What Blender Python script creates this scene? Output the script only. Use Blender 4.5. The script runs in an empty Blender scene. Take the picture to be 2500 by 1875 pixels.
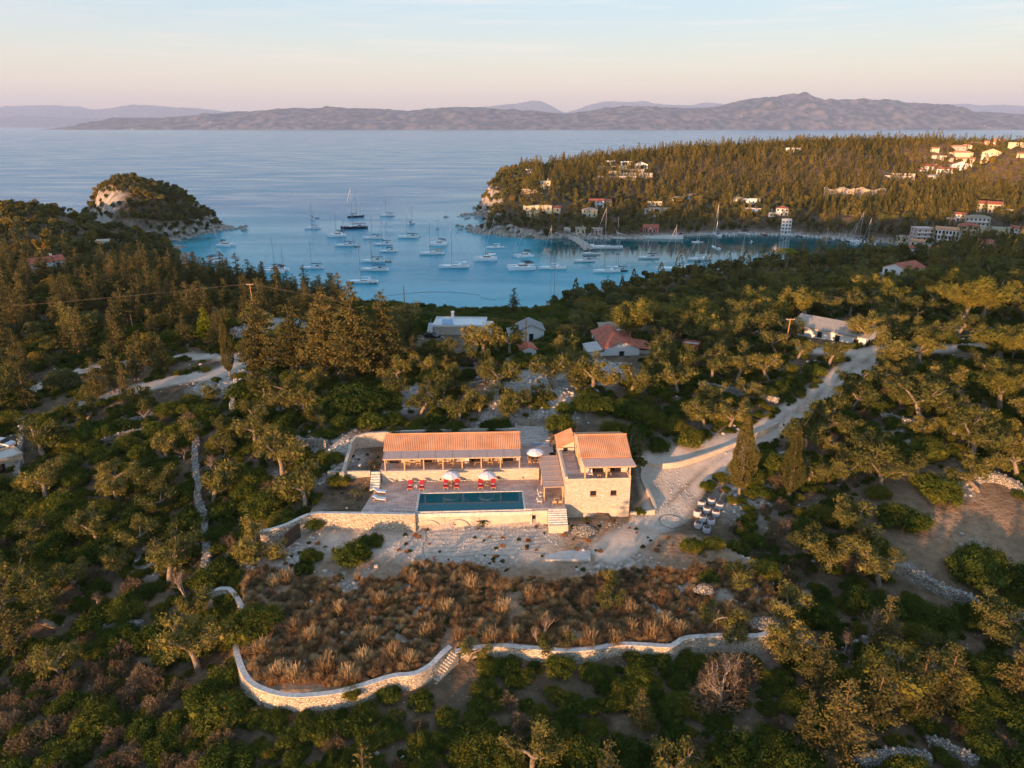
import bpy, bmesh, math, random
import numpy as np
from mathutils import Vector, Matrix
random.seed(7)
rng = np.random.default_rng(11)
sc = bpy.context.scene
R = math.radians

# ------------------------------------------------------------------ camera
F_PX, CX, CY, PITCH, CAM_Z = 1735.0, 1250.0, 937.5, R(19.97), 75.0
cam_d = bpy.data.cameras.new("camera")
cam = bpy.data.objects.new("camera", cam_d)
sc.collection.objects.link(cam)
cam.location = (0, 0, CAM_Z)
cam.rotation_euler = (R(90) - PITCH, 0, 0)
cam_d.sensor_fit = 'HORIZONTAL'
cam_d.sensor_width = 36
cam_d.lens = 36 * F_PX / 2500
cam_d.clip_start = 1.0
cam_d.clip_end = 120000
sc.camera = cam

# ------------------------------------------------------------------ sky and sun
SUN_EL, SUN_AZ = 2.7, 32.5        # light travels to the back right, 32.5 degrees right of the view
w = bpy.data.worlds.new("World")
sc.world = w
w.use_nodes = True
nt = w.node_tree
nt.nodes.clear()
N = nt.nodes.new
out = N('ShaderNodeOutputWorld')
bg = N('ShaderNodeBackground')
sky = N('ShaderNodeTexSky')
sky.sky_type = 'NISHITA'
sky.sun_disc = False
sky.sun_elevation = R(SUN_EL)
sky.sun_rotation = R(180 + SUN_AZ)
sky.altitude = 80
sky.air_density = 1.0
sky.dust_density = 1.0
sky.ozone_density = 2.0
tc = N('ShaderNodeTexCoord')
sep = N('ShaderNodeSeparateXYZ')
nt.links.new(tc.outputs['Generated'], sep.inputs[0])
ramp = N('ShaderNodeValToRGB')
cr = ramp.color_ramp
cr.interpolation = 'B_SPLINE'
stops = [(0.0, (.90, .63, .45)), (0.022, (.88, .65, .46)), (0.05, (.80, .68, .50)), (0.08, (.66, .67, .57)),
         (0.115, (.50, .62, .66)), (0.17, (.38, .56, .72)), (0.35, (.30, .47, .66)), (1.0, (.25, .37, .56))]
cr.elements[0].position = stops[0][0]; cr.elements[0].color = (*stops[0][1], 1)
cr.elements[1].position = 1.0; cr.elements[1].color = (*stops[-1][1], 1)
for p_, c_ in stops[1:-1]:
    e = cr.elements.new(p_); e.color = (*c_, 1)
nt.links.new(sep.outputs['Z'], ramp.inputs[0])
# thin high cloud streaks and small pink cumulus low over the mountains, as a noise on the sky direction
mp = N('ShaderNodeMapping'); mp.inputs['Scale'].default_value = (3.0, 3.0, 60.0)
nt.links.new(tc.outputs['Generated'], mp.inputs[0])
ns = N('ShaderNodeTexNoise'); ns.inputs['Scale'].default_value = 2.2; ns.inputs['Detail'].default_value = 8
nt.links.new(mp.outputs[0], ns.inputs['Vector'])
cr2 = N('ShaderNodeValToRGB')
cr2.color_ramp.elements[0].position = .50; cr2.color_ramp.elements[0].color = (0, 0, 0, 1)
cr2.color_ramp.elements[1].position = .80; cr2.color_ramp.elements[1].color = (1, 1, 1, 1)
nt.links.new(ns.outputs[0], cr2.inputs[0])
band = N('ShaderNodeMapRange'); band.inputs['From Min'].default_value = .03; band.inputs['From Max'].default_value = .08
nt.links.new(sep.outputs['Z'], band.inputs['Value'])
band2 = N('ShaderNodeMapRange'); band2.inputs['From Min'].default_value = .3; band2.inputs['From Max'].default_value = .1
nt.links.new(sep.outputs['Z'], band2.inputs['Value'])
m1 = N('ShaderNodeMath'); m1.operation = 'MULTIPLY'
nt.links.new(band.outputs[0], m1.inputs[0]); nt.links.new(band2.outputs[0], m1.inputs[1])
m2 = N('ShaderNodeMath'); m2.operation = 'MULTIPLY'
nt.links.new(m1.outputs[0], m2.inputs[0]); nt.links.new(cr2.outputs[0], m2.inputs[1])
m3 = N('ShaderNodeMath'); m3.operation = 'MULTIPLY'; m3.inputs[1].default_value = .55
nt.links.new(m2.outputs[0], m3.inputs[0])
mixc = N('ShaderNodeMix'); mixc.data_type = 'RGBA'
nt.links.new(m3.outputs[0], mixc.inputs[0])
nt.links.new(ramp.outputs[0], mixc.inputs[6])
mixc.inputs[7].default_value = (.90, .74, .68, 1)
# physical sky at strength 0.1 added under the graded dusk colours
sk = N('ShaderNodeVectorMath'); sk.operation = 'SCALE'; sk.inputs['Scale'].default_value = .07
nt.links.new(sky.outputs[0], sk.inputs[0])
gr = N('ShaderNodeVectorMath'); gr.operation = 'SCALE'; gr.inputs['Scale'].default_value = .62
nt.links.new(mixc.outputs[2], gr.inputs[0])
ad = N('ShaderNodeVectorMath'); ad.operation = 'ADD'
nt.links.new(sk.outputs[0], ad.inputs[0]); nt.links.new(gr.outputs[0], ad.inputs[1])
nt.links.new(ad.outputs[0], bg.inputs[0])
bg.inputs[1].default_value = 1.0
nt.links.new(bg.outputs[0], out.inputs[0])

sun_d = bpy.data.lights.new("sun", 'SUN')
sun_d.energy = 5.0
sun_d.angle = R(0.6)
sun_d.color = (1.0, 0.54, 0.26)
sun = bpy.data.objects.new("sun", sun_d)
sc.collection.objects.link(sun)
sdir = Vector((math.sin(R(SUN_AZ)) * math.cos(R(SUN_EL)), math.cos(R(SUN_AZ)) * math.cos(R(SUN_EL)), -math.sin(R(SUN_EL))))
sun.rotation_euler = sdir.to_track_quat('-Z', 'Y').to_euler()
sun.location = (0, 0, 200)

sc.view_settings.view_transform = 'Standard'
sc.view_settings.look = 'None'
sc.view_settings.exposure = 0.85
sc.view_settings.gamma = 1.0
sc.render.engine = 'CYCLES'
cy = sc.cycles
cy.use_denoising = True
cy.use_adaptive_sampling = True
cy.adaptive_threshold = 0.02
cy.max_bounces = 4
cy.diffuse_bounces = 3
cy.glossy_bounces = 2
cy.transmission_bounces = 2
cy.volume_bounces = 1
cy.transparent_max_bounces = 4
cy.caustics_reflective = False
cy.caustics_refractive = False
cy.sample_clamp_indirect = 4

# ------------------------------------------------------------------ photo -> ground helpers (where each thing stands)
cp_, sp_ = math.cos(PITCH), math.sin(PITCH)
def ray(px, py):
    X = (px - CX) / F_PX; Y = -(py - CY) / F_PX
    return np.array([X, cp_ + Y * sp_, -sp_ + Y * cp_])
def P(px, py, z):
    d = ray(px, py); t = (z - CAM_Z) / d[2]
    return (d[0] * t, d[1] * t, z)
def proj(x, y, z):
    dep = y * cp_ - (z - CAM_Z) * sp_
    up = y * sp_ + (z - CAM_Z) * cp_
    return CX + F_PX * x / dep, CY - F_PX * up / dep

# ------------------------------------------------------------------ object helpers
COL = sc.collection
def tag(o, label=None, cat=None, group=None, kind=None):
    if label: o['label'] = label
    if cat: o['category'] = cat
    if group: o['group'] = group
    if kind: o['kind'] = kind
    return o
def empty(name, loc=(0, 0, 0), rz=0, label=None, cat=None, group=None):
    o = bpy.data.objects.new(name, None)
    COL.objects.link(o)
    o.empty_display_size = .3
    o.location = loc
    o.rotation_euler = (0, 0, rz)
    return tag(o, label, cat, group)
def link(name, me, parent=None, loc=None, rz=None, scale=None):
    o = bpy.data.objects.new(name, me)
    COL.objects.link(o)
    if parent is not None: o.parent = parent
    if loc is not None: o.location = loc
    if rz is not None: o.rotation_euler = (0, 0, rz)
    if scale is not None: o.scale = scale if hasattr(scale, '__len__') else (scale,) * 3
    return o
def np_mesh(name, V, Q, mats, mi=None, smooth=False, k=4):
    """fast mesh from numpy arrays of verts and k-gons"""
    V = np.asarray(V, np.float32); Q = np.asarray(Q, np.int32)
    me = bpy.data.meshes.new(name)
    me.vertices.add(len(V)); me.vertices.foreach_set('co', V.ravel())
    me.loops.add(Q.size); me.loops.foreach_set('vertex_index', Q.ravel())
    me.polygons.add(len(Q))
    me.polygons.foreach_set('loop_start', np.arange(0, Q.size, k, dtype=np.int32))
    me.polygons.foreach_set('loop_total', np.full(len(Q), k, np.int32))
    for m in (mats if isinstance(mats, (list, tuple)) else [mats]): me.materials.append(m)
    if mi is not None: me.polygons.foreach_set('material_index', np.asarray(mi, np.int32))
    if smooth: me.polygons.foreach_set('use_smooth', np.ones(len(Q), bool))
    me.update(calc_edges=True)
    return me

class MB:
    """collects boxes, prisms, tubes, lofts; build() links ONE mesh object"""
    def __init__(s): s.v = []; s.f = []; s.m = []; s.cm = 0
    def add(s, vs, fs):
        o = len(s.v); s.v += [tuple(v) for v in vs]
        for f in fs: s.f.append(tuple(i + o for i in f)); s.m.append(s.cm)
        return s
    def mat(s, i): s.cm = i; return s
    def box(s, x0, x1, y0, y1, z0, z1):
        return s.add([(x0, y0, z0), (x1, y0, z0), (x1, y1, z0), (x0, y1, z0), (x0, y0, z1), (x1, y0, z1), (x1, y1, z1), (x0, y1, z1)],
                     [(3, 2, 1, 0), (4, 5, 6, 7), (0, 1, 5, 4), (1, 2, 6, 5), (2, 3, 7, 6), (3, 0, 4, 7)])
    def prism(s, poly, z0, z1, ztop=None):
        n = len(poly)
        a = [(p[0], p[1], z0) for p in poly]
        b = [(p[0], p[1], (ztop(p[0], p[1]) if ztop else z1)) for p in poly]
        area = sum(poly[i][0] * poly[(i + 1) % n][1] - poly[(i + 1) % n][0] * poly[i][1] for i in range(n))
        idx = list(range(n))
        if area < 0: a.reverse(); b.reverse()
        return s.add(a + b, [tuple(reversed(idx)), tuple(i + n for i in idx)] + [(i, (i + 1) % n, (i + 1) % n + n, i + n) for i in range(n)])
    def hexa(s, lo, hi):
        """slab from 4 lower and 4 upper corners"""
        return s.add(list(lo) + list(hi), [(3, 2, 1, 0), (4, 5, 6, 7), (0, 1, 5, 4), (1, 2, 6, 5), (2, 3, 7, 6), (3, 0, 4, 7)])
    def tube(s, pts, rad, n=6, caps=True):
        pts = [Vector(p) for p in pts]
        if not hasattr(rad, '__len__'): rad = [rad] * len(pts)
        vs = []; prev = None
        for i, p in enumerate(pts):
            d = (pts[min(i + 1, len(pts) - 1)] - pts[max(i - 1, 0)])
            if d.length < 1e-9: d = Vector((0, 0, 1))
            d.normalize()
            a = Vector((0, 0, 1)) if abs(d.z) < .9 else Vector((1, 0, 0))
            if prev is not None: a = prev
            u = (a - d * a.dot(d))
            if u.length < 1e-6: u = d.orthogonal()
            u.normalize(); v = d.cross(u); prev = u
            for k in range(n):
                t = 2 * math.pi * k / n
                vs.append(p + (u * math.cos(t) + v * math.sin(t)) * rad[i])
        fs = []
        for i in range(len(pts) - 1):
            for k in range(n):
                fs.append((i * n + k, i * n + (k + 1) % n, (i + 1) * n + (k + 1) % n, (i + 1) * n + k))
        if caps:
            fs.append(tuple(reversed(range(n)))); fs.append(tuple((len(pts) - 1) * n + k for k in range(n)))
        return s.add(vs, fs)
    def cone(s, c, r0, r1, z0, z1, n=10):
        vs = [(c[0] + r0 * math.cos(2 * math.pi * k / n), c[1] + r0 * math.sin(2 * math.pi * k / n), z0) for k in range(n)]
        vs += [(c[0] + r1 * math.cos(2 * math.pi * k / n), c[1] + r1 * math.sin(2 * math.pi * k / n), z1) for k in range(n)]
        return s.add(vs, [tuple(reversed(range(n))), tuple(range(n, 2 * n))] + [(k, (k + 1) % n, (k + 1) % n + n, k + n) for k in range(n)])
    def loft(s, rings, closed=True, caps=True):
        n = len(rings[0]); vs = [p for r in rings for p in r]; fs = []
        for i in range(len(rings) - 1):
            for k in range(n if closed else n - 1):
                fs.append((i * n + k, i * n + (k + 1) % n, (i + 1) * n + (k + 1) % n, (i + 1) * n + k))
        if caps:
            fs.append(tuple(reversed(range(n)))); fs.append(tuple((len(rings) - 1) * n + k for k in range(n)))
        return s.add(vs, fs)
    def build(s, name, mats, parent=None, loc=None, rz=None, smooth=False, bevel=0, label=None, cat=None, group=None, kind=None):
        me = bpy.data.meshes.new(name)
        me.from_pydata(s.v, [], s.f)
        for m in (mats if isinstance(mats, (list, tuple)) else [mats]): me.materials.append(m)
        me.polygons.foreach_set('material_index', np.array(s.m, np.int32))
        if smooth: me.polygons.foreach_set('use_smooth', np.ones(len(s.f), bool))
        me.update()
        o = link(name, me, parent, loc, rz)
        if bevel:
            b = o.modifiers.new('bevel', 'BEVEL'); b.width = bevel; b.segments = 1; b.limit_method = 'ANGLE'
        return tag(o, label, cat, group, kind)

def copy_tree(o, parent=None, label=None):
    c = o.copy(); COL.objects.link(c); c.parent = parent
    if label: c['label'] = label
    for ch in list(o.children): copy_tree(ch, c)
    return c

# ------------------------------------------------------------------ materials
def mat(name, col, rough=.8, var=.15, scale=4.0, col2=None, bump=0.0, bscale=None, metal=0, spec=.3, coord='pos', detail=4):
    m = bpy.data.materials.new(name); m.use_nodes = True
    nt = m.node_tree; b = nt.nodes['Principled BSDF']
    b.inputs['Roughness'].default_value = rough
    b.inputs['Metallic'].default_value = metal
    b.inputs['Specular IOR Level'].default_value = spec
    if var <= 0 and not col2 and not bump:
        b.inputs['Base Color'].default_value = (*col, 1); return m
    if coord == 'pos':
        g = nt.nodes.new('ShaderNodeNewGeometry').outputs['Position']
    else:
        g = nt.nodes.new('ShaderNodeTexCoord').outputs['Object']
    n = nt.nodes.new('ShaderNodeTexNoise'); n.inputs['Scale'].default_value = scale; n.inputs['Detail'].default_value = detail
    nt.links.new(g, n.inputs['Vector'])
    r = nt.nodes.new('ShaderNodeValToRGB')
    a = tuple(c * (1 - var) for c in col); d = col2 if col2 else tuple(min(1, c * (1 + var)) for c in col)
    r.color_ramp.elements[0].position = .34; r.color_ramp.elements[0].color = (*a, 1)
    r.color_ramp.elements[1].position = .66; r.color_ramp.elements[1].color = (*d, 1)
    nt.links.new(n.outputs[0], r.inputs[0]); nt.links.new(r.outputs[0], b.inputs['Base Color'])
    if bump:
        n2 = nt.nodes.new('ShaderNodeTexNoise'); n2.inputs['Scale'].default_value = bscale or scale * 2; n2.inputs['Detail'].default_value = 5
        nt.links.new(g, n2.inputs['Vector'])
        bm = nt.nodes.new('ShaderNodeBump'); bm.inputs['Strength'].default_value = 1; bm.inputs['Distance'].default_value = bump
        nt.links.new(n2.outputs[0], bm.inputs['Height']); nt.links.new(bm.outputs[0], b.inputs['Normal'])
    return m

def stone_mat(name, cols, mortar, scale=3.0, edge=.06, bump=.05, zs=1.5):
    """irregular masonry: voronoi cells, each its own colour, dark joints"""
    m = bpy.data.materials.new(name); m.use_nodes = True
    nt = m.node_tree; b = nt.nodes['Principled BSDF']; b.inputs['Roughness'].default_value = .9; b.inputs['Specular IOR Level'].default_value = .15
    g = nt.nodes.new('ShaderNodeNewGeometry').outputs['Position']
    mpn = nt.nodes.new('ShaderNodeMapping'); mpn.inputs['Scale'].default_value = (1, 1, zs)
    nt.links.new(g, mpn.inputs[0])
    v = nt.nodes.new('ShaderNodeTexVoronoi'); v.inputs['Scale'].default_value = scale
    v2 = nt.nodes.new('ShaderNodeTexVoronoi'); v2.inputs['Scale'].default_value = scale; v2.feature = 'DISTANCE_TO_EDGE'
    for q in (v, v2): nt.links.new(mpn.outputs[0], q.inputs['Vector'])
    sepc = nt.nodes.new('ShaderNodeSeparateColor'); nt.links.new(v.outputs['Color'], sepc.inputs[0])
    r = nt.nodes.new('ShaderNodeValToRGB'); r.color_ramp.interpolation = 'LINEAR'
    r.color_ramp.elements[0].color = (*cols[0], 1); r.color_ramp.elements[1].color = (*cols[-1], 1)
    for i, c in enumerate(cols[1:-1]):
        e = r.color_ramp.elements.new((i + 1) / (len(cols) - 1)); e.color = (*c, 1)
    nt.links.new(sepc.outputs[0], r.inputs[0])
    st = nt.nodes.new('ShaderNodeMapRange'); st.inputs['From Min'].default_value = 0; st.inputs['From Max'].default_value = edge
    nt.links.new(v2.outputs['Distance'], st.inputs['Value'])
    mx = nt.nodes.new('ShaderNodeMix'); mx.data_type = 'RGBA'
    nt.links.new(st.outputs[0], mx.inputs[0]); mx.inputs[6].default_value = (*mortar, 1); nt.links.new(r.outputs[0], mx.inputs[7])
    nt.links.new(mx.outputs[2], b.inputs['Base Color'])
    bm = nt.nodes.new('ShaderNodeBump'); bm.inputs['Strength'].default_value = 1; bm.inputs['Distance'].default_value = bump
    nt.links.new(st.outputs[0], bm.inputs['Height']); nt.links.new(bm.outputs[0], b.inputs['Normal'])
    return m

def leaf_mat(name, dark, mid, light, nscale=.55):
    m = bpy.data.materials.new(name); m.use_nodes = True
    nt = m.node_tree; nt.nodes.clear(); N = nt.nodes.new; L = nt.links.new
    o = N('ShaderNodeOutputMaterial'); d = N('ShaderNodeBsdfDiffuse'); t = N('ShaderNodeBsdfTranslucent'); mx = N('ShaderNodeMixShader')
    mx.inputs[0].default_value = .28
    oi = N('ShaderNodeObjectInfo'); g = N('ShaderNodeNewGeometry'); tcn = N('ShaderNodeTexCoord')
    n = N('ShaderNodeTexNoise'); n.inputs['Scale'].default_value = nscale; n.inputs['Detail'].default_value = 2
    L(tcn.outputs['Object'], n.inputs['Vector'])
    a1 = N('ShaderNodeMath'); a1.operation = 'MULTIPLY_ADD'; a1.inputs[1].default_value = .30
    L(g.outputs['Random Per Island'], a1.inputs[0])
    s1 = N('ShaderNodeMath'); s1.operation = 'MULTIPLY_ADD'; s1.inputs[1].default_value = .55
    L(oi.outputs['Random'], s1.inputs[0]); 
    s2 = N('ShaderNodeMath'); s2.operation = 'MULTIPLY_ADD'; s2.inputs[1].default_value = 1.0; s2.inputs[2].default_value = -.42
    L(n.outputs[0], s2.inputs[0]); L(s2.outputs[0], s1.inputs[2]); L(s1.outputs[0], a1.inputs[2])
    r = N('ShaderNodeValToRGB')
    r.color_ramp.elements[0].position = 0; r.color_ramp.elements[0].color = (*dark, 1)
    r.color_ramp.elements[1].position = 1; r.color_ramp.elements[1].color = (*light, 1)
    e = r.color_ramp.elements.new(.5); e.color = (*mid, 1)
    L(a1.outputs[0], r.inputs[0])
    L(r.outputs[0], d.inputs[0]); L(r.outputs[0], t.inputs[0])
    L(d.outputs[0], mx.inputs[1]); L(t.outputs[0], mx.inputs[2]); L(mx.outputs[0], o.inputs[0])
    return m
# ================================================================== TERRAIN
def seg_dist(X, Y, poly, closed=True):
    """distance of grid points to a polyline"""
    d = np.full(X.shape, 1e9); n = len(poly)
    for i in range(n if closed else n - 1):
        ax, ay = poly[i][:2]; bx, by = poly[(i + 1) % n][:2]
        vx, vy = bx - ax, by - ay; L2 = vx * vx + vy * vy + 1e-9
        t = np.clip(((X - ax) * vx + (Y - ay) * vy) / L2, 0, 1)
        d = np.minimum(d, np.hypot(X - ax - t * vx, Y - ay - t * vy))
    return d
def inside(X, Y, poly):
    r = np.zeros(np.shape(X), bool); n = len(poly)
    for i in range(n):
        ax, ay = poly[i][:2]; bx, by = poly[(i + 1) % n][:2]
        if ay == by: continue
        c = ((ay > Y) != (by > Y)) & (X < (bx - ax) * (Y - ay) / (by - ay) + ax)
        r ^= c
    return r
def vnoise(X, Y, s, seed=0):
    x = np.asarray(X, float) / s + 1000; y = np.asarray(Y, float) / s + 1000
    xi = np.floor(x).astype(np.int64); yi = np.floor(y).astype(np.int64); fx = x - xi; fy = y - yi
    fx = fx * fx * (3 - 2 * fx); fy = fy * fy * (3 - 2 * fy)
    def h(a, b):
        n = (a * 374761393 + b * 668265263 + seed * 974634777) & 0x7fffffff
        n = ((n ^ (n >> 13)) * 1274126177) & 0x7fffffff
        return ((n ^ (n >> 16)) & 0xffff) / 65535.0
    return (h(xi, yi) * (1 - fx) + h(xi + 1, yi) * fx) * (1 - fy) + (h(xi, yi + 1) * (1 - fx) + h(xi + 1, yi + 1) * fx) * fy - .5

ctrl_px = [ # photo x, y and height above the sea
 (0,1875,9.8),(600,1875,11.2),(1250,1875,11.3),(1900,1875,11.3),(2500,1875,12),
 (300,1750,10.5),(900,1810,12.0),(1500,1760,12.2),(2200,1740,12),
 (640,1745,13.3),(800,1745,13.3),(1000,1720,12.7),(1300,1662,12.9),(1600,1652,12.9),(1750,1625,13.0),(1900,1590,13.2),
 (0,1500,11),(0,1300,14),(0,1100,17.5),(0,1000,19.5),(0,900,21.5),(0,800,23),(0,700,25),
 (300,1600,11),(300,1400,13.5),(300,1200,16.5),(300,1050,20),(300,950,21.8),(400,900,22),(550,880,22.5),
 (500,1500,12.6),(500,1300,15.5),(600,1150,19.2),(650,1050,22),(700,950,23.8),(760,1180,20.5),(560,1350,15.6),
 (1000,1000,24.8),(1250,980,25.5),(1500,1000,25),(1000,890,26.8),(1250,880,27.5),(1500,895,26.5),(1700,960,25),(1740,1050,22.5),
 (850,1060,24.4),(820,1100,22.6),(1060,1035,24.3),(1440,1035,24),
 (1120,825,24),(1500,870,25),(1300,850,25),(800,820,25),(600,790,24.5),(350,800,24),(200,720,25),
 (2500,1500,13.5),(2500,1300,16.5),(2300,1400,15.2),(2400,1200,19.5),(2200,1200,18.5),(2100,1100,20.5),(2500,1000,25),
 (2300,950,25),(2110,870,26.5),(2500,850,28),(2000,830,27),(2300,780,29),(1900,950,24.5),(1850,1060,22),(1700,1150,19.8),(1800,1250,18.2),(1950,1350,16.2),(2100,1500,14),
 (1640,1200,18.6),(1600,1300,17.2),
 # far shore, village, hills
 (1400,560,3),(1300,555,6),(1500,525,8),(1300,505,15),(1240,540,8),(1600,515,9),(1700,530,7),(1800,525,8),(1900,540,8),(2000,520,13),(1250,470,22),(1300,460,26),(1400,470,20),
 (1500,490,14),(1500,430,30),(1500,390,41),(1400,402,37),(1310,428,31),(1240,445,26),(1700,388,44),(1900,378,47),(2100,365,53),(2300,345,60),(2500,335,65),
 (1700,450,23),(1900,450,23),(2100,470,19),(2250,450,23),(2400,420,32),(2250,420,31),(2400,385,42),(2350,372,48),(2500,450,26),
 (2100,530,12),(2200,530,12),(2300,520,15),(2450,490,20),
 (2260,605,6),(2330,605,7),(2400,600,9),(2490,590,11),(2400,535,14),(2480,525,16),(2200,600,4.5),
 (0,510,31),(100,513,31),(200,540,27),(300,580,15),(380,615,6),(0,600,24),(200,620,20),(350,650,14)]
ctrl_w = [ # plain world points
 (-60,36,6.5),(0,36,6),(60,36,7.5),(-120,20,5),(-250,-40,3),(0,-40,0),(250,-40,6),(-400,100,20),(400,100,30),(-400,250,30),(500,250,36),(500,450,24),(420,380,14),(600,650,32),(800,900,70),(700,400,34),
 (-200,250,24.5),(-120,245,24.5),(-60,232,18.5),(-20,225,15),(20,222,14.5),(60,222,18),(100,228,22),(150,220,27.5),(200,225,27.5),(260,230,28.5),
 (-60,265,9),(-20,262,7),(20,262,7),(60,262,10),(100,275,14),(30,300,4),(45,318,4),(80,338,7),(120,345,9.5),(160,370,8),(200,385,9),(65,292,9),(110,302,12),(240,400,9),(150,285,16),(200,300,17),(260,320,17),(320,360,13),
 (-130,300,13),(-190,330,14),(-280,340,20),(-350,400,22),(-450,480,22),(-360,520,12),
 (330,420,9),(380,520,14),
 (0,1100,2),(200,1150,10),(500,1250,20),(900,1400,30),(60,1000,8),(150,1000,26),(400,1100,40),(700,1150,50)]
pts = [P(*c) for c in ctrl_px] + [tuple(map(float, c)) for c in ctrl_w]
pts = np.array(pts)
cx_, cy_, cz_ = pts.T
D_ = np.hypot(cx_[:, None] - cx_[None], cy_[:, None] - cy_[None])
def phi(r): return -np.sqrt(r * r + 64.0)
A_ = np.zeros((len(pts) + 3, len(pts) + 3))
A_[:len(pts), :len(pts)] = phi(D_) + 3.0 * np.eye(len(pts))
A_[:len(pts), len(pts):] = np.c_[np.ones(len(pts)), cx_, cy_]; A_[len(pts):, :len(pts)] = A_[:len(pts), len(pts):].T
W_ = np.linalg.solve(A_, np.r_[cz_, 0, 0, 0])
def rbf(X, Y):
    Z = W_[-3] + W_[-2] * X + W_[-1] * Y
    for i in range(len(pts)): Z = Z + W_[i] * phi(np.hypot(X - cx_[i], Y - cy_[i]))
    return Z

# coast outlines (land on the inside)
near_coast = [(-900,-300),(-900,700),(-520,620),(-420,600),(-345,572),(-322,545),(-290,505),P(330,592,0)[:2],P(430,598,0)[:2],(-222,470),(-200,425),(-178,385),(-150,350),(-112,322),(-80,304),(-30,290),(8,288),(22,312),(45,333),(80,356),(112,370),(140,394),(180,402),(215,420),(248,444),(260,468),(256,486)]
north_shore = [P(2110,589,0)[:2],P(2060,584,0)[:2],P(2000,579,0)[:2],P(1900,574,0)[:2],P(1800,573,0)[:2],P(1720,574,0)[:2],P(1660,579,0)[:2],
    P(1560,584,0)[:2],P(1500,581,0)[:2],P(1440,584,0)[:2],P(1405,579,0)[:2],P(1330,583,0)[:2],P(1260,579,0)[:2],P(1205,573,0)[:2],P(1172,569,0)[:2],P(1180,558,0)[:2],P(1200,545,0)[:2],
    P(1190,532,0)[:2],P(1166,524,0)[:2],P(1168,517,0)[:2],P(1185,505,0)[:2],P(1195,492,0)[:2],(-26,880),(-18,960),(10,1060),(120,1200),(400,1400),(1500,1900),(1500,-300)]
LAND = near_coast + north_shore
islet = [(-342,545),(-324,512),(-294,498),(-258,492),(-234,500),(-227,530),(-225,560),(-242,590),(-278,604),(-322,594),(-345,572)]
SUB = [P(1180,520,0)[:2]]

def base_height(X, Y):
    Z = rbf(X, Y)
    far = np.clip((np.hypot(X, Y) - 150) / 200, 0, 1)
    Z = Z + vnoise(X, Y, 22, 1) * (1.0 + 2.6 * far) + vnoise(X, Y, 8, 2) * .55 + vnoise(X, Y, 3, 3) * .22
    near = Y < 260
    # islet hill with its cliff towards the sea on the left
    dx = (X + 284) / 54; dy = (Y - 548) / 50
    r2 = dx * dx + dy * dy
    hill = (31 + 7 * np.clip((-284 - X + 22) / 30, -1, 1) * .6) * np.clip(1 - r2, 0, 1) ** .55 + vnoise(X, Y, 20, 5) * 9 + vnoise(X, Y, 8, 15) * 4
    Z = np.where(r2 < 1, np.maximum(Z, hill), Z)
    dd = np.minimum(seg_dist(X, Y, LAND), seg_dist(X, Y, islet))
    ins = inside(X, Y, LAND) | inside(X, Y, islet)
    rock = 1 + .5 * vnoise(X, Y, 6, 9)
    capd = .5 + dd * np.where((X < 30) & (Y > 500), 1.9, .42) * rock
    Zl = np.clip(Z, .4, None)
    Zl = np.minimum(Zl, capd)
    Zs = -.4 - np.minimum(dd * .22, 7)
    return np.where(ins, Zl, Zs)

# --- villa platforms (world polygons, plane heights)
VO = (0.0, 96.0); VR = R(2.6); vc, vs_ = math.cos(VR), math.sin(VR)
def V2(u, v): return (VO[0] + u * vc - v * vs_, VO[1] + u * vs_ + v * vc)
def V3(u, v, z): return (*V2(u, v), z)
low_wall_px = [(505,1448,15.2),(558,1437,15.2),(594,1486,15.2),(592,1500,15.2),(578,1535,15.1),(576,1580,15.0),(590,1630,14.9),(612,1665,14.8),(650,1685,14.7),(700,1697,14.7),(760,1697,14.7),(830,1688,14.8),(900,1668,14.9),(960,1650,15.0),(1010,1645,15.0),(1050,1625,15.0),(1080,1595,15.1),(1100,1578,15.1)]
low_wall_px2 = [(1112,1590,15.1),(1150,1583,15.1),(1220,1576,15.1),(1300,1582,15.1),(1380,1588,15.1),(1450,1583,15.1),(1510,1573,15.1),(1570,1574,15.2),(1640,1577,15.2),(1665,1560,15.3),(1720,1553,15.4),(1800,1550,15.6),(1850,1552,15.7),(1880,1543,15.8)]
lwA = [P(*c) for c in low_wall_px]; lwB = [P(*c) for c in low_wall_px2]
field = [c[:2] for c in lwA[3:]] + [c[:2] for c in lwB] + [P(1900,1500,16.2)[:2], P(1880,1380,17)[:2], P(1700,1300,17.6)[:2], P(1560,1290,17.4)[:2], V2(18.4,.5), V2(8.4,.5), V2(8.2,-.8), V2(-15,-.8), V2(-23,-.8), V2(-29.5,-1.2), P(735,1266,18)[:2], P(700,1283,18)[:2], P(640,1310,17.2)[:2], P(590,1420,16)[:2]]
deck_poly = [V2(-23.2,.1), V2(7.6,.1), V2(7.6,9.6), V2(-21.5,9.6)]
terr_poly = [V2(-21.3,9.9), V2(8,9.9), V2(8,19.2), V2(-21.3,19.2)]
lgard_poly = [V2(-31,.1), V2(-23,.1), V2(-21,8.6), V2(-29.5,8.6)]
ugard_poly = [V2(-29.4,9.9), V2(-21,9.9), V2(-21,19.4), V2(-25.6,19.2), V2(-27.5,16)]
garden_poly = [V2(-30,-1.2), V2(8,-1.2), V2(9,-6), V2(-6,-11), V2(-24,-9)]
court_poly = [V2(1.6,15.4), V2(8,15.4), V2(8,24), V2(1.6,24)]
house_poly = [V2(8,.6), V2(18.6,.6), V2(18.6,16), V2(8,16)]
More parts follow.
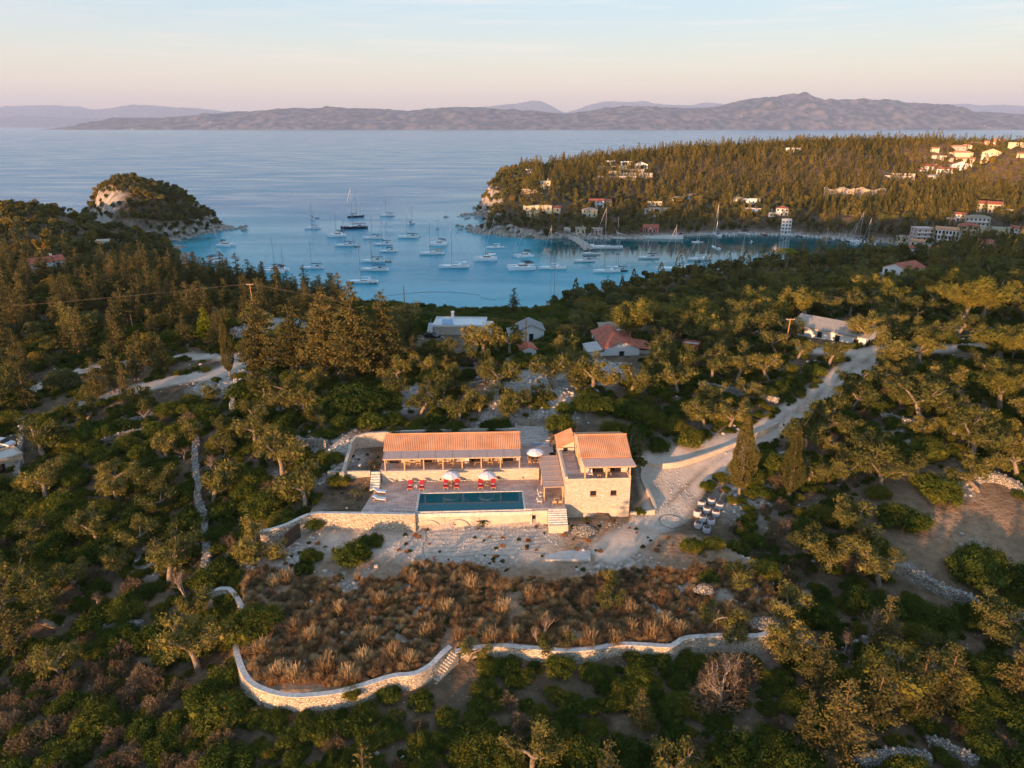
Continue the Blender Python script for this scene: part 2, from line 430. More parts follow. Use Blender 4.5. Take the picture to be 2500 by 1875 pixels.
def height(X, Y):
    X = np.asarray(X, float); Y = np.asarray(Y, float)
    Z = base_height(X, Y)
    nearm = (np.abs(X) < 60) & (Y > 55) & (Y < 130)
    if np.any(nearm):
        x = X[nearm]; y = Y[nearm]; z = Z[nearm]
        b = vnoise(x, y, 5, 4) * .35 + vnoise(x, y, 1.8, 6) * .15
        f = inside(x, y, field)
        t = np.clip((y - 70) / 24, 0, 1)
        z = np.where(f, 14.75 + 2.55 * t + np.clip((x - 20) / 12, 0, 1) * .5 + b, z)
        for poly, h, bb in ((deck_poly, 19.75, 0), (terr_poly, 21.8, 0), (lgard_poly, 19.9, .6), (ugard_poly, 21.9, .5), (court_poly, 22.0, 0), (house_poly, 17.6, 0)):
            z = np.where(inside(x, y, poly), h + b * bb, z)
        Z[nearm] = z
    return Z

def axis(parts):
    a = []
    for s, e, st in parts: a += list(np.arange(s, e, st))
    return np.array(a + [parts[-1][1]])
GX = axis([(-1000,-420,20),(-420,-130,4),(-130,-48,1.2),(-48,48,.6),(48,130,1.2),(130,420,4),(420,1500,24)])
GY = axis([(-220,40,10),(40,60,1.2),(60,125,.6),(125,250,1.4),(250,720,4),(720,1200,8),(1200,1900,30)])
XX, YY = np.meshgrid(GX, GY)
ZZ = height(XX, YY)
def H(x, y):
    """bilinear ground height"""
    x = np.clip(np.asarray(x, float), GX[0], GX[-1] - 1e-3); y = np.clip(np.asarray(y, float), GY[0], GY[-1] - 1e-3)
    i = np.clip(np.searchsorted(GX, x, 'right') - 1, 0, len(GX) - 2); j = np.clip(np.searchsorted(GY, y, 'right') - 1, 0, len(GY) - 2)
    tx = (x - GX[i]) / (GX[i + 1] - GX[i]); ty = (y - GY[j]) / (GY[j + 1] - GY[j])
    return (ZZ[j, i] * (1 - tx) + ZZ[j, i + 1] * tx) * (1 - ty) + (ZZ[j + 1, i] * (1 - tx) + ZZ[j + 1, i + 1] * tx) * ty
def G(px, py, tmin=40, tmax=1600):
    """first point where the sight line through a photo pixel meets ground or sea"""
    d = ray(px, py); t = np.arange(tmin, tmax, .5)
    x = d[0] * t; y = d[1] * t; z = CAM_Z + d[2] * t
    hh = np.maximum(H(x, y), 0)
    k = np.nonzero(z <= hh)[0]
    if len(k) == 0: k = [len(t) - 1]
    k = k[0]
    return (float(x[k]), float(y[k]), float(hh[k]))

# roads and tracks: polylines in the photo with heights
def road_w(pxs): return [P(*c) for c in pxs]
drive = road_w([(1490,1335,17.3),(1570,1290,17.6),(1640,1215,18.6),(1720,1140,20.2),(1850,1060,22),(1960,985,23.8),(2040,930,25),(2100,890,26.2),(2150,862,26.6)])
road_r = road_w([(1950,862,26),(2060,866,26.3),(2150,862,26.6),(2260,860,27),(2400,843,28)])
road_l = [G(*q) for q in ((60,960),(200,905),(330,885),(450,872),(560,870),(640,880),(720,868))]
road_l2 = [G(*q) for q in ((210,985),(330,950),(430,925),(530,915),(600,880))]
TRACKS = [(drive, 2.7), (road_r, 2.1), (road_l, 2.2), (road_l2, 3.0)]

vx, vy, vz = XX.ravel(), YY.ravel(), ZZ.ravel()
def poly_mask(x, y, poly, soft):
    d = seg_dist(x, y, poly); return np.where(inside(x, y, poly), np.clip(.5 + d / soft, 0, 1), np.clip(.5 - d / soft, 0, 1))
grav = np.zeros(vx.shape); rocky = np.zeros(vx.shape); dry = np.zeros(vx.shape)
nz = vnoise(vx, vy, 9, 21) + .5 * vnoise(vx, vy, 3.2, 22)
nearm = (np.abs(vx) < 200) & (vy > 40) & (vy < 300)
for line, hw in TRACKS:
    d = seg_dist(vx[nearm], vy[nearm], [q[:2] for q in line], False)
    grav[nearm] = np.maximum(grav[nearm], np.clip((hw - d) / .9 + .5, 0, 1))
gp = [V2(9,-1), V2(5,-10), V2(-4,-8.5), V2(-14,-8), V2(-27,-7), V2(-30,-1)]
grav[nearm] = np.maximum(grav[nearm], poly_mask(vx[nearm], vy[nearm], gp, 3))
fy = [P(1400,1290,17.4)[:2], P(1560,1290,17.4)[:2], P(1600,1180,19)[:2], P(1640,1110,20)[:2], P(1560,1120,19.5)[:2], P(1570,1220,18)[:2]]
grav[nearm] = np.maximum(grav[nearm], poly_mask(vx[nearm], vy[nearm], [P(1560,1330,17.3)[:2], P(1570,1220,18.2)[:2], P(1550,1120,20.5)[:2], P(1860,1040,22.4)[:2], P(1880,1070,22)[:2], P(1720,1180,19.5)[:2], P(1680,1250,18.4)[:2]], 1.6))
dd_ = seg_dist(vx[nearm], vy[nearm], [q[:2] for q in drive], False)
grav[nearm] *= 1 - .55 * np.exp(-((dd_ - 0) / .45) ** 2) * (vy[nearm] > 100)
grav *= np.clip(.92 + .55 * vnoise(vx, vy, 2.6, 88) + .4 * vnoise(vx, vy, 7, 89), .35, 1)
ox, oy, _ = P(2340,1310,16); dry = np.maximum(dry, np.clip(1.3 - np.hypot(vx - ox, (vy - oy)) / 13, 0, 1))
# white limestone rubble patches
def blob(px, py, z, r, a=1.0):
    x, y, _ = P(px, py, z); d = np.hypot(vx - x, (vy - y) * .8)
    global rocky
    rocky = np.maximum(rocky, a * np.clip(1.2 - d / r + .7 * nz, 0, 1))
for b_ in ((1300,930,27,13),(1220,1010,25,6),(1350,990,26,5),(1780,1130,19.5,8),(1830,1200,18.5,6),(800,1100,22.5,6),(730,1350,16.8,6),(830,1430,16.6,6),(1000,1450,16.4,5),(1500,1400,16.8,6),
           (1900,1420,16.5,5),(1850,1500,16,5),(2350,1200,18.5,2.5),(2400,1345,16.3,3),(2230,1400,15.4,2),(1000,950,26,8),(620,1180,19,4),(560,930,22.5,7),(680,790,24.5,14),(380,1370,14,3),(330,1230,16,3),
           (2200,1100,20.5,5),(1480,900,26.5,6),(860,1000,24,5),(700,1010,23.5,4),(1650,1480,16.2,5),(2200,1620,12.5,4),(1150,1300,17,9)): blob(*b_)
rocky = np.maximum(rocky, np.clip(1.1 - seg_dist(vx, vy, LAND) / 7 + .5 * nz, 0, 1) * (vy > 280))
rocky = np.maximum(rocky, np.clip(1.1 - seg_dist(vx, vy, islet) / 6 + .5 * nz, 0, 1))
# cliff faces: steep ground far away shows bare limestone
gy_, gx_ = np.gradient(ZZ, GY, GX)
slope = np.hypot(gx_, gy_).ravel()
onis = ((vx + 279) / 56) ** 2 + ((vy - 548) / 56) ** 2 < 1.1
rocky = np.maximum(rocky, np.clip((slope - .95) * 2.2 + nz * .9, 0, 1) * (vy > 300) * ~onis)
rocky = np.maximum(rocky, onis * np.clip((5 - vz) / 2.5 + nz * 1.5, 0, 1))
# pale limestone cliff on the islet's sunlit left side
rocky = np.maximum(rocky, np.clip((-276 - vx) / 7 + nz * 2.0, 0, 1) * (((vx + 284) / 57) ** 2 + ((vy - 548) / 52) ** 2 < 1) * (vy < 558) * np.clip((34 - vz) / 4 + nz * 2, 0, 1))
dry = np.maximum(dry, np.clip(poly_mask(vx, vy, field, 2) * (1 - grav) + 0, 0, 1))
idx = np.arange(len(vx)).reshape(len(GY), len(GX))
Q = np.stack([idx[:-1, :-1], idx[:-1, 1:], idx[1:, 1:], idx[1:, :-1]], -1).reshape(-1, 4)

gm = bpy.data.materials.new("ground_soil"); gm.use_nodes = True
nt = gm.node_tree; b = nt.nodes['Principled BSDF']; b.inputs['Roughness'].default_value = .95; b.inputs['Specular IOR Level'].default_value = .1
N = nt.nodes.new; L = nt.links.new
att = N('ShaderNodeAttribute'); att.attribute_name = 'cover'
sepa = N('ShaderNodeSeparateColor'); L(att.outputs['Color'], sepa.inputs[0])
pos = N('ShaderNodeNewGeometry').outputs['Position']
def nramp(scale, c0, c1, p0=.35, p1=.65, detail=5, c2=None):
    n = N('ShaderNodeTexNoise'); n.inputs['Scale'].default_value = scale; n.inputs['Detail'].default_value = detail; n.inputs['Roughness'].default_value = .65
    L(pos, n.inputs['Vector']); r = N('ShaderNodeValToRGB')
    r.color_ramp.elements[0].position = p0; r.color_ramp.elements[0].color = (*c0, 1)
    r.color_ramp.elements[1].position = p1; r.color_ramp.elements[1].color = (*c1, 1)
    if c2: e = r.color_ramp.elements.new((p0 + p1) / 2); e.color = (*c2, 1)
    L(n.outputs[0], r.inputs[0]); return r.outputs[0]
def mixc_(f, a, c):
    m = N('ShaderNodeMix'); m.data_type = 'RGBA'; L(f, m.inputs[0]) if not isinstance(f, float) else setattr(m.inputs[0], 'default_value', f)
    L(a, m.inputs[6]); L(c, m.inputs[7]); return m.outputs[2]
soil = nramp(.35, (.07, .05, .03), (.23, .155, .095), .3, .7, 8, (.13, .09, .055))
stones = N('ShaderNodeTexVoronoi'); stones.inputs['Scale'].default_value = 2.6; L(pos, stones.inputs['Vector'])
sr = N('ShaderNodeValToRGB'); sr.color_ramp.elements[0].position = .10; sr.color_ramp.elements[0].color = (1, 1, 1, 1); sr.color_ramp.elements[1].position = .26; sr.color_ramp.elements[1].color = (0, 0, 0, 1)
L(stones.outputs['Distance'], sr.inputs[0])
scat = nramp(.5, (0, 0, 0), (1, 1, 1), .52, .62, 3)
ms = N('ShaderNodeMath'); ms.operation = 'MULTIPLY'; L(sr.outputs[0], ms.inputs[0]); L(scat, ms.inputs[1])
lime = nramp(1.6, (.36, .31, .26), (.62, .56, .49), .35, .65, 6)
c1 = mixc_(ms.outputs[0], soil, lime)
drycol = nramp(.8, (.20, .12, .07), (.42, .28, .17), .3, .7, 6)
c2 = mixc_(sepa.outputs[1], c1, drycol)
# rubble: cells of pale stone
vo = N('ShaderNodeTexVoronoi'); vo.inputs['Scale'].default_value = 1.7; L(pos, vo.inputs['Vector'])
vr = N('ShaderNodeValToRGB'); vr.color_ramp.elements[0].position = .1; vr.color_ramp.elements[0].color = (.60, .54, .47, 1); vr.color_ramp.elements[1].position = .62; vr.color_ramp.elements[1].color = (.24, .20, .165, 1)
L(vo.outputs['Distance'], vr.inputs[0])
rub = mixc_(nramp(.35, (0, 0, 0), (1, 1, 1), .45, .6, 4), vr.outputs[0], lime)
c3 = mixc_(sepa.outputs[2], c2, rub)
gravc = nramp(.9, (.50, .40, .32), (.66, .54, .43), .3, .7, 8)
c4 = mixc_(sepa.outputs[0], c3, gravc)
L(c4, b.inputs['Base Color'])
bn = N('ShaderNodeTexNoise'); bn.inputs['Scale'].default_value = 1.8; bn.inputs['Detail'].default_value = 8; L(pos, bn.inputs['Vector'])
bmp = N('ShaderNodeBump'); bmp.inputs['Distance'].default_value = .35; bst = N('ShaderNodeMapRange'); bst.inputs['To Min'].default_value = .7; bst.inputs['To Max'].default_value = .12; L(sepa.outputs[0], bst.inputs['Value']); L(bst.outputs[0], bmp.inputs['Strength'])
L(bn.outputs[0], bmp.inputs['Height']); L(bmp.outputs[0], b.inputs['Normal'])
me = np_mesh("ground", np.c_[vx, vy, vz], Q, gm, smooth=True)
ca = me.color_attributes.new('cover', 'FLOAT_COLOR', 'POINT')
ca.data.foreach_set('color', np.c_[grav, dry, rocky, np.ones(len(vx))].astype(np.float32).ravel())
ground = link("ground", me); tag(ground, kind='structure')

# ================================================================== SEA
sm = bpy.data.materials.new("sea_water"); sm.use_nodes = True
nt = sm.node_tree; b = nt.nodes['Principled BSDF']; N = nt.nodes.new; L = nt.links.new
b.inputs['Roughness'].default_value = .20; b.inputs['IOR'].default_value = 1.33; b.inputs['Specular IOR Level'].default_value = .14
pos = N('ShaderNodeNewGeometry').outputs['Position']
att = N('ShaderNodeAttribute'); att.attribute_name = 'shallow_refl'
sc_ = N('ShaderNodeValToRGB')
sc_.color_ramp.elements[0].color = (.012, .185, .33, 1); sc_.color_ramp.elements[1].color = (.003, .095, .105, 1)  # dark teal end: hillside reflection painted into the water colour along the north shore
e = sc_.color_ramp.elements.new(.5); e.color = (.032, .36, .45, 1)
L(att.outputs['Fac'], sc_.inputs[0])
mp3 = N('ShaderNodeMapping'); mp3.inputs['Scale'].default_value = (.02, .10, 1); mp3.inputs['Rotation'].default_value = (0, 0, R(5)); L(pos, mp3.inputs[0])
n4 = N('ShaderNodeTexNoise'); n4.inputs['Scale'].default_value = 1.0; n4.inputs['Detail'].default_value = 7; n4.inputs['Roughness'].default_value = .7; L(mp3.outputs[0], n4.inputs['Vector'])
r4 = N('ShaderNodeMapRange'); r4.inputs['From Min'].default_value = .3; r4.inputs['From Max'].default_value = .7; r4.inputs['To Min'].default_value = .90; r4.inputs['To Max'].default_value = 1.08; L(n4.outputs[0], r4.inputs['Value'])
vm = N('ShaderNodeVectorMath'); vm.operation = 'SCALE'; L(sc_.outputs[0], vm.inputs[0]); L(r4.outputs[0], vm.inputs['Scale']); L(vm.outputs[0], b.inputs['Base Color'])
mpn = N('ShaderNodeMapping'); mpn.inputs['Scale'].default_value = (.16, .42, 1); mpn.inputs['Rotation'].default_value = (0, 0, R(8)); L(pos, mpn.inputs[0])
n1 = N('ShaderNodeTexNoise'); n1.inputs['Scale'].default_value = 1.0; n1.inputs['Detail'].default_value = 5; L(mpn.outputs[0], n1.inputs['Vector'])
n2 = N('ShaderNodeTexNoise'); n2.inputs['Scale'].default_value = .018; n2.inputs['Detail'].default_value = 4; n2.inputs['Distortion'].default_value = .8
mp2 = N('ShaderNodeMapping'); mp2.inputs['Scale'].default_value = (.35, 1.3, 1); mp2.inputs['Rotation'].default_value = (0, 0, R(-14)); L(pos, mp2.inputs[0]); L(mp2.outputs[0], n2.inputs['Vector'])
mr = N('ShaderNodeMapRange'); mr.inputs['From Min'].default_value = .38; mr.inputs['From Max'].default_value = .62; mr.inputs['To Min'].default_value = .25; mr.inputs['To Max'].default_value = 1.0
L(n2.outputs[0], mr.inputs['Value'])
bmp = N('ShaderNodeBump'); bmp.inputs['Distance'].default_value = .55
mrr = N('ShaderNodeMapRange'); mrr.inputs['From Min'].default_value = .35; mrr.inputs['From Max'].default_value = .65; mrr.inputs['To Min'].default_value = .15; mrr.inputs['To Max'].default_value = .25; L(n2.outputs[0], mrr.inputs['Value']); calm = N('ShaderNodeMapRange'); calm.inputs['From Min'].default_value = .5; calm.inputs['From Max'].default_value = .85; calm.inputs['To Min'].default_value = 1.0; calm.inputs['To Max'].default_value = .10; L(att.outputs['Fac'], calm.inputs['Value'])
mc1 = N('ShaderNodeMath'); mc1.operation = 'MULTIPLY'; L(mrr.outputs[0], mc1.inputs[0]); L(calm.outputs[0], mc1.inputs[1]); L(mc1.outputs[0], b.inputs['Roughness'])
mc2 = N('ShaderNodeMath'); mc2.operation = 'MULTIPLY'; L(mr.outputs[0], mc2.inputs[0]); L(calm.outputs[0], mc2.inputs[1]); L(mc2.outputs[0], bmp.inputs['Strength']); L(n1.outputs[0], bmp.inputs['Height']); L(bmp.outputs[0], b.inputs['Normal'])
SX = axis([(-60000,-2000,2900),(-2000,-600,140),(-600,600,10),(600,2000,140),(2000,60000,2900)])
SY = axis([(150,1100,10),(1100,3000,100),(3000,50500,2000)])
sx, sy = np.meshgrid(SX, SY)
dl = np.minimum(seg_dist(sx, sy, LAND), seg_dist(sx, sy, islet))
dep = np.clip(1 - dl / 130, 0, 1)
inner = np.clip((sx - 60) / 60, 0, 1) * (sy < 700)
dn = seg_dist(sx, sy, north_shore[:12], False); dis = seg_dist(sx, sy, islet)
shal_refl = np.clip(.22 * np.clip((720 - sy) / 250, 0, 1) + .28 * dep ** 1.2, 0, .5) * (sy < 900)
shal_refl = np.maximum(shal_refl, np.clip(.5 + .5 * (125 - dn) / 60, .5, 1) * (dn < 125) * np.clip((sx + 10) / 40, 0, 1) * (sy < 560)); shal_refl = np.maximum(shal_refl, np.clip(.5 + .4 * (26 - dis) / 20, 0, .85) * (dis < 28) * (sy < 520))  # upper half of the range carries the painted hill reflection off the north shore
idx = np.arange(sx.size).reshape(sx.shape)
Qs = np.stack([idx[:-1, :-1], idx[:-1, 1:], idx[1:, 1:], idx[1:, :-1]], -1).reshape(-1, 4)
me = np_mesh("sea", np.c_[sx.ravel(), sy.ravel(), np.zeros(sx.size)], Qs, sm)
fa = me.attributes.new('shallow_refl', 'FLOAT', 'POINT'); fa.data.foreach_set('value', shal_refl.ravel().astype(np.float32))
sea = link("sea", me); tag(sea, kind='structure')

# ================================================================== FAR MOUNTAINS
mm = mat("mountain_scrub", (.085, .085, .06), .95, 0, 1, coord='pos')
nt = mm.node_tree; b = nt.nodes['Principled BSDF']; N = nt.nodes.new; L = nt.links.new
pos = N('ShaderNodeNewGeometry').outputs['Position']
n = N('ShaderNodeTexNoise'); n.inputs['Scale'].default_value = .0055; n.inputs['Detail'].default_value = 8; L(pos, n.inputs['Vector'])
r = N('ShaderNodeValToRGB'); r.color_ramp.elements[0].position = .42; r.color_ramp.elements[0].color = (.03, .055, .075, 1); r.color_ramp.elements[1].position = .64; r.color_ramp.elements[1].color = (.23, .19, .175, 1)
L(n.outputs[0], r.inputs[0])
vv = N('ShaderNodeTexVoronoi'); vv.inputs['Scale'].default_value = .008; L(pos, vv.inputs['Vector'])
vrr = N('ShaderNodeValToRGB'); vrr.color_ramp.elements[0].position = .12; vrr.color_ramp.elements[0].color = (1, 1, 1, 1); vrr.color_ramp.elements[1].position = .2; vrr.color_ramp.elements[1].color = (0, 0, 0, 1)
L(vv.outputs['Distance'], vrr.inputs[0])
n3 = N('ShaderNodeTexNoise'); n3.inputs['Scale'].default_value = .0011; n3.inputs['Detail'].default_value = 3; L(pos, n3.inputs['Vector'])
r3 = N('ShaderNodeValToRGB'); r3.color_ramp.elements[0].position = .58; r3.color_ramp.elements[0].color = (0, 0, 0, 1); r3.color_ramp.elements[1].position = .66; r3.color_ramp.elements[1].color = (1, 1, 1, 1); L(n3.outputs[0], r3.inputs[0])
mu = N('ShaderNodeMath'); mu.operation = 'MULTIPLY'; L(vrr.outputs[0], mu.inputs[0]); L(r3.outputs[0], mu.inputs[1])
sz = N('ShaderNodeSeparateXYZ'); L(pos, sz.inputs[0])
lo = N('ShaderNodeMapRange'); lo.inputs['From Min'].default_value = 520; lo.inputs['From Max'].default_value = 150; L(sz.outputs['Z'], lo.inputs['Value'])
mu2 = N('ShaderNodeMath'); mu2.operation = 'MULTIPLY'; L(mu.outputs[0], mu2.inputs[0]); L(lo.outputs[0], mu2.inputs[1])
mxm = N('ShaderNodeMix'); mxm.data_type = 'RGBA'; L(mu2.outputs[0], mxm.inputs[0]); L(r.outputs[0], mxm.inputs[6]); mxm.inputs[7].default_value = (.75, .66, .55, 1)
L(mxm.outputs[2], b.inputs['Base Color'])
def ridge(name, D, prof, depth, seed, gully=1.0):
    """mountain range: skyline profile (photo x, photo y) at distance D, rising from a shore, falling away behind"""
    xs = np.array([q[0] for q in prof], float); ysk = np.array([q[1] for q in prof], float)
    px = np.arange(xs[0], xs[-1] + 1, 4.0)
    sk = np.interp(px, xs, ysk)
    Hs = []
    for a, c in zip(px, sk):
        d = ray(a, c); Dc = D + depth * .5; Hs.append(max(0, CAM_Z + d[2] / d[1] * Dc))
    Hs = np.array(Hs); Xn = (px - CX) / F_PX
    T = np.linspace(0, 1, 90)
    Y = D + depth * T
    XG = (Xn[None] * (D + depth * .5) * (.94) * np.ones((len(T), 1))); YG = Y[:, None] * np.ones((1, len(px)))
    XG = Xn[None] / (cp_ + .36 * sp_) * (D + depth * .5) * np.ones((len(T), 1))
    prf = np.sin(np.clip(T, 0, 1) * math.pi) ** .8
    Z = Hs[None] * prf[:, None]
    amp = Hs[None] * .28 * np.sin(T * math.pi)[:, None] * (np.abs(T - .5) * 2)[:, None]
    Z = Z + amp * gully * (2.0 * vnoise(XG, YG, depth * .10, seed) + 1.3 * vnoise(XG, YG, depth * .045, seed + 1) + .8 * vnoise(XG, YG, depth * .018, seed + 5))
    Z = Z + Hs[None] * .03 * vnoise(XG, YG, depth * .03, seed + 2) * 2
    Z = np.where(prf[:, None] < .02, -20, Z - 2)
    idx = np.arange(XG.size).reshape(XG.shape)
    Qm = np.stack([idx[:-1, :-1], idx[:-1, 1:], idx[1:, 1:], idx[1:, :-1]], -1).reshape(-1, 4)
    me = np_mesh(name, np.c_[XG.ravel(), YG.ravel(), Z.ravel()], Qm, mm, smooth=True)
    return tag(link(name, me), kind='structure')
ridge("mountains", 15500, [(250,312),(270,306),(290,300),(300,292),(330,287),(380,288),(430,288),(480,282),(540,277),(580,271),(620,276),(680,268),(720,264),(800,266),(880,264),(960,268),(1000,270),(1050,265),(1120,262),(1180,262),(1220,267),(1270,272),(1300,270),(1350,276),(1390,278),(1440,272),(1470,265),(1520,261),(1570,263),(1620,262),(1670,264),(1720,264),(1760,261),(1800,248),(1830,240),(1870,238),(1895,240),(1905,233),(1930,230),(1960,238),(2000,243),(2050,246),(2100,244),(2140,248),(2180,254),(2210,251),(2250,256),(2300,266),(2340,274),(2400,276),(2450,278),(2500,284),(2560,286),(2640,300),(2700,312)], 5200, 3, 1.3)
ridge("mountains", 37000, [(-300,300),(-100,290),(0,293),(60,283),(100,284),(160,287),(200,290),(260,289),(320,294),(380,298),(500,306),(560,312)], 4500, 7)
ridge("mountains", 43500, [(-300,266),(-100,262),(0,262),(80,258),(150,258),(200,261),(240,270),(280,266),(340,256),(400,259),(440,263),(480,264),(520,268),(560,274),(620,282),(700,290),(1000,290),(1060,272),(1130,268),(1170,262),(1210,258),(1260,254),(1295,246),(1320,248),(1350,262),(1375,276),(1400,270),(1440,255),(1480,248),(1530,250),(1570,248),(1610,255),(1680,258),(1720,250),(1770,259),(1850,262),(2000,262),(2100,252),(2160,256),(2230,262),(2300,256),(2340,254),(2380,258),(2440,256),(2500,262),(2600,258),(2800,280)], 6500, 13, .7)
# ================================================================== MATERIALS FOR BUILDINGS
M = {}
M['limestone'] = stone_mat("limestone_masonry", [(.44,.35,.27),(.60,.52,.43),(.54,.45,.35),(.66,.59,.50)], (.42,.35,.28), 3.0, .07, .03)
M['drystone'] = stone_mat("dry_stone", [(.42,.33,.24),(.66,.56,.43),(.55,.45,.33),(.74,.65,.53)], (.17,.13,.10), 3.0, .09, .05, 1.3)
M['rubble'] = stone_mat("loose_rubble", [(.26,.23,.19),(.48,.43,.37),(.36,.32,.27),(.55,.50,.44)], (.10,.085,.07), 3.2, .12, .12, 1.0)
M['coping'] = mat("pale_coping", (.60,.54,.48), .85, .2, 2.2, bump=.01)
M['render'] = mat("lime_render", (.56,.47,.37), .9, .10, 1.2, bump=.006)
M['plinth'] = mat("plinth_render", (.55,.45,.35), .9, .12, .8)
M['tile'] = mat("clay_tile", (.60,.27,.13), .8, .10, .5, col2=(.69,.34,.18))
M['tile_old'] = mat("old_red_tile", (.40,.10,.055), .8, .25, 1.6, col2=(.56,.16,.09))
M['tile_tan'] = mat("tan_tile", (.36,.28,.20), .85, .2, 1.5)
M['tile_grey'] = mat("grey_tile", (.26,.25,.24), .85, .2, 1.5)
M['reed'] = mat("reed_mat", (.50,.34,.28), .95, .15, 5, col2=(.60,.44,.37))
M['wood'] = mat("oiled_wood", (.38,.20,.10), .6, .2, 6)
M['wood_pale'] = mat("pale_wood", (.50,.34,.20), .7, .15, 6)
M['wood_dark'] = mat("dark_wood", (.09,.055,.04), .7, .2, 6)
M['dark'] = mat("dark_glass", (.022,.022,.024), .15, 0)
M['white'] = mat("white_paint", (.74,.73,.71), .7, .05, 2)
M['cream'] = mat("cream_wall", (.66,.56,.38), .85, .06, 1)
M['yellow'] = mat("yellow_wall", (.60,.50,.33), .85, .06, 1)
M['pink'] = mat("pink_wall", (.58,.40,.36), .85, .06, 1)
M['redwall'] = mat("brick_red_wall", (.42,.11,.08), .85, .08, 1)
M['orange'] = mat("terracotta_wall", (.56,.24,.14), .85, .08, 1)
M['ochre'] = mat("ochre_shutter", (.50,.33,.14), .7, .1, 3)
M['blue'] = mat("blue_trim", (.08,.28,.50), .6, .05, 3)
M['red'] = mat("red_cushion", (.50,.03,.045), .85, .06, 5)
M['fabric'] = mat("white_canvas", (.76,.73,.72), .85, .04, 3)
M['bagcloth'] = mat("bag_cloth", (.50,.50,.53), .9, .15, 3)
M['towel'] = mat("white_blue_towel", (.66,.70,.76), .9, .08, 8)
M['steel'] = mat("grey_metal", (.30,.30,.31), .4, 0, metal=.8)
M['black'] = mat("black_rubber", (.02,.02,.02), .6, 0)
M['concrete'] = mat("concrete", (.50,.46,.42), .9, .12, 1.2)
M['soilbag'] = mat("soil", (.11,.07,.05), .95, .25, 6)
M['carblack'] = mat("black_car_paint", (.015,.015,.018), .25, 0)
M['carwhite'] = mat("white_car_paint", (.65,.65,.65), .3, 0)
M['carred'] = mat("red_car_paint", (.35,.03,.03), .3, 0)
# stone flags of the pool deck: long courses of pinkish brick-like flags
dk = bpy.data.materials.new("deck_flags"); dk.use_nodes = True
nt = dk.node_tree; b = nt.nodes['Principled BSDF']; b.inputs['Roughness'].default_value = .75
tcn = nt.nodes.new('ShaderNodeTexCoord'); br = nt.nodes.new('ShaderNodeTexBrick')
br.inputs['Scale'].default_value = 1.0; br.inputs['Brick Width'].default_value = 1.1; br.inputs['Row Height'].default_value = .42; br.inputs['Mortar Size'].default_value = .03
br.inputs['Color1'].default_value = (.54,.39,.33,1); br.inputs['Color2'].default_value = (.70,.56,.48,1); br.inputs['Mortar'].default_value = (.28,.21,.17,1)
nt.links.new(tcn.outputs['Object'], br.inputs['Vector'])
nn = nt.nodes.new('ShaderNodeTexNoise'); nn.inputs['Scale'].default_value = .55; nn.inputs['Detail'].default_value = 6; nt.links.new(tcn.outputs['Object'], nn.inputs['Vector'])
rr = nt.nodes.new('ShaderNodeValToRGB'); rr.color_ramp.elements[0].position = .3; rr.color_ramp.elements[0].color = (.62,.56,.55,1); rr.color_ramp.elements[1].position = .65; rr.color_ramp.elements[1].color = (1.05,1,.97,1)
nt.links.new(nn.outputs[0], rr.inputs[0])
mx = nt.nodes.new('ShaderNodeMix'); mx.data_type = 'RGBA'; mx.blend_type = 'MULTIPLY'; mx.inputs[0].default_value = 1
nt.links.new(br.outputs[0], mx.inputs[6]); nt.links.new(rr.outputs[0], mx.inputs[7]); nt.links.new(mx.outputs[2], b.inputs['Base Color'])
M['deck'] = dk
pw = bpy.data.materials.new("pool_water"); pw.use_nodes = True
nt = pw.node_tree; b = nt.nodes['Principled BSDF']; b.inputs['Base Color'].default_value = (.002,.10,.125,1); b.inputs['Roughness'].default_value = .02; b.inputs['IOR'].default_value = 1.33
n = nt.nodes.new('ShaderNodeTexNoise'); n.inputs['Scale'].default_value = 1.6; bb = nt.nodes.new('ShaderNodeBump'); bb.inputs['Distance'].default_value = .004
nt.links.new(n.outputs[0], bb.inputs['Height']); nt.links.new(bb.outputs[0], b.inputs['Normal'])
M['pool'] = pw

def VL(px, py, z):
    x, y, _ = P(px, py, z); dx, dy = x - VO[0], y - VO[1]
    return (dx * vc + dy * vs_, -dx * vs_ + dy * vc)
def vthing(name, u, v, z, label, cat, group=None, rot=0):
    return empty(name, V3(u, v, z), VR + rot, label, cat, group)
def vobj(mb, name, m, parent=None, **k):
    """mesh given in villa coordinates (origin at VO, z absolute)"""
    if parent is None: return mb.build(name, m, None, (VO[0], VO[1], 0), VR, **k)
    return mb.build(name, m, parent, **k)
def wall_strip(mb, pts, th, ztop, zbot, batter=0.0, jag=0.0, seed=1):
    """wall following a 3-D polyline; ztop/zbot are functions of the index or constants"""
    r = random.Random(seed); n = len(pts); A = []; B = []
    for i, p in enumerate(pts):
        a = Vector(pts[max(i - 1, 0)][:2]); c = Vector(pts[min(i + 1, n - 1)][:2]); t = (c - a).normalized(); nr = Vector((-t.y, t.x))
        A.append(nr)
    rings = []
    for i, p in enumerate(pts):
        zt = ztop(i) if callable(ztop) else ztop; zb = zbot(i) if callable(zbot) else zbot
        zt += r.uniform(-jag, jag); h = th / 2; hb = h + batter
        nr = A[i]; q = Vector(p[:2])
        rings.append([(*(q - nr * hb), zb), (*(q + nr * hb), zb), (*(q + nr * h), zt), (*(q - nr * h), zt)])
    mb.loft(rings)
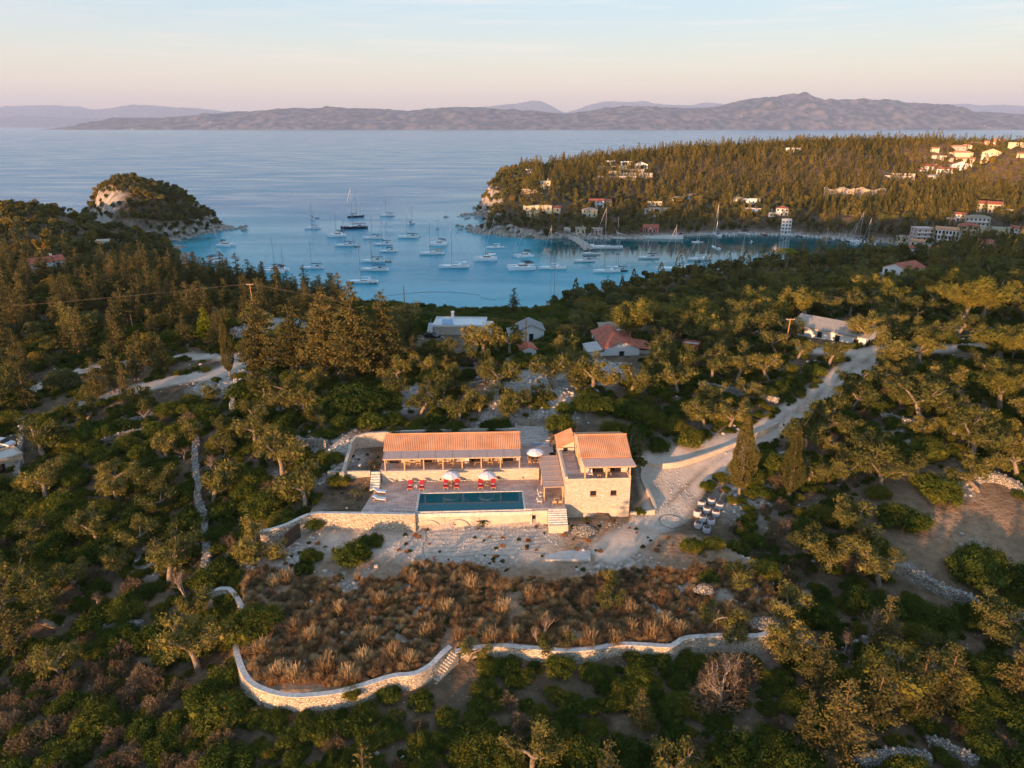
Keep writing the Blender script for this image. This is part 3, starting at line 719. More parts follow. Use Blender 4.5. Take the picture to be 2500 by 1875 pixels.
def smooth_line(pts, step=1.0):
    """Catmull-Rom resample of a 3-D polyline"""
    out = []; n = len(pts); Pn = [Vector(p) for p in pts]
    for i in range(n - 1):
        p0 = Pn[max(i - 1, 0)]; p1 = Pn[i]; p2 = Pn[i + 1]; p3 = Pn[min(i + 2, n - 1)]
        m = max(1, int((p2 - p1).length / step))
        for k in range(m):
            t = k / m
            out.append(.5 * ((2 * p1) + (-p0 + p2) * t + (2 * p0 - 5 * p1 + 4 * p2 - p3) * t * t + (-p0 + 3 * p1 - 3 * p2 + p3) * t ** 3))
    out.append(Pn[-1]); return [tuple(p) for p in out]
def tile_plane(mb, p00, p10, p11, p01, pitch=.30, amp=.052, th=.10):
    """corrugated clay-tile slope: p00-p10 eave, p01-p11 ridge; channels run from eave to ridge"""
    p00, p10, p11, p01 = map(Vector, (p00, p10, p11, p01))
    nrm = (p10 - p00).cross(p01 - p00).normalized()
    n = max(2, int((p10 - p00).length / pitch)); prof = []
    for i in range(n):
        for s_, a in ((0, 0), (.22, .75), (.42, 1), (.62, .75), (.84, 0)): prof.append(((i + s_) / n, a))
    prof.append((1, 0)); V = []; rows = 7; k = len(prof)
    for j in range(rows + 1):
        t = j / rows
        for s_, a in prof:
            V.append(p00.lerp(p10, s_).lerp(p01.lerp(p11, s_), t) + nrm * (a * amp + .0))
    base = len(V)
    V += [q - nrm * th for q in V[:k]] + [q - nrm * th for q in V[rows * k:rows * k + k]]
    Fc = [(j * k + i, j * k + i + 1, (j + 1) * k + i + 1, (j + 1) * k + i) for j in range(rows) for i in range(k - 1)]
    Fc += [(base + i, base + i + 1, i + 1, i) for i in range(k - 1)]
    Fc += [(rows * k + i, rows * k + i + 1, base + k + i + 1, base + k + i) for i in range(k - 1)]
    Fc += [(base + i + 1, base + i, base + k + i, base + k + i + 1) for i in range(k - 1)]
    Fc += [(base, 0, rows * k, base + k), (k - 1, base + k - 1, base + 2 * k - 1, rows * k + k - 1)]
    mb.add(V, Fc)

# ================================================================== POOL TERRACE
mb = MB()
zf = 19.98
outline = [(-23.0,-.55), (-14.75,-.55), (-14.75,5.4), (2.1,5.4), (2.1,-.55), (5.2,-.55), (5.2,9.0), (-21.4,9.0)]
mb.prism(outline, 19.5, zf)
vobj(mb, "pool_deck", M['deck'], kind='structure')
pool = vthing("swimming_pool", -6.3, 2.5, 19.9, "long dark teal infinity pool set in the pinkish stone deck", "swimming pool")
q = MB(); q.box(-8.10,8.10,-2.75,2.6,-.06,-.02); q.build("water", M['pool'], pool)
q = MB(); q.box(-8.45,8.4,2.62,2.9,-.6,.085); q.box(-8.45,-8.12,-2.9,2.61,-.6,.085); q.box(8.12,8.4,-2.9,2.61,-.6,.085); q.build("coping", M['coping'], pool)
q = MB(); q.box(-8.7,9.3,-3.12,-2.92,-.7,.01); q.box(-8.7,9.3,-3.5,-3.3,-.7,-.12); q.box(-8.1,8.1,-2.91,-2.76,-.5,-.075); q.build("overflow_edge", M['coping'], pool)
q = MB(); q.box(-8.6,9.2,-3.29,-3.13,-.69,-.33); q.build("overflow_channel", M['pool'], pool)
# pool front wall with two blind arches and a doorway
pf = vthing("pool_front_wall", -6, -1.2, 17.2, "lime rendered wall below the pool with two blind arches and a dark doorway", "wall")
q = MB(); q.box(-8.9,8.68,.22,.6,-.3,2.05); q.box(8.68,9.0,.0,.6,-.3,2.05); q.box(9.02,9.7,.55,.7,-.3,1.95); q.box(9.6,11.38,.1,.62,-.3,2.72); q.box(9.0,9.6,.1,.62,1.98,2.68); q.build("wall", M['plinth'], pf)
q = MB(); q.box(9.03,9.58,.36,.5,-.2,1.96); q.build("door", M['dark'], pf)
for cx0 in (-6.9, -2.4):
    q = MB(); pr = []; n = 18
    for k in range(n + 1):
        a = math.pi * k / n; pr.append((cx0 + 1.9 * math.cos(a), 1.45 * math.sin(a)))
    inn = [(cx0 + 1.62 * math.cos(math.pi * k / n), 1.2 * math.sin(math.pi * k / n)) for k in range(n + 1)]
    for k in range(n):
        (a0, c0), (a1, c1), (b0, d0), (b1, d1) = pr[k], pr[k + 1], inn[k], inn[k + 1]
        q.hexa([(b0,.02,d0+.1), (a0,.02,c0+.1), (a0,.21,c0+.1), (b0,.21,d0+.1)], [(b1,.02,d1+.1), (a1,.02,c1+.1), (a1,.21,c1+.1), (b1,.21,d1+.1)])
    q.build("arch", M['limestone'], pf)
q = MB(); q.box(-4.9,-4.3,.1,.215,-.3,1.9); q.box(-.4,1.0,.1,.215,.3,1.7); q.box(1.0,8.6,.0,.215,-.3,.12); q.build("stone_pier", M['limestone'], pf)

# ---- retaining wall between pool deck and upper terrace
def zline(a, b, n=24, z=0): return [(a[0] + (b[0] - a[0]) * i / n, a[1] + (b[1] - a[1]) * i / n, z) for i in range(n + 1)]
tw = vthing("terrace_wall", -8, 9.1, 19.9, "pale stone wall behind the red loungers holding the upper terrace", "wall")
q = MB(); q.box(-12.95,12.9,-.1,.3,-.2,2.08); q.build("wall", M['limestone'], tw)
q = MB(); q.box(-12.97,12.92,-.13,.32,2.083,2.13); q.build("coping", M['coping'], tw)
for k, uu in enumerate((-10.5, -7.9, -3.4, .6, 3.3, 6.2, 10.2)):
    q = MB(); q.box(uu-.09,uu+.09,-.26,-.105,.35,.62); q.build("wall_lamp", M['wood_dark'], tw)
mb = MB(); mb.box(-21.2,7.9,9.41,12.0,21.8,22.05); mb.box(1.2,7.9,12.01,23.5,21.8,22.04); vobj(mb, "upper_terrace", M['deck'], kind='structure')
# ---- left stair
ls = vthing("garden_stair", -21.8, 9.3, 20, "short pale stone stair at the left end of the pool deck", "steps")
for k in range(7):
    q = MB(); q.box(-.75,.72,-2.9+k*.41,-2.9+(k+1)*.41+.02*(k<6),-.1,.28*(k+1)+.02); q.build("step", M['coping'], ls)
# ---- left garden front wall and tall curved wall behind the garden and the long house
gw = MB(); gw.box(-29.6,-22.75,9.0,9.4,19.8,22.12)
vobj(gw, "garden_wall", M['limestone'], label="straight pale stone wall left of the short stair by the pool", cat="wall")
cl = [VL(829,1163,21.6), VL(837,1154,22.2), VL(849.5,1127,22.2), VL(862,1098,22.2), VL(871,1091,22.2), VL(898,1087,22.2), VL(938,1085,22.2)]
line = smooth_line([(a[0], a[1], 0) for a in cl] + [(-16,19.6,0), (-8,19.7,0), (1.6,19.7,0)], .8)
cw = MB(); n_ = len(line)
wall_strip(cw, line, .5, lambda i: 22.3 + 2.3 * min(1, i / (n_ * .3)) , 21.3, 0, .02)
vobj(cw, "curved_retaining_wall", M['limestone'], label="tall pale curved retaining wall wrapping the garden and the back of the long house", cat="wall")
cw = MB(); wall_strip(cw, [(1.75,19.8,0),(1.75,23.4,0)], .4, 24.1, 21.5); vobj(cw, "courtyard_side_wall", M['limestone'], label="short stone wall at the left of the courtyard steps", cat="wall")
# ---- long stone wall continuing left from the pool, sinking down towards the wooden gate
fr = [P(1014,1256,19.9), P(900,1254,20), P(800,1253,20), P(765,1254,20), P(735,1264,19.8), P(700,1281,19.5), P(665,1292,19.2), P(635,1298,19)]
fw = MB(); ln = smooth_line(fr, .8); wall_strip(fw, ln, .55, lambda i: ln[i][2] + .05, lambda i: 16.6, .12, .015)
fw.build("garden_retaining_wall", M['drystone'], label="long rough stone wall curving down left from the pool", cat="wall")
fc = MB(); wall_strip(fc, ln, .62, lambda i: ln[i][2] + .13, lambda i: ln[i][2] + .055); fc.build("coping", M['coping'], bpy.data.objects["garden_retaining_wall"])
gt = P(716,1322,17.2)
g_ = empty("wooden_gate", gt, R(58), "dark brown boarded gate set against the rough stone wall left of the pool", "gate")
for k in range(8):
    q = MB(); q.box(-1.5+k*.38,-1.5+k*.38+.34,-.03,.03,-.3,2.0+.06*k); q.build("board", M['wood_dark'], g_)
# ---- stair passage, front stairs
mb = MB(); mb.box(5.22,8.2,-.55,12,19.4,20.0); vobj(mb, "stair_passage", M['deck'], kind='structure')
fs = vthing("front_stair", 6.85, -.55, 20, "wide pale rendered front stair dropping to the gravel beside the tall house", "steps")
for k in range(8):
    q = MB(); q.box(-1.42,1.42,-.34*(k+1),-.34*k-.003,-3.2,-.19*(k+1)+.16); q.build("step", M['coping'], fs)
q = MB(); q.box(-1.46,1.46,-2.82,-2.725,-3.2,-1.38); q.build("front_face", M['plinth'], fs)

# ================================================================== LONG HOUSE
lh = vthing("long_house", -9.3, 12, 22.04, "long low stone house with new orange tiled roof and reed porch above the pool", "house")
def lhx(m): return m
q = MB()
openings = [(-10.6,-9.1), (-5.0,-3.5), (3.0,4.6), (8.4,10.1)]
xs = [-11.2] + [e for o in openings for e in o] + [11.0]
for a, c in zip(xs[0::2], xs[1::2]): q.box(a, c, 0, .4, 0, 2.3)
for a, c in openings: q.box(a, c, 0.005, .395, 1.95, 2.3)
q.box(-11.2,11.0,.41,5.9,0,2.28); q.build("wall", M['limestone'], lh)
for gx_ in (-11.2, 10.7):
    q = MB(); q.add([(gx_,0,2.3),(gx_,5.9,2.3),(gx_,3.2,3.55),(gx_+.3,0,2.3),(gx_+.3,5.9,2.3),(gx_+.3,3.2,3.55)],[(0,2,1),(3,4,5),(0,1,4,3),(1,2,5,4),(2,0,3,5)]); q.build("gable", M['limestone'], lh)
for a, c in openings:
    q = MB(); q.box(a,c,.3,.40,0,1.95); d = q.build("door", M['dark'], lh)
    q = MB(); q.box((a+c)/2-.04,(a+c)/2+.04,.26,.299,0,1.95); q.box(a,a+.07,.26,.299,0,1.95); q.box(c-.07,c,.26,.299,0,1.95); q.build("door_frame", M['wood_dark'], d)
    q = MB(); q.box(c+.03,c+.42,-.06,-.01,.05,1.95); q.build("shutter", M['wood_dark'], lh)
    q = MB(); q.box(a-.42,a-.03,-.06,-.01,.05,1.95); q.build("shutter", M['wood_dark'], lh)
q = MB(); tile_plane(q, (-11.5,-.28,2.33),(11.35,-.28,2.33),(11.35,3.35,3.75),(-11.5,3.35,3.75)); q.build("front_roof_slope", M['tile'], lh)
q = MB(); tile_plane(q, (11.35,6.5,2.5),(-11.5,6.5,2.5),(-11.5,3.35,3.75),(11.35,3.35,3.75)); q.build("rear_roof_slope", M['tile'], lh)
q = MB(); q.tube([(-11.55,3.35,3.77),(11.4,3.35,3.77)],.12,8); q.build("ridge_cap", M['tile'], lh)
q = MB()
q.hexa([(-11.35,-2.85,2.02),(11.2,-2.85,2.02),(11.2,-.2,2.26),(-11.35,-.2,2.26)],[(-11.35,-2.85,2.09),(11.2,-2.85,2.09),(11.2,-.2,2.33),(-11.35,-.2,2.33)])
pgm = q.build("porch_roof", M['reed'], lh)
for k in range(9):
    q = MB(); x = -11.3 + 22.45*k/8; q.hexa([(x-.03,-2.86,2.092),(x+.03,-2.86,2.092),(x+.03,-.25,2.322),(x-.03,-.25,2.322)],[(x-.03,-2.86,2.12),(x+.03,-2.86,2.12),(x+.03,-.25,2.35),(x-.03,-.25,2.35)]); q.build("batten", M['wood_pale'], pgm)
q = MB(); q.box(-11.3,11.15,-2.78,-2.6,1.86,2.02); q.build("porch_beam", M['wood_pale'], lh)
for k in range(8):
    x = -11.0 + 21.95*k/7; q = MB(); q.box(x-.09,x+.09,-2.78,-2.6,0,1.86); q.build("post", M['wood_pale'], lh)

# ================================================================== TALL HOUSE
th = vthing("tall_house", 13.25, .6, 17.2, "two storey stone house with orange tiled roof and balcony over blank rendered base", "house")
q = MB()
W2 = 5.03
win = [(-1.15,-.15),(2.0,3.0)]   # window openings on the front, z 4.0..5.0
q.box(-W2,win[0][0],0,.5,1.85,6.9); q.box(win[0][1],win[1][0],0,.5,1.85,6.9); q.box(win[1][1],W2,0,.5,1.85,6.9)
for a, c in win: q.box(a,c,.003,.497,1.85,4.0); q.box(a,c,.003,.497,5.0,6.9)
q.box(-W2,W2,.51,14.0,-1,6.88); q.build("wall", M['limestone'], th)
q = MB(); q.box(-W2-.02,W2+.02,.05,.5,-1,1.845); q.build("plinth", M['plinth'], th)
for a, c in win:
    q = MB(); q.box(a+.05,c-.05,.25,.30,4.05,4.95); wd = q.build("window", M['dark'], th)
    q = MB(); q.box(a,a+.07,.2,.32,4.0,5.0); q.box(c-.07,c,.2,.32,4.0,5.0); q.box(a+.07,c-.07,.2,.32,4.93,5.0); q.box(a+.07,c-.07,.2,.32,4.0,4.07); q.build("frame", M['wood'], wd)
    q = MB(); q.box(a+.07,c-.07,-.06,.19,3.93,3.998); q.build("sill", M['coping'], wd)
q = MB(); q.box(-W2,W2-.0,.05,13.9,6.9,6.94); q.build("balcony_floor", M['deck'], th)
q = MB(); q.box(-W2-.04,-W2+.36,.0,9.4,6.9,7.5); q.box(-W2+.36,W2,-.04,.16,6.9,7.12); q.box(W2-.3,W2+.03,.16,2.4,6.9,7.35); q.build("parapet", M['render'], th)
# upper storey
q = MB(); ux0, ux1, v0, v1 = -2.35, 4.95, 2.25, 11.2
op = [(-1.15,1.15),(2.15,3.95)]
q.box(ux0,op[0][0],v0,v0+.4,6.94,9.6); q.box(op[0][1],op[1][0],v0,v0+.4,6.94,9.6); q.box(op[1][1],ux1,v0,v0+.4,6.94,9.6)
for a, c in op: q.box(a,c,v0+.003,v0+.397,9.0,9.6)
q.box(ux0,ux1,v0+.41,v1,6.94,9.55)
for x in (ux0, ux1-.35): q.add([(x,v0,9.6),(x+.35,v0,9.6),(x+.35,v1,9.6),(x,v1,9.6),(x,6.75,11.25),(x+.35,6.75,11.25)],[(0,1,5,4),(2,3,4,5),(0,4,3),(1,2,5)])
q.build("upper_wall", M['render'], th)
for a, c in op:
    q = MB(); q.box(a,c,v0+.3,v0+.40,6.95,9.0); d = q.build("terrace_door", M['dark'], th)
    q = MB(); 
    for x in (a, (a+c)/2-.03, c-.07): q.box(x,x+.07,v0+.25,v0+.299,6.95,9.0)
    q.build("door_frame", M['wood_dark'], d)
for yy in (4.2, 7.4):
    q = MB(); q.box(ux0-.09,ux0-.01,yy,yy+1.15,6.98,8.9); q.build("shutter", M['ochre'], th)
    q = MB(); q.box(ux0-.10,ux0-.02,yy+1.3,yy+1.45,6.98,7.3); q.build("planter", M['wood_dark'], th)
q = MB(); tile_plane(q, (ux0-.2,2.0,9.68),(ux1+.45,2.0,9.68),(ux1+.45,6.75,11.38),(ux0-.2,6.75,11.38)); q.build("front_roof_slope", M['tile'], th)
q = MB(); tile_plane(q, (ux1+.45,11.6,9.7),(ux0-.2,11.6,9.7),(ux0-.2,6.75,11.38),(ux1+.45,6.75,11.38)); q.build("rear_roof_slope", M['tile'], th)
q = MB(); q.tube([(ux0-.3,6.75,11.42),(ux1+.5,6.75,11.42)],.13,8); q.build("ridge_cap", M['tile'], th)
q = MB(); q.hexa([(ux0+.15,-.15,9.1),(ux1+.8,-.15,9.1),(ux1+.45,1.98,9.5),(ux0-.1,1.98,9.5)],[(ux0+.15,-.15,9.17),(ux1+.8,-.15,9.17),(ux1+.45,1.98,9.57),(ux0-.1,1.98,9.57)]); q.build("balcony_canopy", M['reed'], th)
q = MB(); q.box(ux0+.2,ux1+.6,-.1,.06,8.94,9.1); q.build("canopy_beam", M['wood_pale'], th)
for x in (ux0+.3, 1.25, 4.85):
    q = MB(); q.box(x-.11,x+.11,.17,.37,6.95,8.94); q.build("canopy_post", M['wood_pale'], th)
# rear wing with a single slope to the left
q = MB(); q.box(-5.0,-2.5,9.7,14.7,6.88,7.75); q.add([(-5,9.7,7.9),(-2.5,9.7,7.9),(-2.5,9.7,9.0),(-5,10.1,7.9),(-2.5,10.1,7.9),(-2.5,10.1,9.0)],[(0,1,2),(5,4,3),(0,2,5,3),(1,4,5,2)]); q.build("wing_wall", M['render'], th)
q = MB(); tile_plane(q, (-5.3,14.9,7.85),(-5.3,9.5,7.85),(-2.4,9.5,9.15),(-2.4,14.9,9.15)); q.build("wing_roof", M['tile'], th)
q = MB(); q.box(-4.3,-3.6,9.6,9.69,7.2,7.75); q.build("wing_window", M['dark'], th)
# balcony furniture
def chair(name, loc, rz, label, cat="armchair", group=None, m='fabric', s=1.0):
    e = empty(name, loc, rz, label, cat, group); e.scale = (s,)*3
    q = MB(); q.box(-.32,.32,-.3,.3,.34,.44); q.build("seat", M[m], e)
    q = MB(); q.hexa([(-.32,.26,.42),(.32,.26,.42),(.32,.34,.42),(-.32,.34,.42)],[(-.32,.42,.95),(.32,.42,.95),(.32,.5,.95),(-.32,.5,.95)]); q.build("backrest", M[m], e)
    for a in (-.36,.32):
        q = MB(); q.box(a,a+.05,-.32,.36,.56,.61); q.box(a,a+.05,-.32,-.26,.0,.56); q.box(a,a+.05,.3,.36,.0,.56); q.build("side_frame", M['wood_pale'], e)
    return e
def table(name, loc, rz, label, w=.8, d=.8, h=.72, m='wood_pale', group=None):
    e = empty(name, loc, rz, label, "table", group)
    q = MB(); q.box(-w/2,w/2,-d/2,d/2,h-.05,h); q.build("table_top", M[m], e)
    for a in (-1,1):
        for c in (-1,1):
            q = MB(); q.box(a*(w/2-.06)-.03,a*(w/2-.06)+.03,c*(d/2-.06)-.03,c*(d/2-.06)+.03,0,h-.05); q.build("leg", M[m], e)
    return e
zb = 24.14
chair("armchair", V3(12.2,1.9,zb), VR, "white cushioned armchair on the balcony under the left canopy post")
chair("armchair", V3(15.0,1.9,zb), VR, "pale wooden armchair on the balcony between the two dark doors", m='wood_pale')
table("side_table", V3(13.5,1.6,zb), VR, "small low pale table on the balcony of the tall house", .6,.6,.4)

# ================================================================== TERRACE FURNITURE
# reed pergola over the passage between the houses
pg = vthing("reed_pergola", 6.6, 7, 20, "sloping reed covered pergola between the pool deck and the tall house", "pergola")
q = MB(); q.hexa([(-1.65,-5.3,2.3),(1.55,-5.2,2.3),(1.5,4.1,3.25),(-1.7,4.1,3.25)],[(-1.65,-5.3,2.38),(1.55,-5.2,2.38),(1.5,4.1,3.33),(-1.7,4.1,3.33)]); q.build("reed_roof", M['reed'], pg)
for k in range(7):
    q = MB(); y = -5.2+k*1.5; z = 2.3+(y+5.3)/9.4*.95; q.box(-1.7,1.6,y,y+.1,z+.085,z+.125); q.build("batten", M['wood_pale'], pg)
for x, y in ((-1.5,-5.1),(1.4,-5.1),(-1.5,0),(1.4,0)):
    q = MB(); z = 2.3+(y+5.3)/9.4*.95; q.box(x-.1,x+.1,y-.1,y+.1,0,z-.01); q.build("post", M['wood_pale'], pg)
mb = table("dining_table", V3(7.0,1.3,20.02), VR, "small pale wooden table at the open end of the reed pergola", .9,.5,.75)
chair("wooden_chair", V3(6.6,.65,20.02), VR+math.pi, "left of two pale wooden chairs under the end of the reed pergola", "chair", m='wood_pale', s=.8)
chair("wooden_chair", V3(7.5,.65,20.02), VR+math.pi, "right of two pale wooden chairs under the end of the reed pergola", "chair", m='wood_pale', s=.8)

def lounger(loc, rz, label, m, group, up=.5):
    e = empty("sun_lounger", loc, rz, label, "sun lounger", group)
    q = MB(); q.box(-.38,.38,-1.1,.95,.24,.30); q.build("frame", M['wood_pale'], e)
    for a, c in ((-.33,-1.0),(.33,-1.0),(-.33,.8),(.33,.8)):
        q = MB(); q.box(a-.04,a+.04,c-.04,c+.04,0,.24); q.build("leg", M['wood_pale'], e)
    q = MB(); q.box(-.36,.36,-1.0,.25,.303,.40); cu = q.build("seat_cushion", M[m], e)
    q = MB(); q.hexa([(-.36,.26,.31),(.36,.26,.31),(.36,1.05,.31+up),(-.36,1.05,.31+up)],[(-.36,.22,.40),(.36,.22,.40),(.36,1.0,.40+up),(-.36,1.0,.40+up)]); q.build("back_cushion", M[m], e)
    q = MB(); q.box(-.27,.27,-.1,.12,.402,.44); q.build("folded_towel", M['fabric'], e)
    return e
lp = [(1001,1190), (1030,1190), (1088.5,1187), (1115,1187), (1173,1187), (1204,1187)]
names = ["red cushioned lounger at the far left of the row by the stone wall", "red cushioned lounger second from left, right of the small white table",
         "red cushioned lounger left of the first white parasol pole", "red cushioned lounger right of the first white parasol pole",
         "red cushioned lounger left of the second white parasol pole", "red cushioned lounger right of the second parasol, last of the row"]
for (a, c), nm in zip(lp, names):
    u, v = VL(a, c, 20.1); lounger(V3(u, v+.25, 19.99), VR, nm, 'red', "red loungers along the pool deck", .42)
u, v = VL(928,1199,20.3); lounger(V3(u, v, 19.99), VR+R(78), "white towelled lounger at the left deck edge, the one nearer the stair", 'towel', "white loungers at the left deck edge", .55)
u, v = VL(927,1217,20.3); lounger(V3(u, v, 19.99), VR+R(80), "white towelled lounger at the left deck edge, the one nearer the pool front", 'towel', "white loungers at the left deck edge", .55)
for (a, c), nm in (((1319,1203),"white deck chair nearest the reed pergola on the right deck edge"), ((1322,1213),"white deck chair between the other two on the right deck edge"), ((1318,1225),"pale wooden deck chair at the front right corner of the pool deck")):
    u, v = VL(a, c, 20.2); chair("deck_chair", V3(u, v, 19.99), VR+R(75), nm, "deck chair", "deck chairs right of the pool")
def parasol(loc, label, group=None, r=1.45, h=2.35, m='fabric'):
    e = empty("parasol", loc, R(10), label, "parasol", group)
    q = MB(); q.tube([(0,0,0),(0,0,h+.1)],.035,8); q.build("pole", M['wood_pale'], e)
    q = MB(); q.cone((0,0),.32,.28,0,.1,12); q.build("base", M['wood_pale'], e)
    q = MB(); n = 8; V = [(0,0,h+.05)]
    for rr_, zz in ((.5,h-.14),(1,h-.5)):
        for k in range(n*2):
            a = math.pi*k/n; f = 1 if k % 2 == 0 else .955; V.append((r*rr_*f*math.cos(a), r*rr_*f*math.sin(a), zz+(0 if k % 2 == 0 else -.03)))
    for k in range(n*2):
        a = math.pi*k/n; f = 1 if k % 2 == 0 else .955; V.append((r*f*math.cos(a), r*f*math.sin(a), h-.66))
    m2 = n*2; F = [(0,1+k,1+(k+1)%m2) for k in range(m2)]
    for j in (0,1): F += [(1+j*m2+k,1+(j+1)*m2+k,1+(j+1)*m2+(k+1)%m2,1+j*m2+(k+1)%m2) for k in range(m2)]
    q.add(V,F); q.build("canopy", M[m], e)
    for k in range(n):
        a = 2*math.pi*k/n; q = MB(); q.tube([(.03*math.cos(a),.03*math.sin(a),h-.6),(r*.6*math.cos(a),r*.6*math.sin(a),h-.3)],.012,4); q.build("rib", M['wood_pale'], e)
    return e
u, v = VL(1102,1187,20); parasol(V3(u,v+.4,19.99), "white octagonal parasol over the middle pair of red loungers", "white parasols of the villa")
u, v = VL(1189,1187,20); parasol(V3(u,v+.4,19.99), "white octagonal parasol over the right pair of red loungers", "white parasols of the villa")
u, v = VL(1306,1128,22.05); parasol(V3(u,v,22.05), "white octagonal parasol over the dining set right of the long house", "white parasols of the villa")
table("garden_table", V3(u,v,22.05), VR, "brown wooden table under the parasol right of the long house", 1.3,1.0,.74,'wood')
for k in range(4):
    a = R(45+90*k); side = ["back left","front left","front right","back right"][(k+1)%4]
    chair("garden_chair", V3(u+1.0*math.cos(a),v+1.0*math.sin(a),22.05), VR+a-math.pi/2, f"{('back right','back left','front left','front right')[k]} brown chair of the set under the terrace parasol", "chair", "brown chairs under the terrace parasol", 'wood', .85)
table("side_table", V3(*VL(1015,1190,20),19.99), VR, "small white table between the two left red loungers", .4,.4,.4,'fabric')
ch = [(993.5,"nearest the left door"),(1020.5,"left of the second door"),(1076,"right of the second door"),(1101,"beside the middle porch post"),(1197,"right of the third door"),(1222,"left of the fourth door")]
for a, nm in ch:
    u, v = VL(a,1134,22.6); chair("porch_chair", V3(u,11.0,22.05), VR+R(random.uniform(-12,12)), "reclining porch chair "+nm+" of the long house", "chair", "reclining chairs along the porch", 'wood_pale')
table("porch_table", V3(-5.2,10.8,22.05), VR, "low pale table in the middle of the long porch", 1.1,.7,.5)
chair("porch_sofa", V3(-7.0,11.0,22.05), VR, "pale sofa left of the low porch table", "sofa"); bpy.data.objects[-1] if False else None
# barbecue corner, blue mat, courtyard planters
bq = vthing("barbecue", 7.3, 12.3, 22.04, "dark barbecue trolley against the tall house behind the pergola", "barbecue")
q = MB(); q.box(-.35,.35,-.25,.25,.6,.8); q.build("fire_box", M['black'], bq)
q = MB(); q.tube([(-.35,0,.8),(-.2,0,1.02),(.2,0,1.02),(.35,0,.8)],[.2,.24,.24,.2],8); q.build("lid", M['black'], bq)
for a in (-.3,.3):
    q = MB(); q.box(a-.03,a+.03,-.2,.2,0,.6); q.build("leg", M['steel'], bq)
u0, v0_ = VL(1321,1080,22.1)
q = MB(); q.box(-1.6,1.6,-1.1,1.1,0,.03); m_ = q.build("ground_sheet", mat("blue_sheet", (.20,.28,.42), .6, .1, 2), None, V3(u0,v0_,22.05), VR, label="flat blue sheet lying on the courtyard behind the parasol", cat="sheet")
q = MB(); random.seed(5)
for k in range(30):
    a = random.uniform(0,6.28); r_ = random.uniform(0,.55); q.cone((r_*math.cos(a), r_*.6*math.sin(a)), .16, .03, 0, .1+.3*(1-r_/.6), 6)
q.build("sand_heap", M['plinth'], None, V3(u0,v0_+.2,22.085), VR, label="small heap of sand on the blue courtyard sheet", cat="sand heap")
cs = vthing("courtyard_steps", 4.9, 18.6, 22.0, "broad stone steps with brick edges climbing behind the courtyard", "steps")
for k in range(9):
    q = MB(); q.box(-3.0,3.0,k*.85,(k+1)*.85+.05,-.2,.1+.16*k); s_ = q.build("step", M['coping'], cs)
    q = MB(); x = -1.6 + (k*1.37)%2.2; q.box(x,x+1.7,k*.85+.1,k*.85+.32,.1+.16*k+.002,.15+.16*k); q.build("brick_edge", M['pink'], s_)

# ================================================================== LOWER CURVED WALL, GRAVEL GARDEN
def curved_wall(pts, name, label, zb):
    ln = smooth_line(pts, .7)
    q = MB(); wall_strip(q, ln, .55, lambda i: ln[i][2], lambda i: float(zb), .25, .01); e = q.build(name, M['drystone'], label=label, cat="wall")
    q = MB(); wall_strip(q, ln, .68, lambda i: ln[i][2] + .09, lambda i: ln[i][2] + .004); q.build("coping", M['coping'], e)
    return ln
lnA = curved_wall(lwA[3:], "curved_stone_wall", "long winding pale stone wall left of the diagonal steps, round the dry grass field", 12.6)
lnB = curved_wall(lwB, "curved_stone_wall", "long winding pale stone wall right of the diagonal steps, round the dry grass field", 12.0)
curved_wall([lwA[0], lwA[1], lwA[2]], "stone_enclosure_wall", "short bent pale stone wall at the left corner of the dry grass field", 14)
ds = empty("diagonal_steps", P(1100,1583,15.1), 0, "narrow stone steps running diagonally down the face of the winding wall", "steps")
a0 = Vector(P(1112,1592,15.1)); a1 = Vector(P(1052,1675,12.9)); o0 = Vector(ds.location)
d_ = (a1 - a0); dh = Vector((d_.x, d_.y, 0)); nrm = Vector((-dh.y, dh.x, 0)).normalized()
for k in range(13):
    p = a0 + d_ * (k / 13) - o0; p2 = a0 + dh * ((k + 1) / 13) + Vector((0, 0, d_.z * k / 13)) - o0
    q = MB(); wv = nrm * .55
    lo = [p - wv, p2 - wv, p2 + wv, p + wv]; zt = p.z
    q.hexa([(c.x, c.y, -3.6) for c in lo], [(c.x, c.y, zt) for c in lo]); q.build("step", M['drystone'], ds)

RWALLS = []
def rubble_wall(pxs, name, label, h=1.1, th=.8, seed=1, on_ground=True):
    pts = [G(*c[:2]) if len(c) == 2 else P(*c) for c in pxs]; ln = smooth_line(pts, .5); r = random.Random(seed); RWALLS.append([p[:2] for p in pts])
    q = MB(); wall_strip(q, ln, th, lambda i: float(H(ln[i][0], ln[i][1])) + h, lambda i: float(H(ln[i][0], ln[i][1])) - .6, .15, .12, seed)
    for i in range(0, len(ln) - 1):
        for _ in range(3):
            x = ln[i][0] + r.uniform(-th/2, th/2)*1.2; y = ln[i][1] + r.uniform(-th/2, th/2)*1.2; s_ = r.uniform(.12,.26); z = float(H(x, y)) + h + r.uniform(-.25, .08)
            q.add([(x-s_,y-s_*.8,z-s_),(x+s_,y-s_*.7,z-s_),(x+s_*.8,y+s_,z-s_),(x-s_,y+s_*.7,z-s_),(x-s_*.6,y-s_*.5,z+s_*.7),(x+s_*.6,y-s_*.6,z+s_*.5),(x+s_*.5,y+s_*.6,z+s_*.7),(x-s_*.5,y+s_*.5,z+s_*.55)],[(4,5,6,7),(0,1,5,4),(1,2,6,5),(2,3,7,6),(3,0,4,7)])
    return q.build(name, M['rubble'], label=label, cat="stone wall")
rubble_wall([(481,1080),(478,1120),(481,1165),(487,1196),(484,1228),(497,1260),(503,1307),(507,1355),(504,1397),(509,1439),(513,1473),(506,1511),(478,1532)], "dry_stone_wall", "long crumbling dry stone wall running down the slope left of the field", 1.1, 1.0, 3)
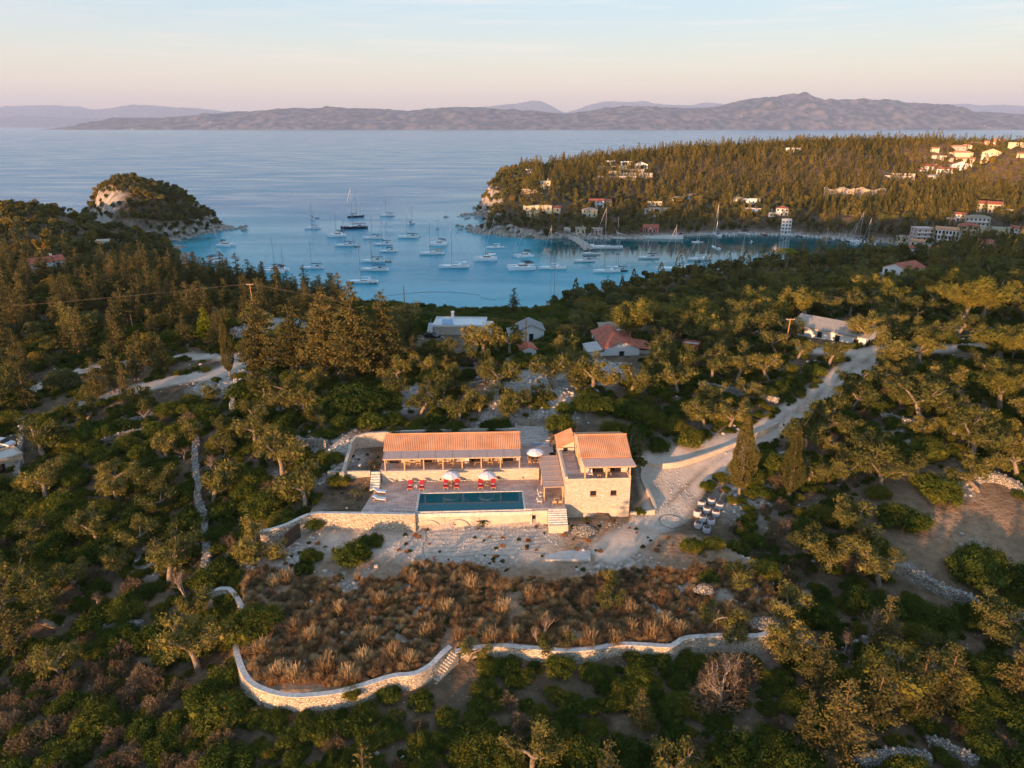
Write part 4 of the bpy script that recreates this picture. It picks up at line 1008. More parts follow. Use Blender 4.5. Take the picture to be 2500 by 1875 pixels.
rubble_wall([(572,955),(568,1008)], "dry_stone_wall", "short dry stone wall stub below the gravel road at left", 1.0, .8, 4)
rubble_wall([(56,1035),(52,1090),(50,1130),(45,1180)], "dry_stone_wall", "dry stone wall at the left edge beside the stone roofed hut", 1.0, .7, 5)
rubble_wall([(288,1037),(330,1028),(386,1016)], "dry_stone_wall", "upper of two short terrace walls on the left slope", .7, .6, 6)
rubble_wall([(253,1080),(300,1066),(364,1053)], "dry_stone_wall", "lower of two short terrace walls on the left slope", .7, .6, 7)
rubble_wall([(1709,948),(1760,955),(1830,972),(1900,985)], "dry_stone_wall", "dry stone wall left of the road bend among the olive trees", 1.2, .7, 8)
rubble_wall([(2083,1354),(2140,1378),(2170,1392),(2224,1412),(2293,1450),(2369,1480),(2416,1523),(2500,1515)], "dry_stone_wall", "long bright dry stone wall below the bare orange field at right", 1.3, .9, 9)
rubble_wall([(2336,1165),(2370,1178),(2441,1180),(2500,1214)], "dry_stone_wall", "dry stone wall above the bare orange field at the right edge", 1.3, .8, 10)
rubble_wall([(2150,1022),(2190,1028),(2240,1040)], "dry_stone_wall", "short dry stone wall among olives right of the road", .9, .7, 11)
rubble_wall([(2092,1872),(2140,1858),(2200,1852),(2270,1868)], "dry_stone_wall", "curved pale stone wall at the bottom right edge", 1.0, .9, 12)
rubble_wall([(2265,1820),(2320,1845),(2385,1873)], "dry_stone_wall", "straight stone wall running into the bottom right edge", .9, .7, 13)
rubble_wall([(262,1540),(300,1532),(350,1528)], "dry_stone_wall", "short pale stone wall behind the golden bush at lower left", .6, .6, 14)
rubble_wall([(1945,1557),(1975,1585),(2010,1605)], "dry_stone_wall", "short stone wall right of the end of the winding wall", .8, .6, 15)
rubble_wall([(728,1086),(745,1094),(770,1092),(800,1096)], "dry_stone_wall", "sunlit curved stone wall up left of the villa garden", 1.6, .6, 16)
rubble_wall([(1130,950),(1180,935),(1240,920)], "dry_stone_wall", "low rubble wall across the rocky slope behind the villa", .7, .8, 17)
# driveway walls
def low_wall(pxs, name, label, h, th=.45, m='render', base=None):
    pts = [P(*c) for c in pxs]; ln = smooth_line(pts, .8)
    q = MB(); wall_strip(q, ln, th, lambda i: ln[i][2] + h, lambda i: min(ln[i][2], float(H(ln[i][0], ln[i][1]))) - .8); e = q.build(name, M[m], label=label, cat="wall")
    return e
low_wall([(1538,1263,17.4),(1596,1256,17.5),(1600,1252,17.5),(1590,1225,18),(1574,1196,18.6),(1566,1175,19),(1568,1158,19.6),(1560,1140,20.2),(1545,1122,20.8)], "drive_wall", "low pale wall curving round the planting beside the tall house", .9, .4)
low_wall([(1541,1122,20.6),(1570,1131,20.5),(1600,1136,20.5),(1650,1133,20.6),(1720,1113,21),(1800,1083,21.7),(1850,1060,22.1),(1900,1035,22.7)], "drive_wall", "long low pale wall along the far side of the driveway", .4, .35)
# rubble pile, slab, bags
def stone_pile(px, py, z, r, hgt, n, label, seed):
    rr_ = random.Random(seed); o = P(px, py, z); q = MB()
    q.loft([[(r*(1-t)*math.cos(a*.524), r*.7*(1-t)*math.sin(a*.524), hgt*math.sin(t*1.5)*.9-.1) for a in range(12)] for t in (0,.3,.6,.9)])
    for k in range(n):
        a = rr_.uniform(0,6.28); d = rr_.random()**.6; x = r*d*math.cos(a); y = r*.7*d*math.sin(a); s_ = rr_.uniform(.08,.2); zz = hgt*math.sin((1-d)*1.5)*.9
        q.add([(x-s_,y-s_,zz-s_),(x+s_,y-s_*.8,zz-s_),(x+s_*.8,y+s_,zz-s_),(x-s_,y+s_*.8,zz-s_),(x+rr_.uniform(-.05,.05),y,zz+s_)],[(0,1,4),(1,2,4),(2,3,4),(3,0,4)])
    q.build("stone_pile", M['rubble'], None, o, label=label, cat="stone pile")
stone_pile(1426,1296,17.3,2.3,1.0,420,"heap of pale building stones right of the front stair",1)
stone_pile(1078,958,25.3,2.6,1.0,260,"heap of pale stones on the slope behind the long house",2)
stone_pile(1790,1135,19.6,3.4,.8,420,"wide spread of pale stones at the foot of the tall left cypress",3)
stone_pile(1860,1180,18.9,3.2,.6,360,"wide spread of pale stones at the foot of the tall right cypress",4)
stone_pile(1720,1440,17.0,1.4,.9,160,"small stone heap in the dry field right of the bare trees",5)
stone_pile(1870,1520,16,2.2,.7,260,"pale rubble spilling over the right end of the winding wall",6)
q = MB(); q.prism([(-3.4,-1.2),(3.0,-1.4),(3.3,.9),(1,1.25),(-3.3,1.2)],-.4,.05); sx_, sy_, _z = P(1388,1352,16.9); q.build("concrete_slab", M['concrete'], None, (sx_, sy_, float(H(sx_, sy_)) + .12), R(2), label="pale flat concrete slab on the gravel below the front stair", cat="concrete slab")
bags = [(1713,1222),(1737,1217),(1757,1227),(1726,1234),(1748,1241),(1703,1240),(1717,1250),(1737,1256),(1706,1262),(1727,1270)]
bl = ["back left","back centre","back right","centre left","right middle","left middle","centre","front centre right","front left","frontmost"]
for (a, c), nm in zip(bags, bl):
    x, y, z = P(a, c+8, 18.2); z = float(H(x, y)) - .05
    e = empty("builders_bag", (x, y, z), R(random.uniform(0,60)), f"{nm} bag in the cluster of white builders bags beside the driveway", "bag", "white builders bags by the driveway")
    q = MB(); q.loft([[(rx*math.cos(t*.785+.39)*(1.0 if t%2 else 1.06), rx*math.sin(t*.785+.39), zz) for t in range(8)] for rx, zz in ((.5,0),(.62,.2),(.62,.75),(.6,.95),(.53,.95),(.52,.84))], caps=True); q.build("bag", M['bagcloth'], e)
    q = MB(); q.cone((0,0),.56,.35,.90,1.08,8); q.build("soil_fill", M['soilbag'], e)
# irrigation hoses in the gravel garden
q = MB()
for k in range(7):
    yv = -2.1 - k*.95; pts_ = []
    for j in range(30):
        u = -13 + j*.62; x, y = V2(u, yv + .16*math.sin(u*1.1+k)); pts_.append((x, y + .25*math.sin(j*.7+k*2.1)*math.sin(j*.23+k), float(H(x, y)) + .03))
    q.tube(pts_, .014, 4)
for uu in (-13.2,):
    q.tube([(*V2(uu+.2*math.sin(j), -2.1-j*.72), float(H(*V2(uu, -2.1-j*.72)))+.03) for j in range(9)], .025, 4)
q.build("irrigation_hose", M['black'], label="black drip irrigation hose looping over the gravel below the pool", cat="hose")
pts_ = []
for j in range(26):
    a = j/25*5.6+.4; x, y, _ = P(1640,1268,17.6); x += 1.9*math.cos(a); y += 1.5*math.sin(a); pts_.append((x, y, float(H(x, y)) + .05))
q = MB(); q.tube(pts_, .035, 4); q.build("garden_hose", M['black'], label="looped dark hose lying on the driveway gravel", cat="hose")
pz = P(925,1290,17.3)
sg = empty("shade_shelter", (pz[0]-7, pz[1]+.3, 17.3), VR, "low wooden bench shelf against the rough wall behind the round bush", "shelf")
q = MB(); q.box(-2.2,2.2,-.5,.4,.75,.85); q.build("top", M['reed'], sg)
for a in (-2.0,0,2.0):
    q = MB(); q.box(a-.06,a+.06,-.4,.3,0,.75); q.build("leg", M['wood_dark'], sg)
# ================================================================== PLANT SHAPES
LM = {}
LM['olive'] = leaf_mat("olive_leaves", (.055,.068,.022), (.14,.135,.04), (.32,.25,.065))
LM['bush'] = leaf_mat("evergreen_leaves", (.036,.055,.012), (.085,.115,.022), (.22,.18,.028), .7)
LM['conifer'] = leaf_mat("conifer_sprays", (.06,.062,.025), (.125,.112,.04), (.21,.16,.055), .6)
LM['pine'] = leaf_mat("pine_needles", (.08,.085,.022), (.18,.165,.036), (.31,.24,.055))
LM['bright'] = leaf_mat("bright_pine_needles", (.10,.13,.012), (.20,.22,.018), (.30,.28,.03))
LM['cypress'] = leaf_mat("cypress_sprays", (.05,.055,.018), (.11,.10,.033), (.18,.145,.045), .8)
LM['twig'] = leaf_mat("dry_twigs", (.085,.062,.038), (.17,.122,.075), (.28,.20,.12), .9)
LM['grass'] = leaf_mat("dry_grass_blades", (.24,.15,.07), (.47,.32,.16), (.70,.51,.27), .35)
LM['rust'] = leaf_mat("rust_weeds", (.19,.09,.045), (.39,.20,.085), (.55,.31,.14), .5)
LM['weed'] = leaf_mat("green_weeds", (.04,.06,.02), (.09,.11,.035), (.17,.17,.06), .5)
LM['far'] = leaf_mat("woodland_leaves", (.045,.052,.016), (.15,.125,.033), (.34,.235,.05), .25)
LM['farsilver'] = leaf_mat("silver_woodland_leaves", (.06,.07,.032), (.14,.14,.05), (.27,.22,.075), .25)
M['bark'] = mat("grey_bark", (.20,.15,.11), .95, .25, 3, col2=(.30,.235,.17))
M['bark_dark'] = mat("brown_bark", (.16,.10,.065), .95, .25, 3)
M['deadwood'] = mat("dead_wood", (.36,.27,.21), .95, .2, 3)
prng = np.random.default_rng(5)

def quads(C, size, ax=None, aspect=.55, jitter=1.0, nrm=None):
    """leaf quads at centres C; ax = preferred long axis"""
    n = len(C); size = np.broadcast_to(np.asarray(size, float), (n,))
    a = prng.normal(size=(n, 3)) * jitter + (0 if ax is None else ax)
    a /= np.linalg.norm(a, axis=1, keepdims=True) + 1e-9
    b_ = prng.normal(size=(n, 3)) if nrm is None else np.cross(nrm + prng.normal(size=(n, 3)) * .5, a)
    b_ -= a * (a * b_).sum(1, keepdims=True); b_ /= np.linalg.norm(b_, axis=1, keepdims=True) + 1e-9
    a = a * size[:, None] * .5; b_ = b_ * (size * aspect)[:, None] * .5
    V = np.stack([C - a, C + b_ - a * .1, C + a, C - b_ - a * .1], 1).reshape(-1, 3)
    return V
def leafmesh(name, Vs, m): 
    V = np.concatenate(Vs); Q = np.arange(len(V)).reshape(-1, 4); return np_mesh(name, V, Q, m)
def ball(n, r, c, flat=1.0, shell=.55):
    d = prng.normal(size=(n, 3)); d /= np.linalg.norm(d, axis=1, keepdims=True)
    rad = shell + (1 - shell) * prng.random(n) ** .6
    p = d * (rad * r)[:, None]; p[:, 2] *= flat; return p + np.asarray(c), d
def mb_mesh(q, name, m, smooth=True):
    me = bpy.data.meshes.new(name); me.from_pydata(q.v, [], q.f); me.materials.append(m)
    if smooth: me.polygons.foreach_set('use_smooth', np.ones(len(q.f), bool))
    me.update(); return me
def limb(q, p, d, L, r, r2, seg=5, wob=.25, n=5, rnd=random):
    pts_ = [Vector(p)]; d = Vector(d).normalized(); rads = [r]
    for i in range(seg):
        d = (d + Vector((rnd.uniform(-wob, wob), rnd.uniform(-wob, wob), rnd.uniform(-wob * .6, wob * .8)))).normalized()
        pts_.append(pts_[-1] + d * (L / seg)); rads.append(r + (r2 - r) * (i + 1) / seg)
    q.tube(pts_, rads, n, caps=False); return pts_[-1], d, pts_

def olive(seed, h=4.6, dense=1.0, m='olive', spread=1.0, clumps=17, leaf=.24, bark='bark'):
    r = random.Random(seed); q = MB(); Vs = []
    p, d, _ = limb(q, (0,0,-.4), (r.uniform(-.35,.35), r.uniform(-.35,.35), 1), h*.36+.4, h*.055, h*.042, 5, .3, 7, r)
    tips = []
    for k in range(r.randint(3,4)):
        a = k*2.1 + r.uniform(-.5,.5); p2, d2, mid = limb(q, p, (math.cos(a)*.75*spread, math.sin(a)*.75*spread, r.uniform(.5,1.0)), h*r.uniform(.28,.42), h*.032, h*.016, 4, .38, 6, r)
        tips.append(mid[2]); 
        for j in range(3):
            a2 = a + r.uniform(-1.1,1.1); p3, d3, _ = limb(q, p2, (math.cos(a2)*.8, math.sin(a2)*.8, r.uniform(.1,.9)), h*r.uniform(.12,.26), h*.014, h*.005, 3, .4, 4, r); tips.append(p3); tips.append(p2)
    r.shuffle(tips)
    for k in range(clumps):
        t = tips[k % len(tips)]; rr_ = h*r.uniform(.09,.22); c = (t.x+r.uniform(-.6,.6), t.y+r.uniform(-.6,.6), max(h*.24, t.z+r.uniform(-1.3,.7)))
        n = int(75*dense); C, dd = ball(n, rr_, c, .78, .35); Vs.append(quads(C, leaf*(.7+.6*prng.random(n)), dd*.7+np.array([0,0,.5]), .55))
        C, dd = ball(14, rr_*.6, c, .7, .2); Vs.append(quads(C, rr_*.5, None, .8))
    return [("trunk", mb_mesh(q, "trunk", M[bark])), ("crown", leafmesh("crown", Vs, LM[m]))]
def bush(seed, rad=1.5, h=1.9, m='bush', blobs=20, leaf=.20, up=.5):
    r = random.Random(seed); Vs = []
    for k in range(blobs):
        a = r.uniform(0,6.28); d = rad*.78*math.sqrt(r.random()); z = h*.42*(1-(d/rad)**2*.7)*r.uniform(.6,1.25); rr_ = rad*r.uniform(.24,.44)
        c = (d*math.cos(a), d*math.sin(a), z); n = 165; C, dd = ball(n, rr_, c, 1.0, .5); C[:,2] = np.maximum(C[:,2], .02)
        Vs.append(quads(C, leaf*(.7+.6*prng.random(n)), dd*.9+np.array([0,0,up]), .55))
        C, dd = ball(18, rr_*.6, c, .8, .3); Vs.append(quads(C, rr_*.6, None, .85))
    return [("foliage", leafmesh("foliage", Vs, LM[m]))]
def conifer(seed, h=8.5, rad=2.0, m='conifer', leaf=.30, dense=1.0, top=.0, bare=.12):
    r = random.Random(seed); q = MB(); Vs = []
    q.tube([(0,0,-.4),(r.uniform(-.1,.1),r.uniform(-.1,.1),h*.5),(r.uniform(-.15,.15),0,h*.97)],[h*.022,h*.014,.02],6,False)
    levels = int(15*dense)
    for i in range(levels):
        t = bare + (1-bare)*(i+.5*r.random())/levels; z = h*t; env = rad*((1-t)**.72)*(.55+.45*min(1,t*5)) + .12
        for k in range(max(3, int(7*(1-t)+3))):
            a = r.uniform(0,6.28); L = env*r.uniform(.65,1.15); 
            steps = max(2, int(L/.35)); 
            for s_ in range(steps):
                f = (s_+.6)/steps; c = np.array([math.cos(a)*L*f, math.sin(a)*L*f, z + L*f*(.42-.30*f) + r.uniform(-.08,.08)])
                n = 7; C = c + prng.normal(size=(n,3))*np.array([.17,.17,.11])*(.7+.3*rad/2)
                Vs.append(quads(C, leaf*(.6+.7*prng.random(n)), np.array([math.cos(a),math.sin(a),.35]), .5, .6))
    C, _ = ball(150, rad*.4, (0,0,h*.4), h*.3/(rad*.4), .2); Vs.append(quads(C, .42, None, .8))
    return [("trunk", mb_mesh(q, "trunk", M['bark_dark'])), ("crown", leafmesh("crown", Vs, LM[m]))]
def column(seed, h=11, rad=1.25):
    r = random.Random(seed); q = MB(); Vs = []
    for k in range(3): q.tube([(r.uniform(-.25,.25),r.uniform(-.25,.25),-.3),(r.uniform(-.3,.3),r.uniform(-.3,.3),h*.35),(0,0,h*.9)],[.16,.12,.02],6,False)
    n = 9000; t = prng.random(n); a = prng.random(n)*6.283; env = rad*np.minimum(1,(t+.02)*5)**.6*np.minimum(1,(1.02-t)*1.8)**.75*(1+.2*np.sin(a*3+t*9)+.13*np.sin(a*5-t*17))
    rr_ = env*(.72+.28*prng.random(n)); z = h*.13 + t*h*.87
    C = np.c_[rr_*np.cos(a), rr_*np.sin(a), z]; Vs.append(quads(C, .16+.16*prng.random(n), np.c_[np.cos(a)*.35, np.sin(a)*.35, np.full(n,1.1)], .5, .45))
    return [("trunk", mb_mesh(q, "trunk", M['bark'])), ("crown", leafmesh("crown", Vs, LM['cypress']))]
def umbrella(seed, h=10, rad=4.2):
    r = random.Random(seed); q = MB(); Vs = []
    p, d, _ = limb(q, (0,0,-.4), (.05,.05,1), h*.62, .28, .2, 5, .12, 7, r)
    for k in range(11):
        a = k*.571+r.uniform(-.2,.2); L = rad*r.uniform(.5,.95); e, d2, _ = limb(q, p, (math.cos(a),math.sin(a),.62), L, .10, .03, 4, .2, 5, r)
    for k in range(60):
        a = r.uniform(0,6.28); dd_ = rad*math.sqrt(r.random())*.92; z = h*.80 + h*.17*(1-(dd_/rad)**2); C, dd = ball(90, rad*.22, (dd_*math.cos(a), dd_*math.sin(a), z), .5, .5)
        Vs.append(quads(C, .24, dd*.5+np.array([0,0,.8]), .5))
    return [("trunk", mb_mesh(q, "trunk", M['bark'])), ("crown", leafmesh("crown", Vs, LM['bright']))]
def bare(seed, h=4, leaf=True, thin=1.0):
    r = random.Random(seed); q = MB(); Vs = []
    def grow(p, d, L, rad, lev):
        e, d2, mid = limb(q, p, d, L, rad, rad*.6, 4, .28, 4 if lev > 1 else 6, r)
        if lev >= 4:
            if leaf: n = 9; C = np.array(e) + prng.normal(size=(n,3))*.22; Vs.append(quads(C, .30, np.array(d2)*1.5, .10))
            return
        for k in range(3 if lev < 3 else 2):
            dd = (d2 + Vector((r.uniform(-.8,.8), r.uniform(-.8,.8), r.uniform(-.1,.6)))).normalized(); grow(e if k else mid[2], dd, L*r.uniform(.55,.8), rad*.6, lev+1)
    grow(Vector((0,0,-.3)), Vector((r.uniform(-.2,.2),r.uniform(-.2,.2),1)), h*.36, h*.035*thin, 0)
    out = [("branches", mb_mesh(q, "branches", M['deadwood']))]
    if Vs: out.append(("twigs", leafmesh("twigs", Vs, LM['twig'])))
    return out
def twiggy(seed, rad=1.3, h=1.5, m='twig'):
    n = 1100; d = prng.normal(size=(n,3)); d[:,2] = np.abs(d[:,2])+.15; d /= np.linalg.norm(d,axis=1,keepdims=True)
    f = .35+.65*prng.random(n)**.5; lob = 1+.25*np.sin(np.arctan2(d[:,1],d[:,0])*3+seed)
    C = d*(f*lob)[:,None]*np.array([rad,rad,h]); return [("twigs", leafmesh("twigs", [quads(C, .28+.15*prng.random(n), d*1.6, .18)], LM[m]))]
def tuft(seed, h=1.0, n=260, m='grass', rad=.55):
    d = prng.normal(size=(n,3))*np.array([.55,.55,0]); d[:,2] = 1; base = prng.normal(size=(n,3))*np.array([.12,.12,0])*rad*2
    L = h*(.55+.45*prng.random(n)); dn = d/np.linalg.norm(d,axis=1,keepdims=True)
    V = []; wv = np.c_[-dn[:,1], dn[:,0], np.zeros(n)]; wv /= np.linalg.norm(wv,axis=1,keepdims=True)+1e-9; wv *= .028
    tip = base + dn*L[:,None]; tip[:,2] -= .18*L*(1-dn[:,2])*2
    V = np.stack([base-wv, base+wv, tip+wv*.3, tip-wv*.3],1).reshape(-1,3)
    return [("blades", leafmesh("blades", [V], LM[m]))]
def palm(seed, h=1.6):
    r = random.Random(seed); q = MB(); q.tube([(0,0,-.1),(.03,0,h*.6)],[.12,.10],6); Vs = []
    for k in range(12):
        a = k*.52+r.uniform(-.1,.1); up = r.uniform(.2,1.0)
        for s_ in range(9):
            f = (s_+1)/9; c = np.array([[math.cos(a)*f*h*.6, math.sin(a)*f*h*.6, h*.6+up*h*.45*f-h*.35*f*f]])
            Vs.append(quads(np.repeat(c,4,0)+prng.normal(size=(4,3))*.05, .28, np.array([math.cos(a),math.sin(a),0]), .25, .7))
    return [("trunk", mb_mesh(q, "trunk", M['bark_dark'])), ("fronds", leafmesh("fronds", Vs, LM['weed']))]
def far_spire(seed, h=9, rad=1.5):
    n = 210; t = prng.random(n)**.85; a = prng.random(n)*6.283; env = rad*np.clip(1-t,0,1)**.7*(.8+.4*prng.random(n))
    C = np.c_[env*np.cos(a), env*np.sin(a), h*(.06+.92*t)]; V1 = quads(C, 1.0-.45*t, np.c_[np.cos(a)*.4,np.sin(a)*.4,np.full(n,.8)], .62, .5)
    q = leafmesh("tree", [V1], LM['far']); return [("tree", q)]
def far_round(seed, h=6, rad=3.0, m='farsilver'):
    r = random.Random(seed); Vs = []
    for k in range(8):
        a = r.uniform(0,6.28); d = rad*.6*math.sqrt(r.random()); C, dd = ball(38, rad*r.uniform(.35,.5), (d*math.cos(a), d*math.sin(a), h*r.uniform(.45,.72)), .85, .6); Vs.append(quads(C, .95, dd, .8, .6, dd))
    C, dd = ball(14, rad*.6, (0,0,h*.35), .9, .3); Vs.append(quads(C, 1.6, None, .8))
    return [("tree", leafmesh("tree", Vs, LM[m]))]
def rock(seed, s=.5):
    r = random.Random(seed); q = MB(); n = 7
    rings = []
    for t, f in ((0,.8),(.35,1.05),(.75,.85),(1,.4)):
        rings.append([(s*f*math.cos(k*.9)*r.uniform(.75,1.15), s*f*math.sin(k*.9)*r.uniform(.6,1.0), s*(t*.95-.25)*r.uniform(.9,1.1)) for k in range(n)])
    q.loft(rings); return [("rock", mb_mesh(q, "rock", M['rock'], False))]
M['rock'] = mat("limestone_rock", (.44,.38,.32), .95, .25, 2.5, col2=(.62,.56,.49), bump=.04)
M['farrock'] = mat("shore_rock", (.30,.25,.21), .95, .3, .5, col2=(.50,.44,.38), bump=.2)

PR = {
 'olive': [olive(s, 5.2+.7*(s%4), 1.35, clumps=26+3*(s%4), leaf=.2, spread=.8+.1*(s%4)) for s in range(9)],
 'pine': [olive(20+s, 10.5, 1.7, 'pine', 1.2, 42, .30) for s in range(4)],
 'bush': [bush(s, 2.0+.25*(s%3), 2.5+.5*(s%2), blobs=36, leaf=.16) for s in range(8)],
 'oak': [bush(70+s, 2.7+.3*(s%3), 5.2+.6*(s%2), 'farsilver' if s%2 else 'far', 44, .34) for s in range(5)],
 'conifer': [conifer(s, 6.5+1.2*(s%4), 1.6+.42*((s*2)%5)) for s in range(9)],
 'bigconifer': [conifer(40+s, 12, 4.3, 'conifer', .42, 1.7, 0, .06) for s in range(2)],
 'column': [column(s, 11, 1.45) for s in range(2)],
 'umbrella': [umbrella(3)],
 'yellowpine': [conifer(60, 9, 3.0, 'bright', .4, 1.2)],
 'bare': [bare(s) for s in range(3)],
 'twiggy': [twiggy(s) for s in range(3)],
 'tuft': [tuft(s) for s in range(3)],
 'rusttuft': [tuft(10+s, .8, 220, 'rust') for s in range(2)],
 'weed': [twiggy(20, .5, .45, 'weed'), twiggy(21, .6, .5, 'rust')],
 'palm': [palm(1)],
 'spire': [far_spire(s, 8+1.4*(s%4), 1.7+.5*((s*2)%4)) for s in range(9)],
 'round': [far_round(s, 6, 3.0, 'farsilver' if s%2 else 'far') for s in range(6)],
 'rock': [rock(s) for s in range(4)],
}
# ------------------------------------------------------------------ landmarks used to tell one plant from the next
LMK = [("long house", V2(-9,14)), ("tall house", V2(13,6)), ("infinity pool", V2(-6,0)), ("front stair", V2(7,-4)), ("diagonal steps", P(1085,1620,14)[:2]), ("winding wall's left bend", P(585,1640,14)[:2]), ("winding wall's right end", P(1870,1560,15)[:2]),
 ("stone corner enclosure", P(560,1480,15)[:2]), ("white builders bags", P(1730,1245,18)[:2]), ("wooden gate", P(716,1322,17)[:2]), ("left dry stone wall", P(484,1200,17)[:2]), ("left edge hut", P(30,1130,17)[:2]),
 ("gravel road at left", P(450,890,22.4)[:2]), ("red roofed cottage", P(1500,870,25)[:2]), ("white flat roofed house", P(1120,820,24)[:2]), ("blue trimmed house", P(1273,830,24)[:2]), ("grey roofed barn", P(2010,830,27)[:2]),
 ("driveway junction", P(2110,870,26.5)[:2]), ("middle driveway", P(1800,1090,21.5)[:2]), ("bare orange field", P(2330,1300,16)[:2]), ("wall below orange field", P(2240,1420,15)[:2]), ("bottom right wall", P(2180,1855,10)[:2]),
 ("bottom left corner", P(50,1850,9)[:2]), ("bottom centre edge", P(1250,1850,9)[:2]), ("road's right end", P(2480,850,28)[:2]), ("tall left pole", P(626,790,24.5)[:2]), ("leaning pole at right", P(1912,860,25.5)[:2]), ("left photo edge", P(20,760,24)[:2]),
 ("red quay house", P(1588,571,1)[:2]), ("white tower house", P(1918,567,2)[:2]), ("stone mole", P(1430,600,0)[:2]), ("hilltop villa", P(1520,420,35)[:2]), ("pink apartment block", P(2254,595,7)[:2]), ("yellow village house", P(2411,518,20)[:2]), ("rocky islet", (-262,548)), ("pale quarry face", P(2080,475,18)[:2]), ("upper right villas", P(2340,400,36)[:2])]
LSTAT = {}
def where(x, y, word):
    px, py = proj(x, y, float(H(x, y)))
    best = min(LMK, key=lambda l: math.hypot(l[1][0] - x, l[1][1] - y)); lx, ly = proj(best[1][0], best[1][1], float(H(*best[1])))
    dx, dy = px - lx, (py - ly) * 1.3
    side = ("on its right" if dx > 0 else "on its left") if abs(dx) > abs(dy) else ("below it" if dy > 0 else "above it")
    k = (word, best[0], side); LSTAT[k] = LSTAT.get(k, 0) + 1; i = LSTAT[k]
    o = "nearest" if i == 1 else f"{i}{'th' if 10 < i % 100 < 14 else {1:'st',2:'nd',3:'rd'}.get(i % 10, 'th')} nearest"
    return f"{word}, {o} to the {best[0]}, {side}"
WORDS = {'olive': ("olive_tree", "olive tree", "olive tree", "olive trees on the slopes"), 'pine': ("pine_tree", "wide airy pine", "pine", "tall pines above the road"), 'bush': ("evergreen_bush", "evergreen bush", "bush", "evergreen bushes on the slopes"),
 'conifer': ("conifer", "pointed conifer", "conifer", "pointed conifers"), 'bigconifer': ("conifer", "very wide old conifer", "conifer", "pointed conifers"), 'column': ("cypress_tree", "slim cypress", "cypress", "columnar cypresses"), 'umbrella': ("umbrella_pine", "bright green umbrella pine", "umbrella pine", None),
 'yellowpine': ("young_pine", "bright yellow green pine", "pine", None), 'bare': ("bare_tree", "leafless tree", "tree", "leafless trees"), 'twiggy': ("dry_shrub", "brown twiggy shrub", "shrub", "dry twiggy shrubs"), 'tuft': ("grass_tuft", "golden grass tuft", "grass tuft", "big golden grass tufts"),
 'palm': ("young_palm", "small palm", "palm", None), 'oak': ("leafy_tree", "dark leafy tree", "tree", "dark leafy trees near the bay"), 'spire': ("cypress_tree", "far cypress", "cypress", "cypresses on the far headland"), 'round': ("leafy_tree", "far rounded tree", "tree", "rounded trees round the bay")}
def plant(kind, x, y, s=1.0, label=None, z=None, sz=None, rot=None):
    nm, word, cat, grp = WORDS[kind]
    v = PR[kind][random.randrange(len(PR[kind]))]; z = float(H(x, y)) - .05 if z is None else z
    rz = random.uniform(0, 6.28) if rot is None else rot; scl = (s, s, s if sz is None else sz)
    size = "small " if s < .8 else ("big " if s > 1.25 else "")
    if kind in ('oak', 'spire', 'round', 'umbrella', 'yellowpine', 'palm', 'bigconifer'): size = ""
    if not label: label = where(x, y, size + word)
    if len(v) == 1:
        o = link(nm, v[0][1], None, (x, y, z), rz, scl); tag(o, label, cat, grp)
    else:
        o = empty(nm, (x, y, z), rz, label, cat, grp); o.scale = scl
        for pn, me in v: link(pn, me, o)
    return o
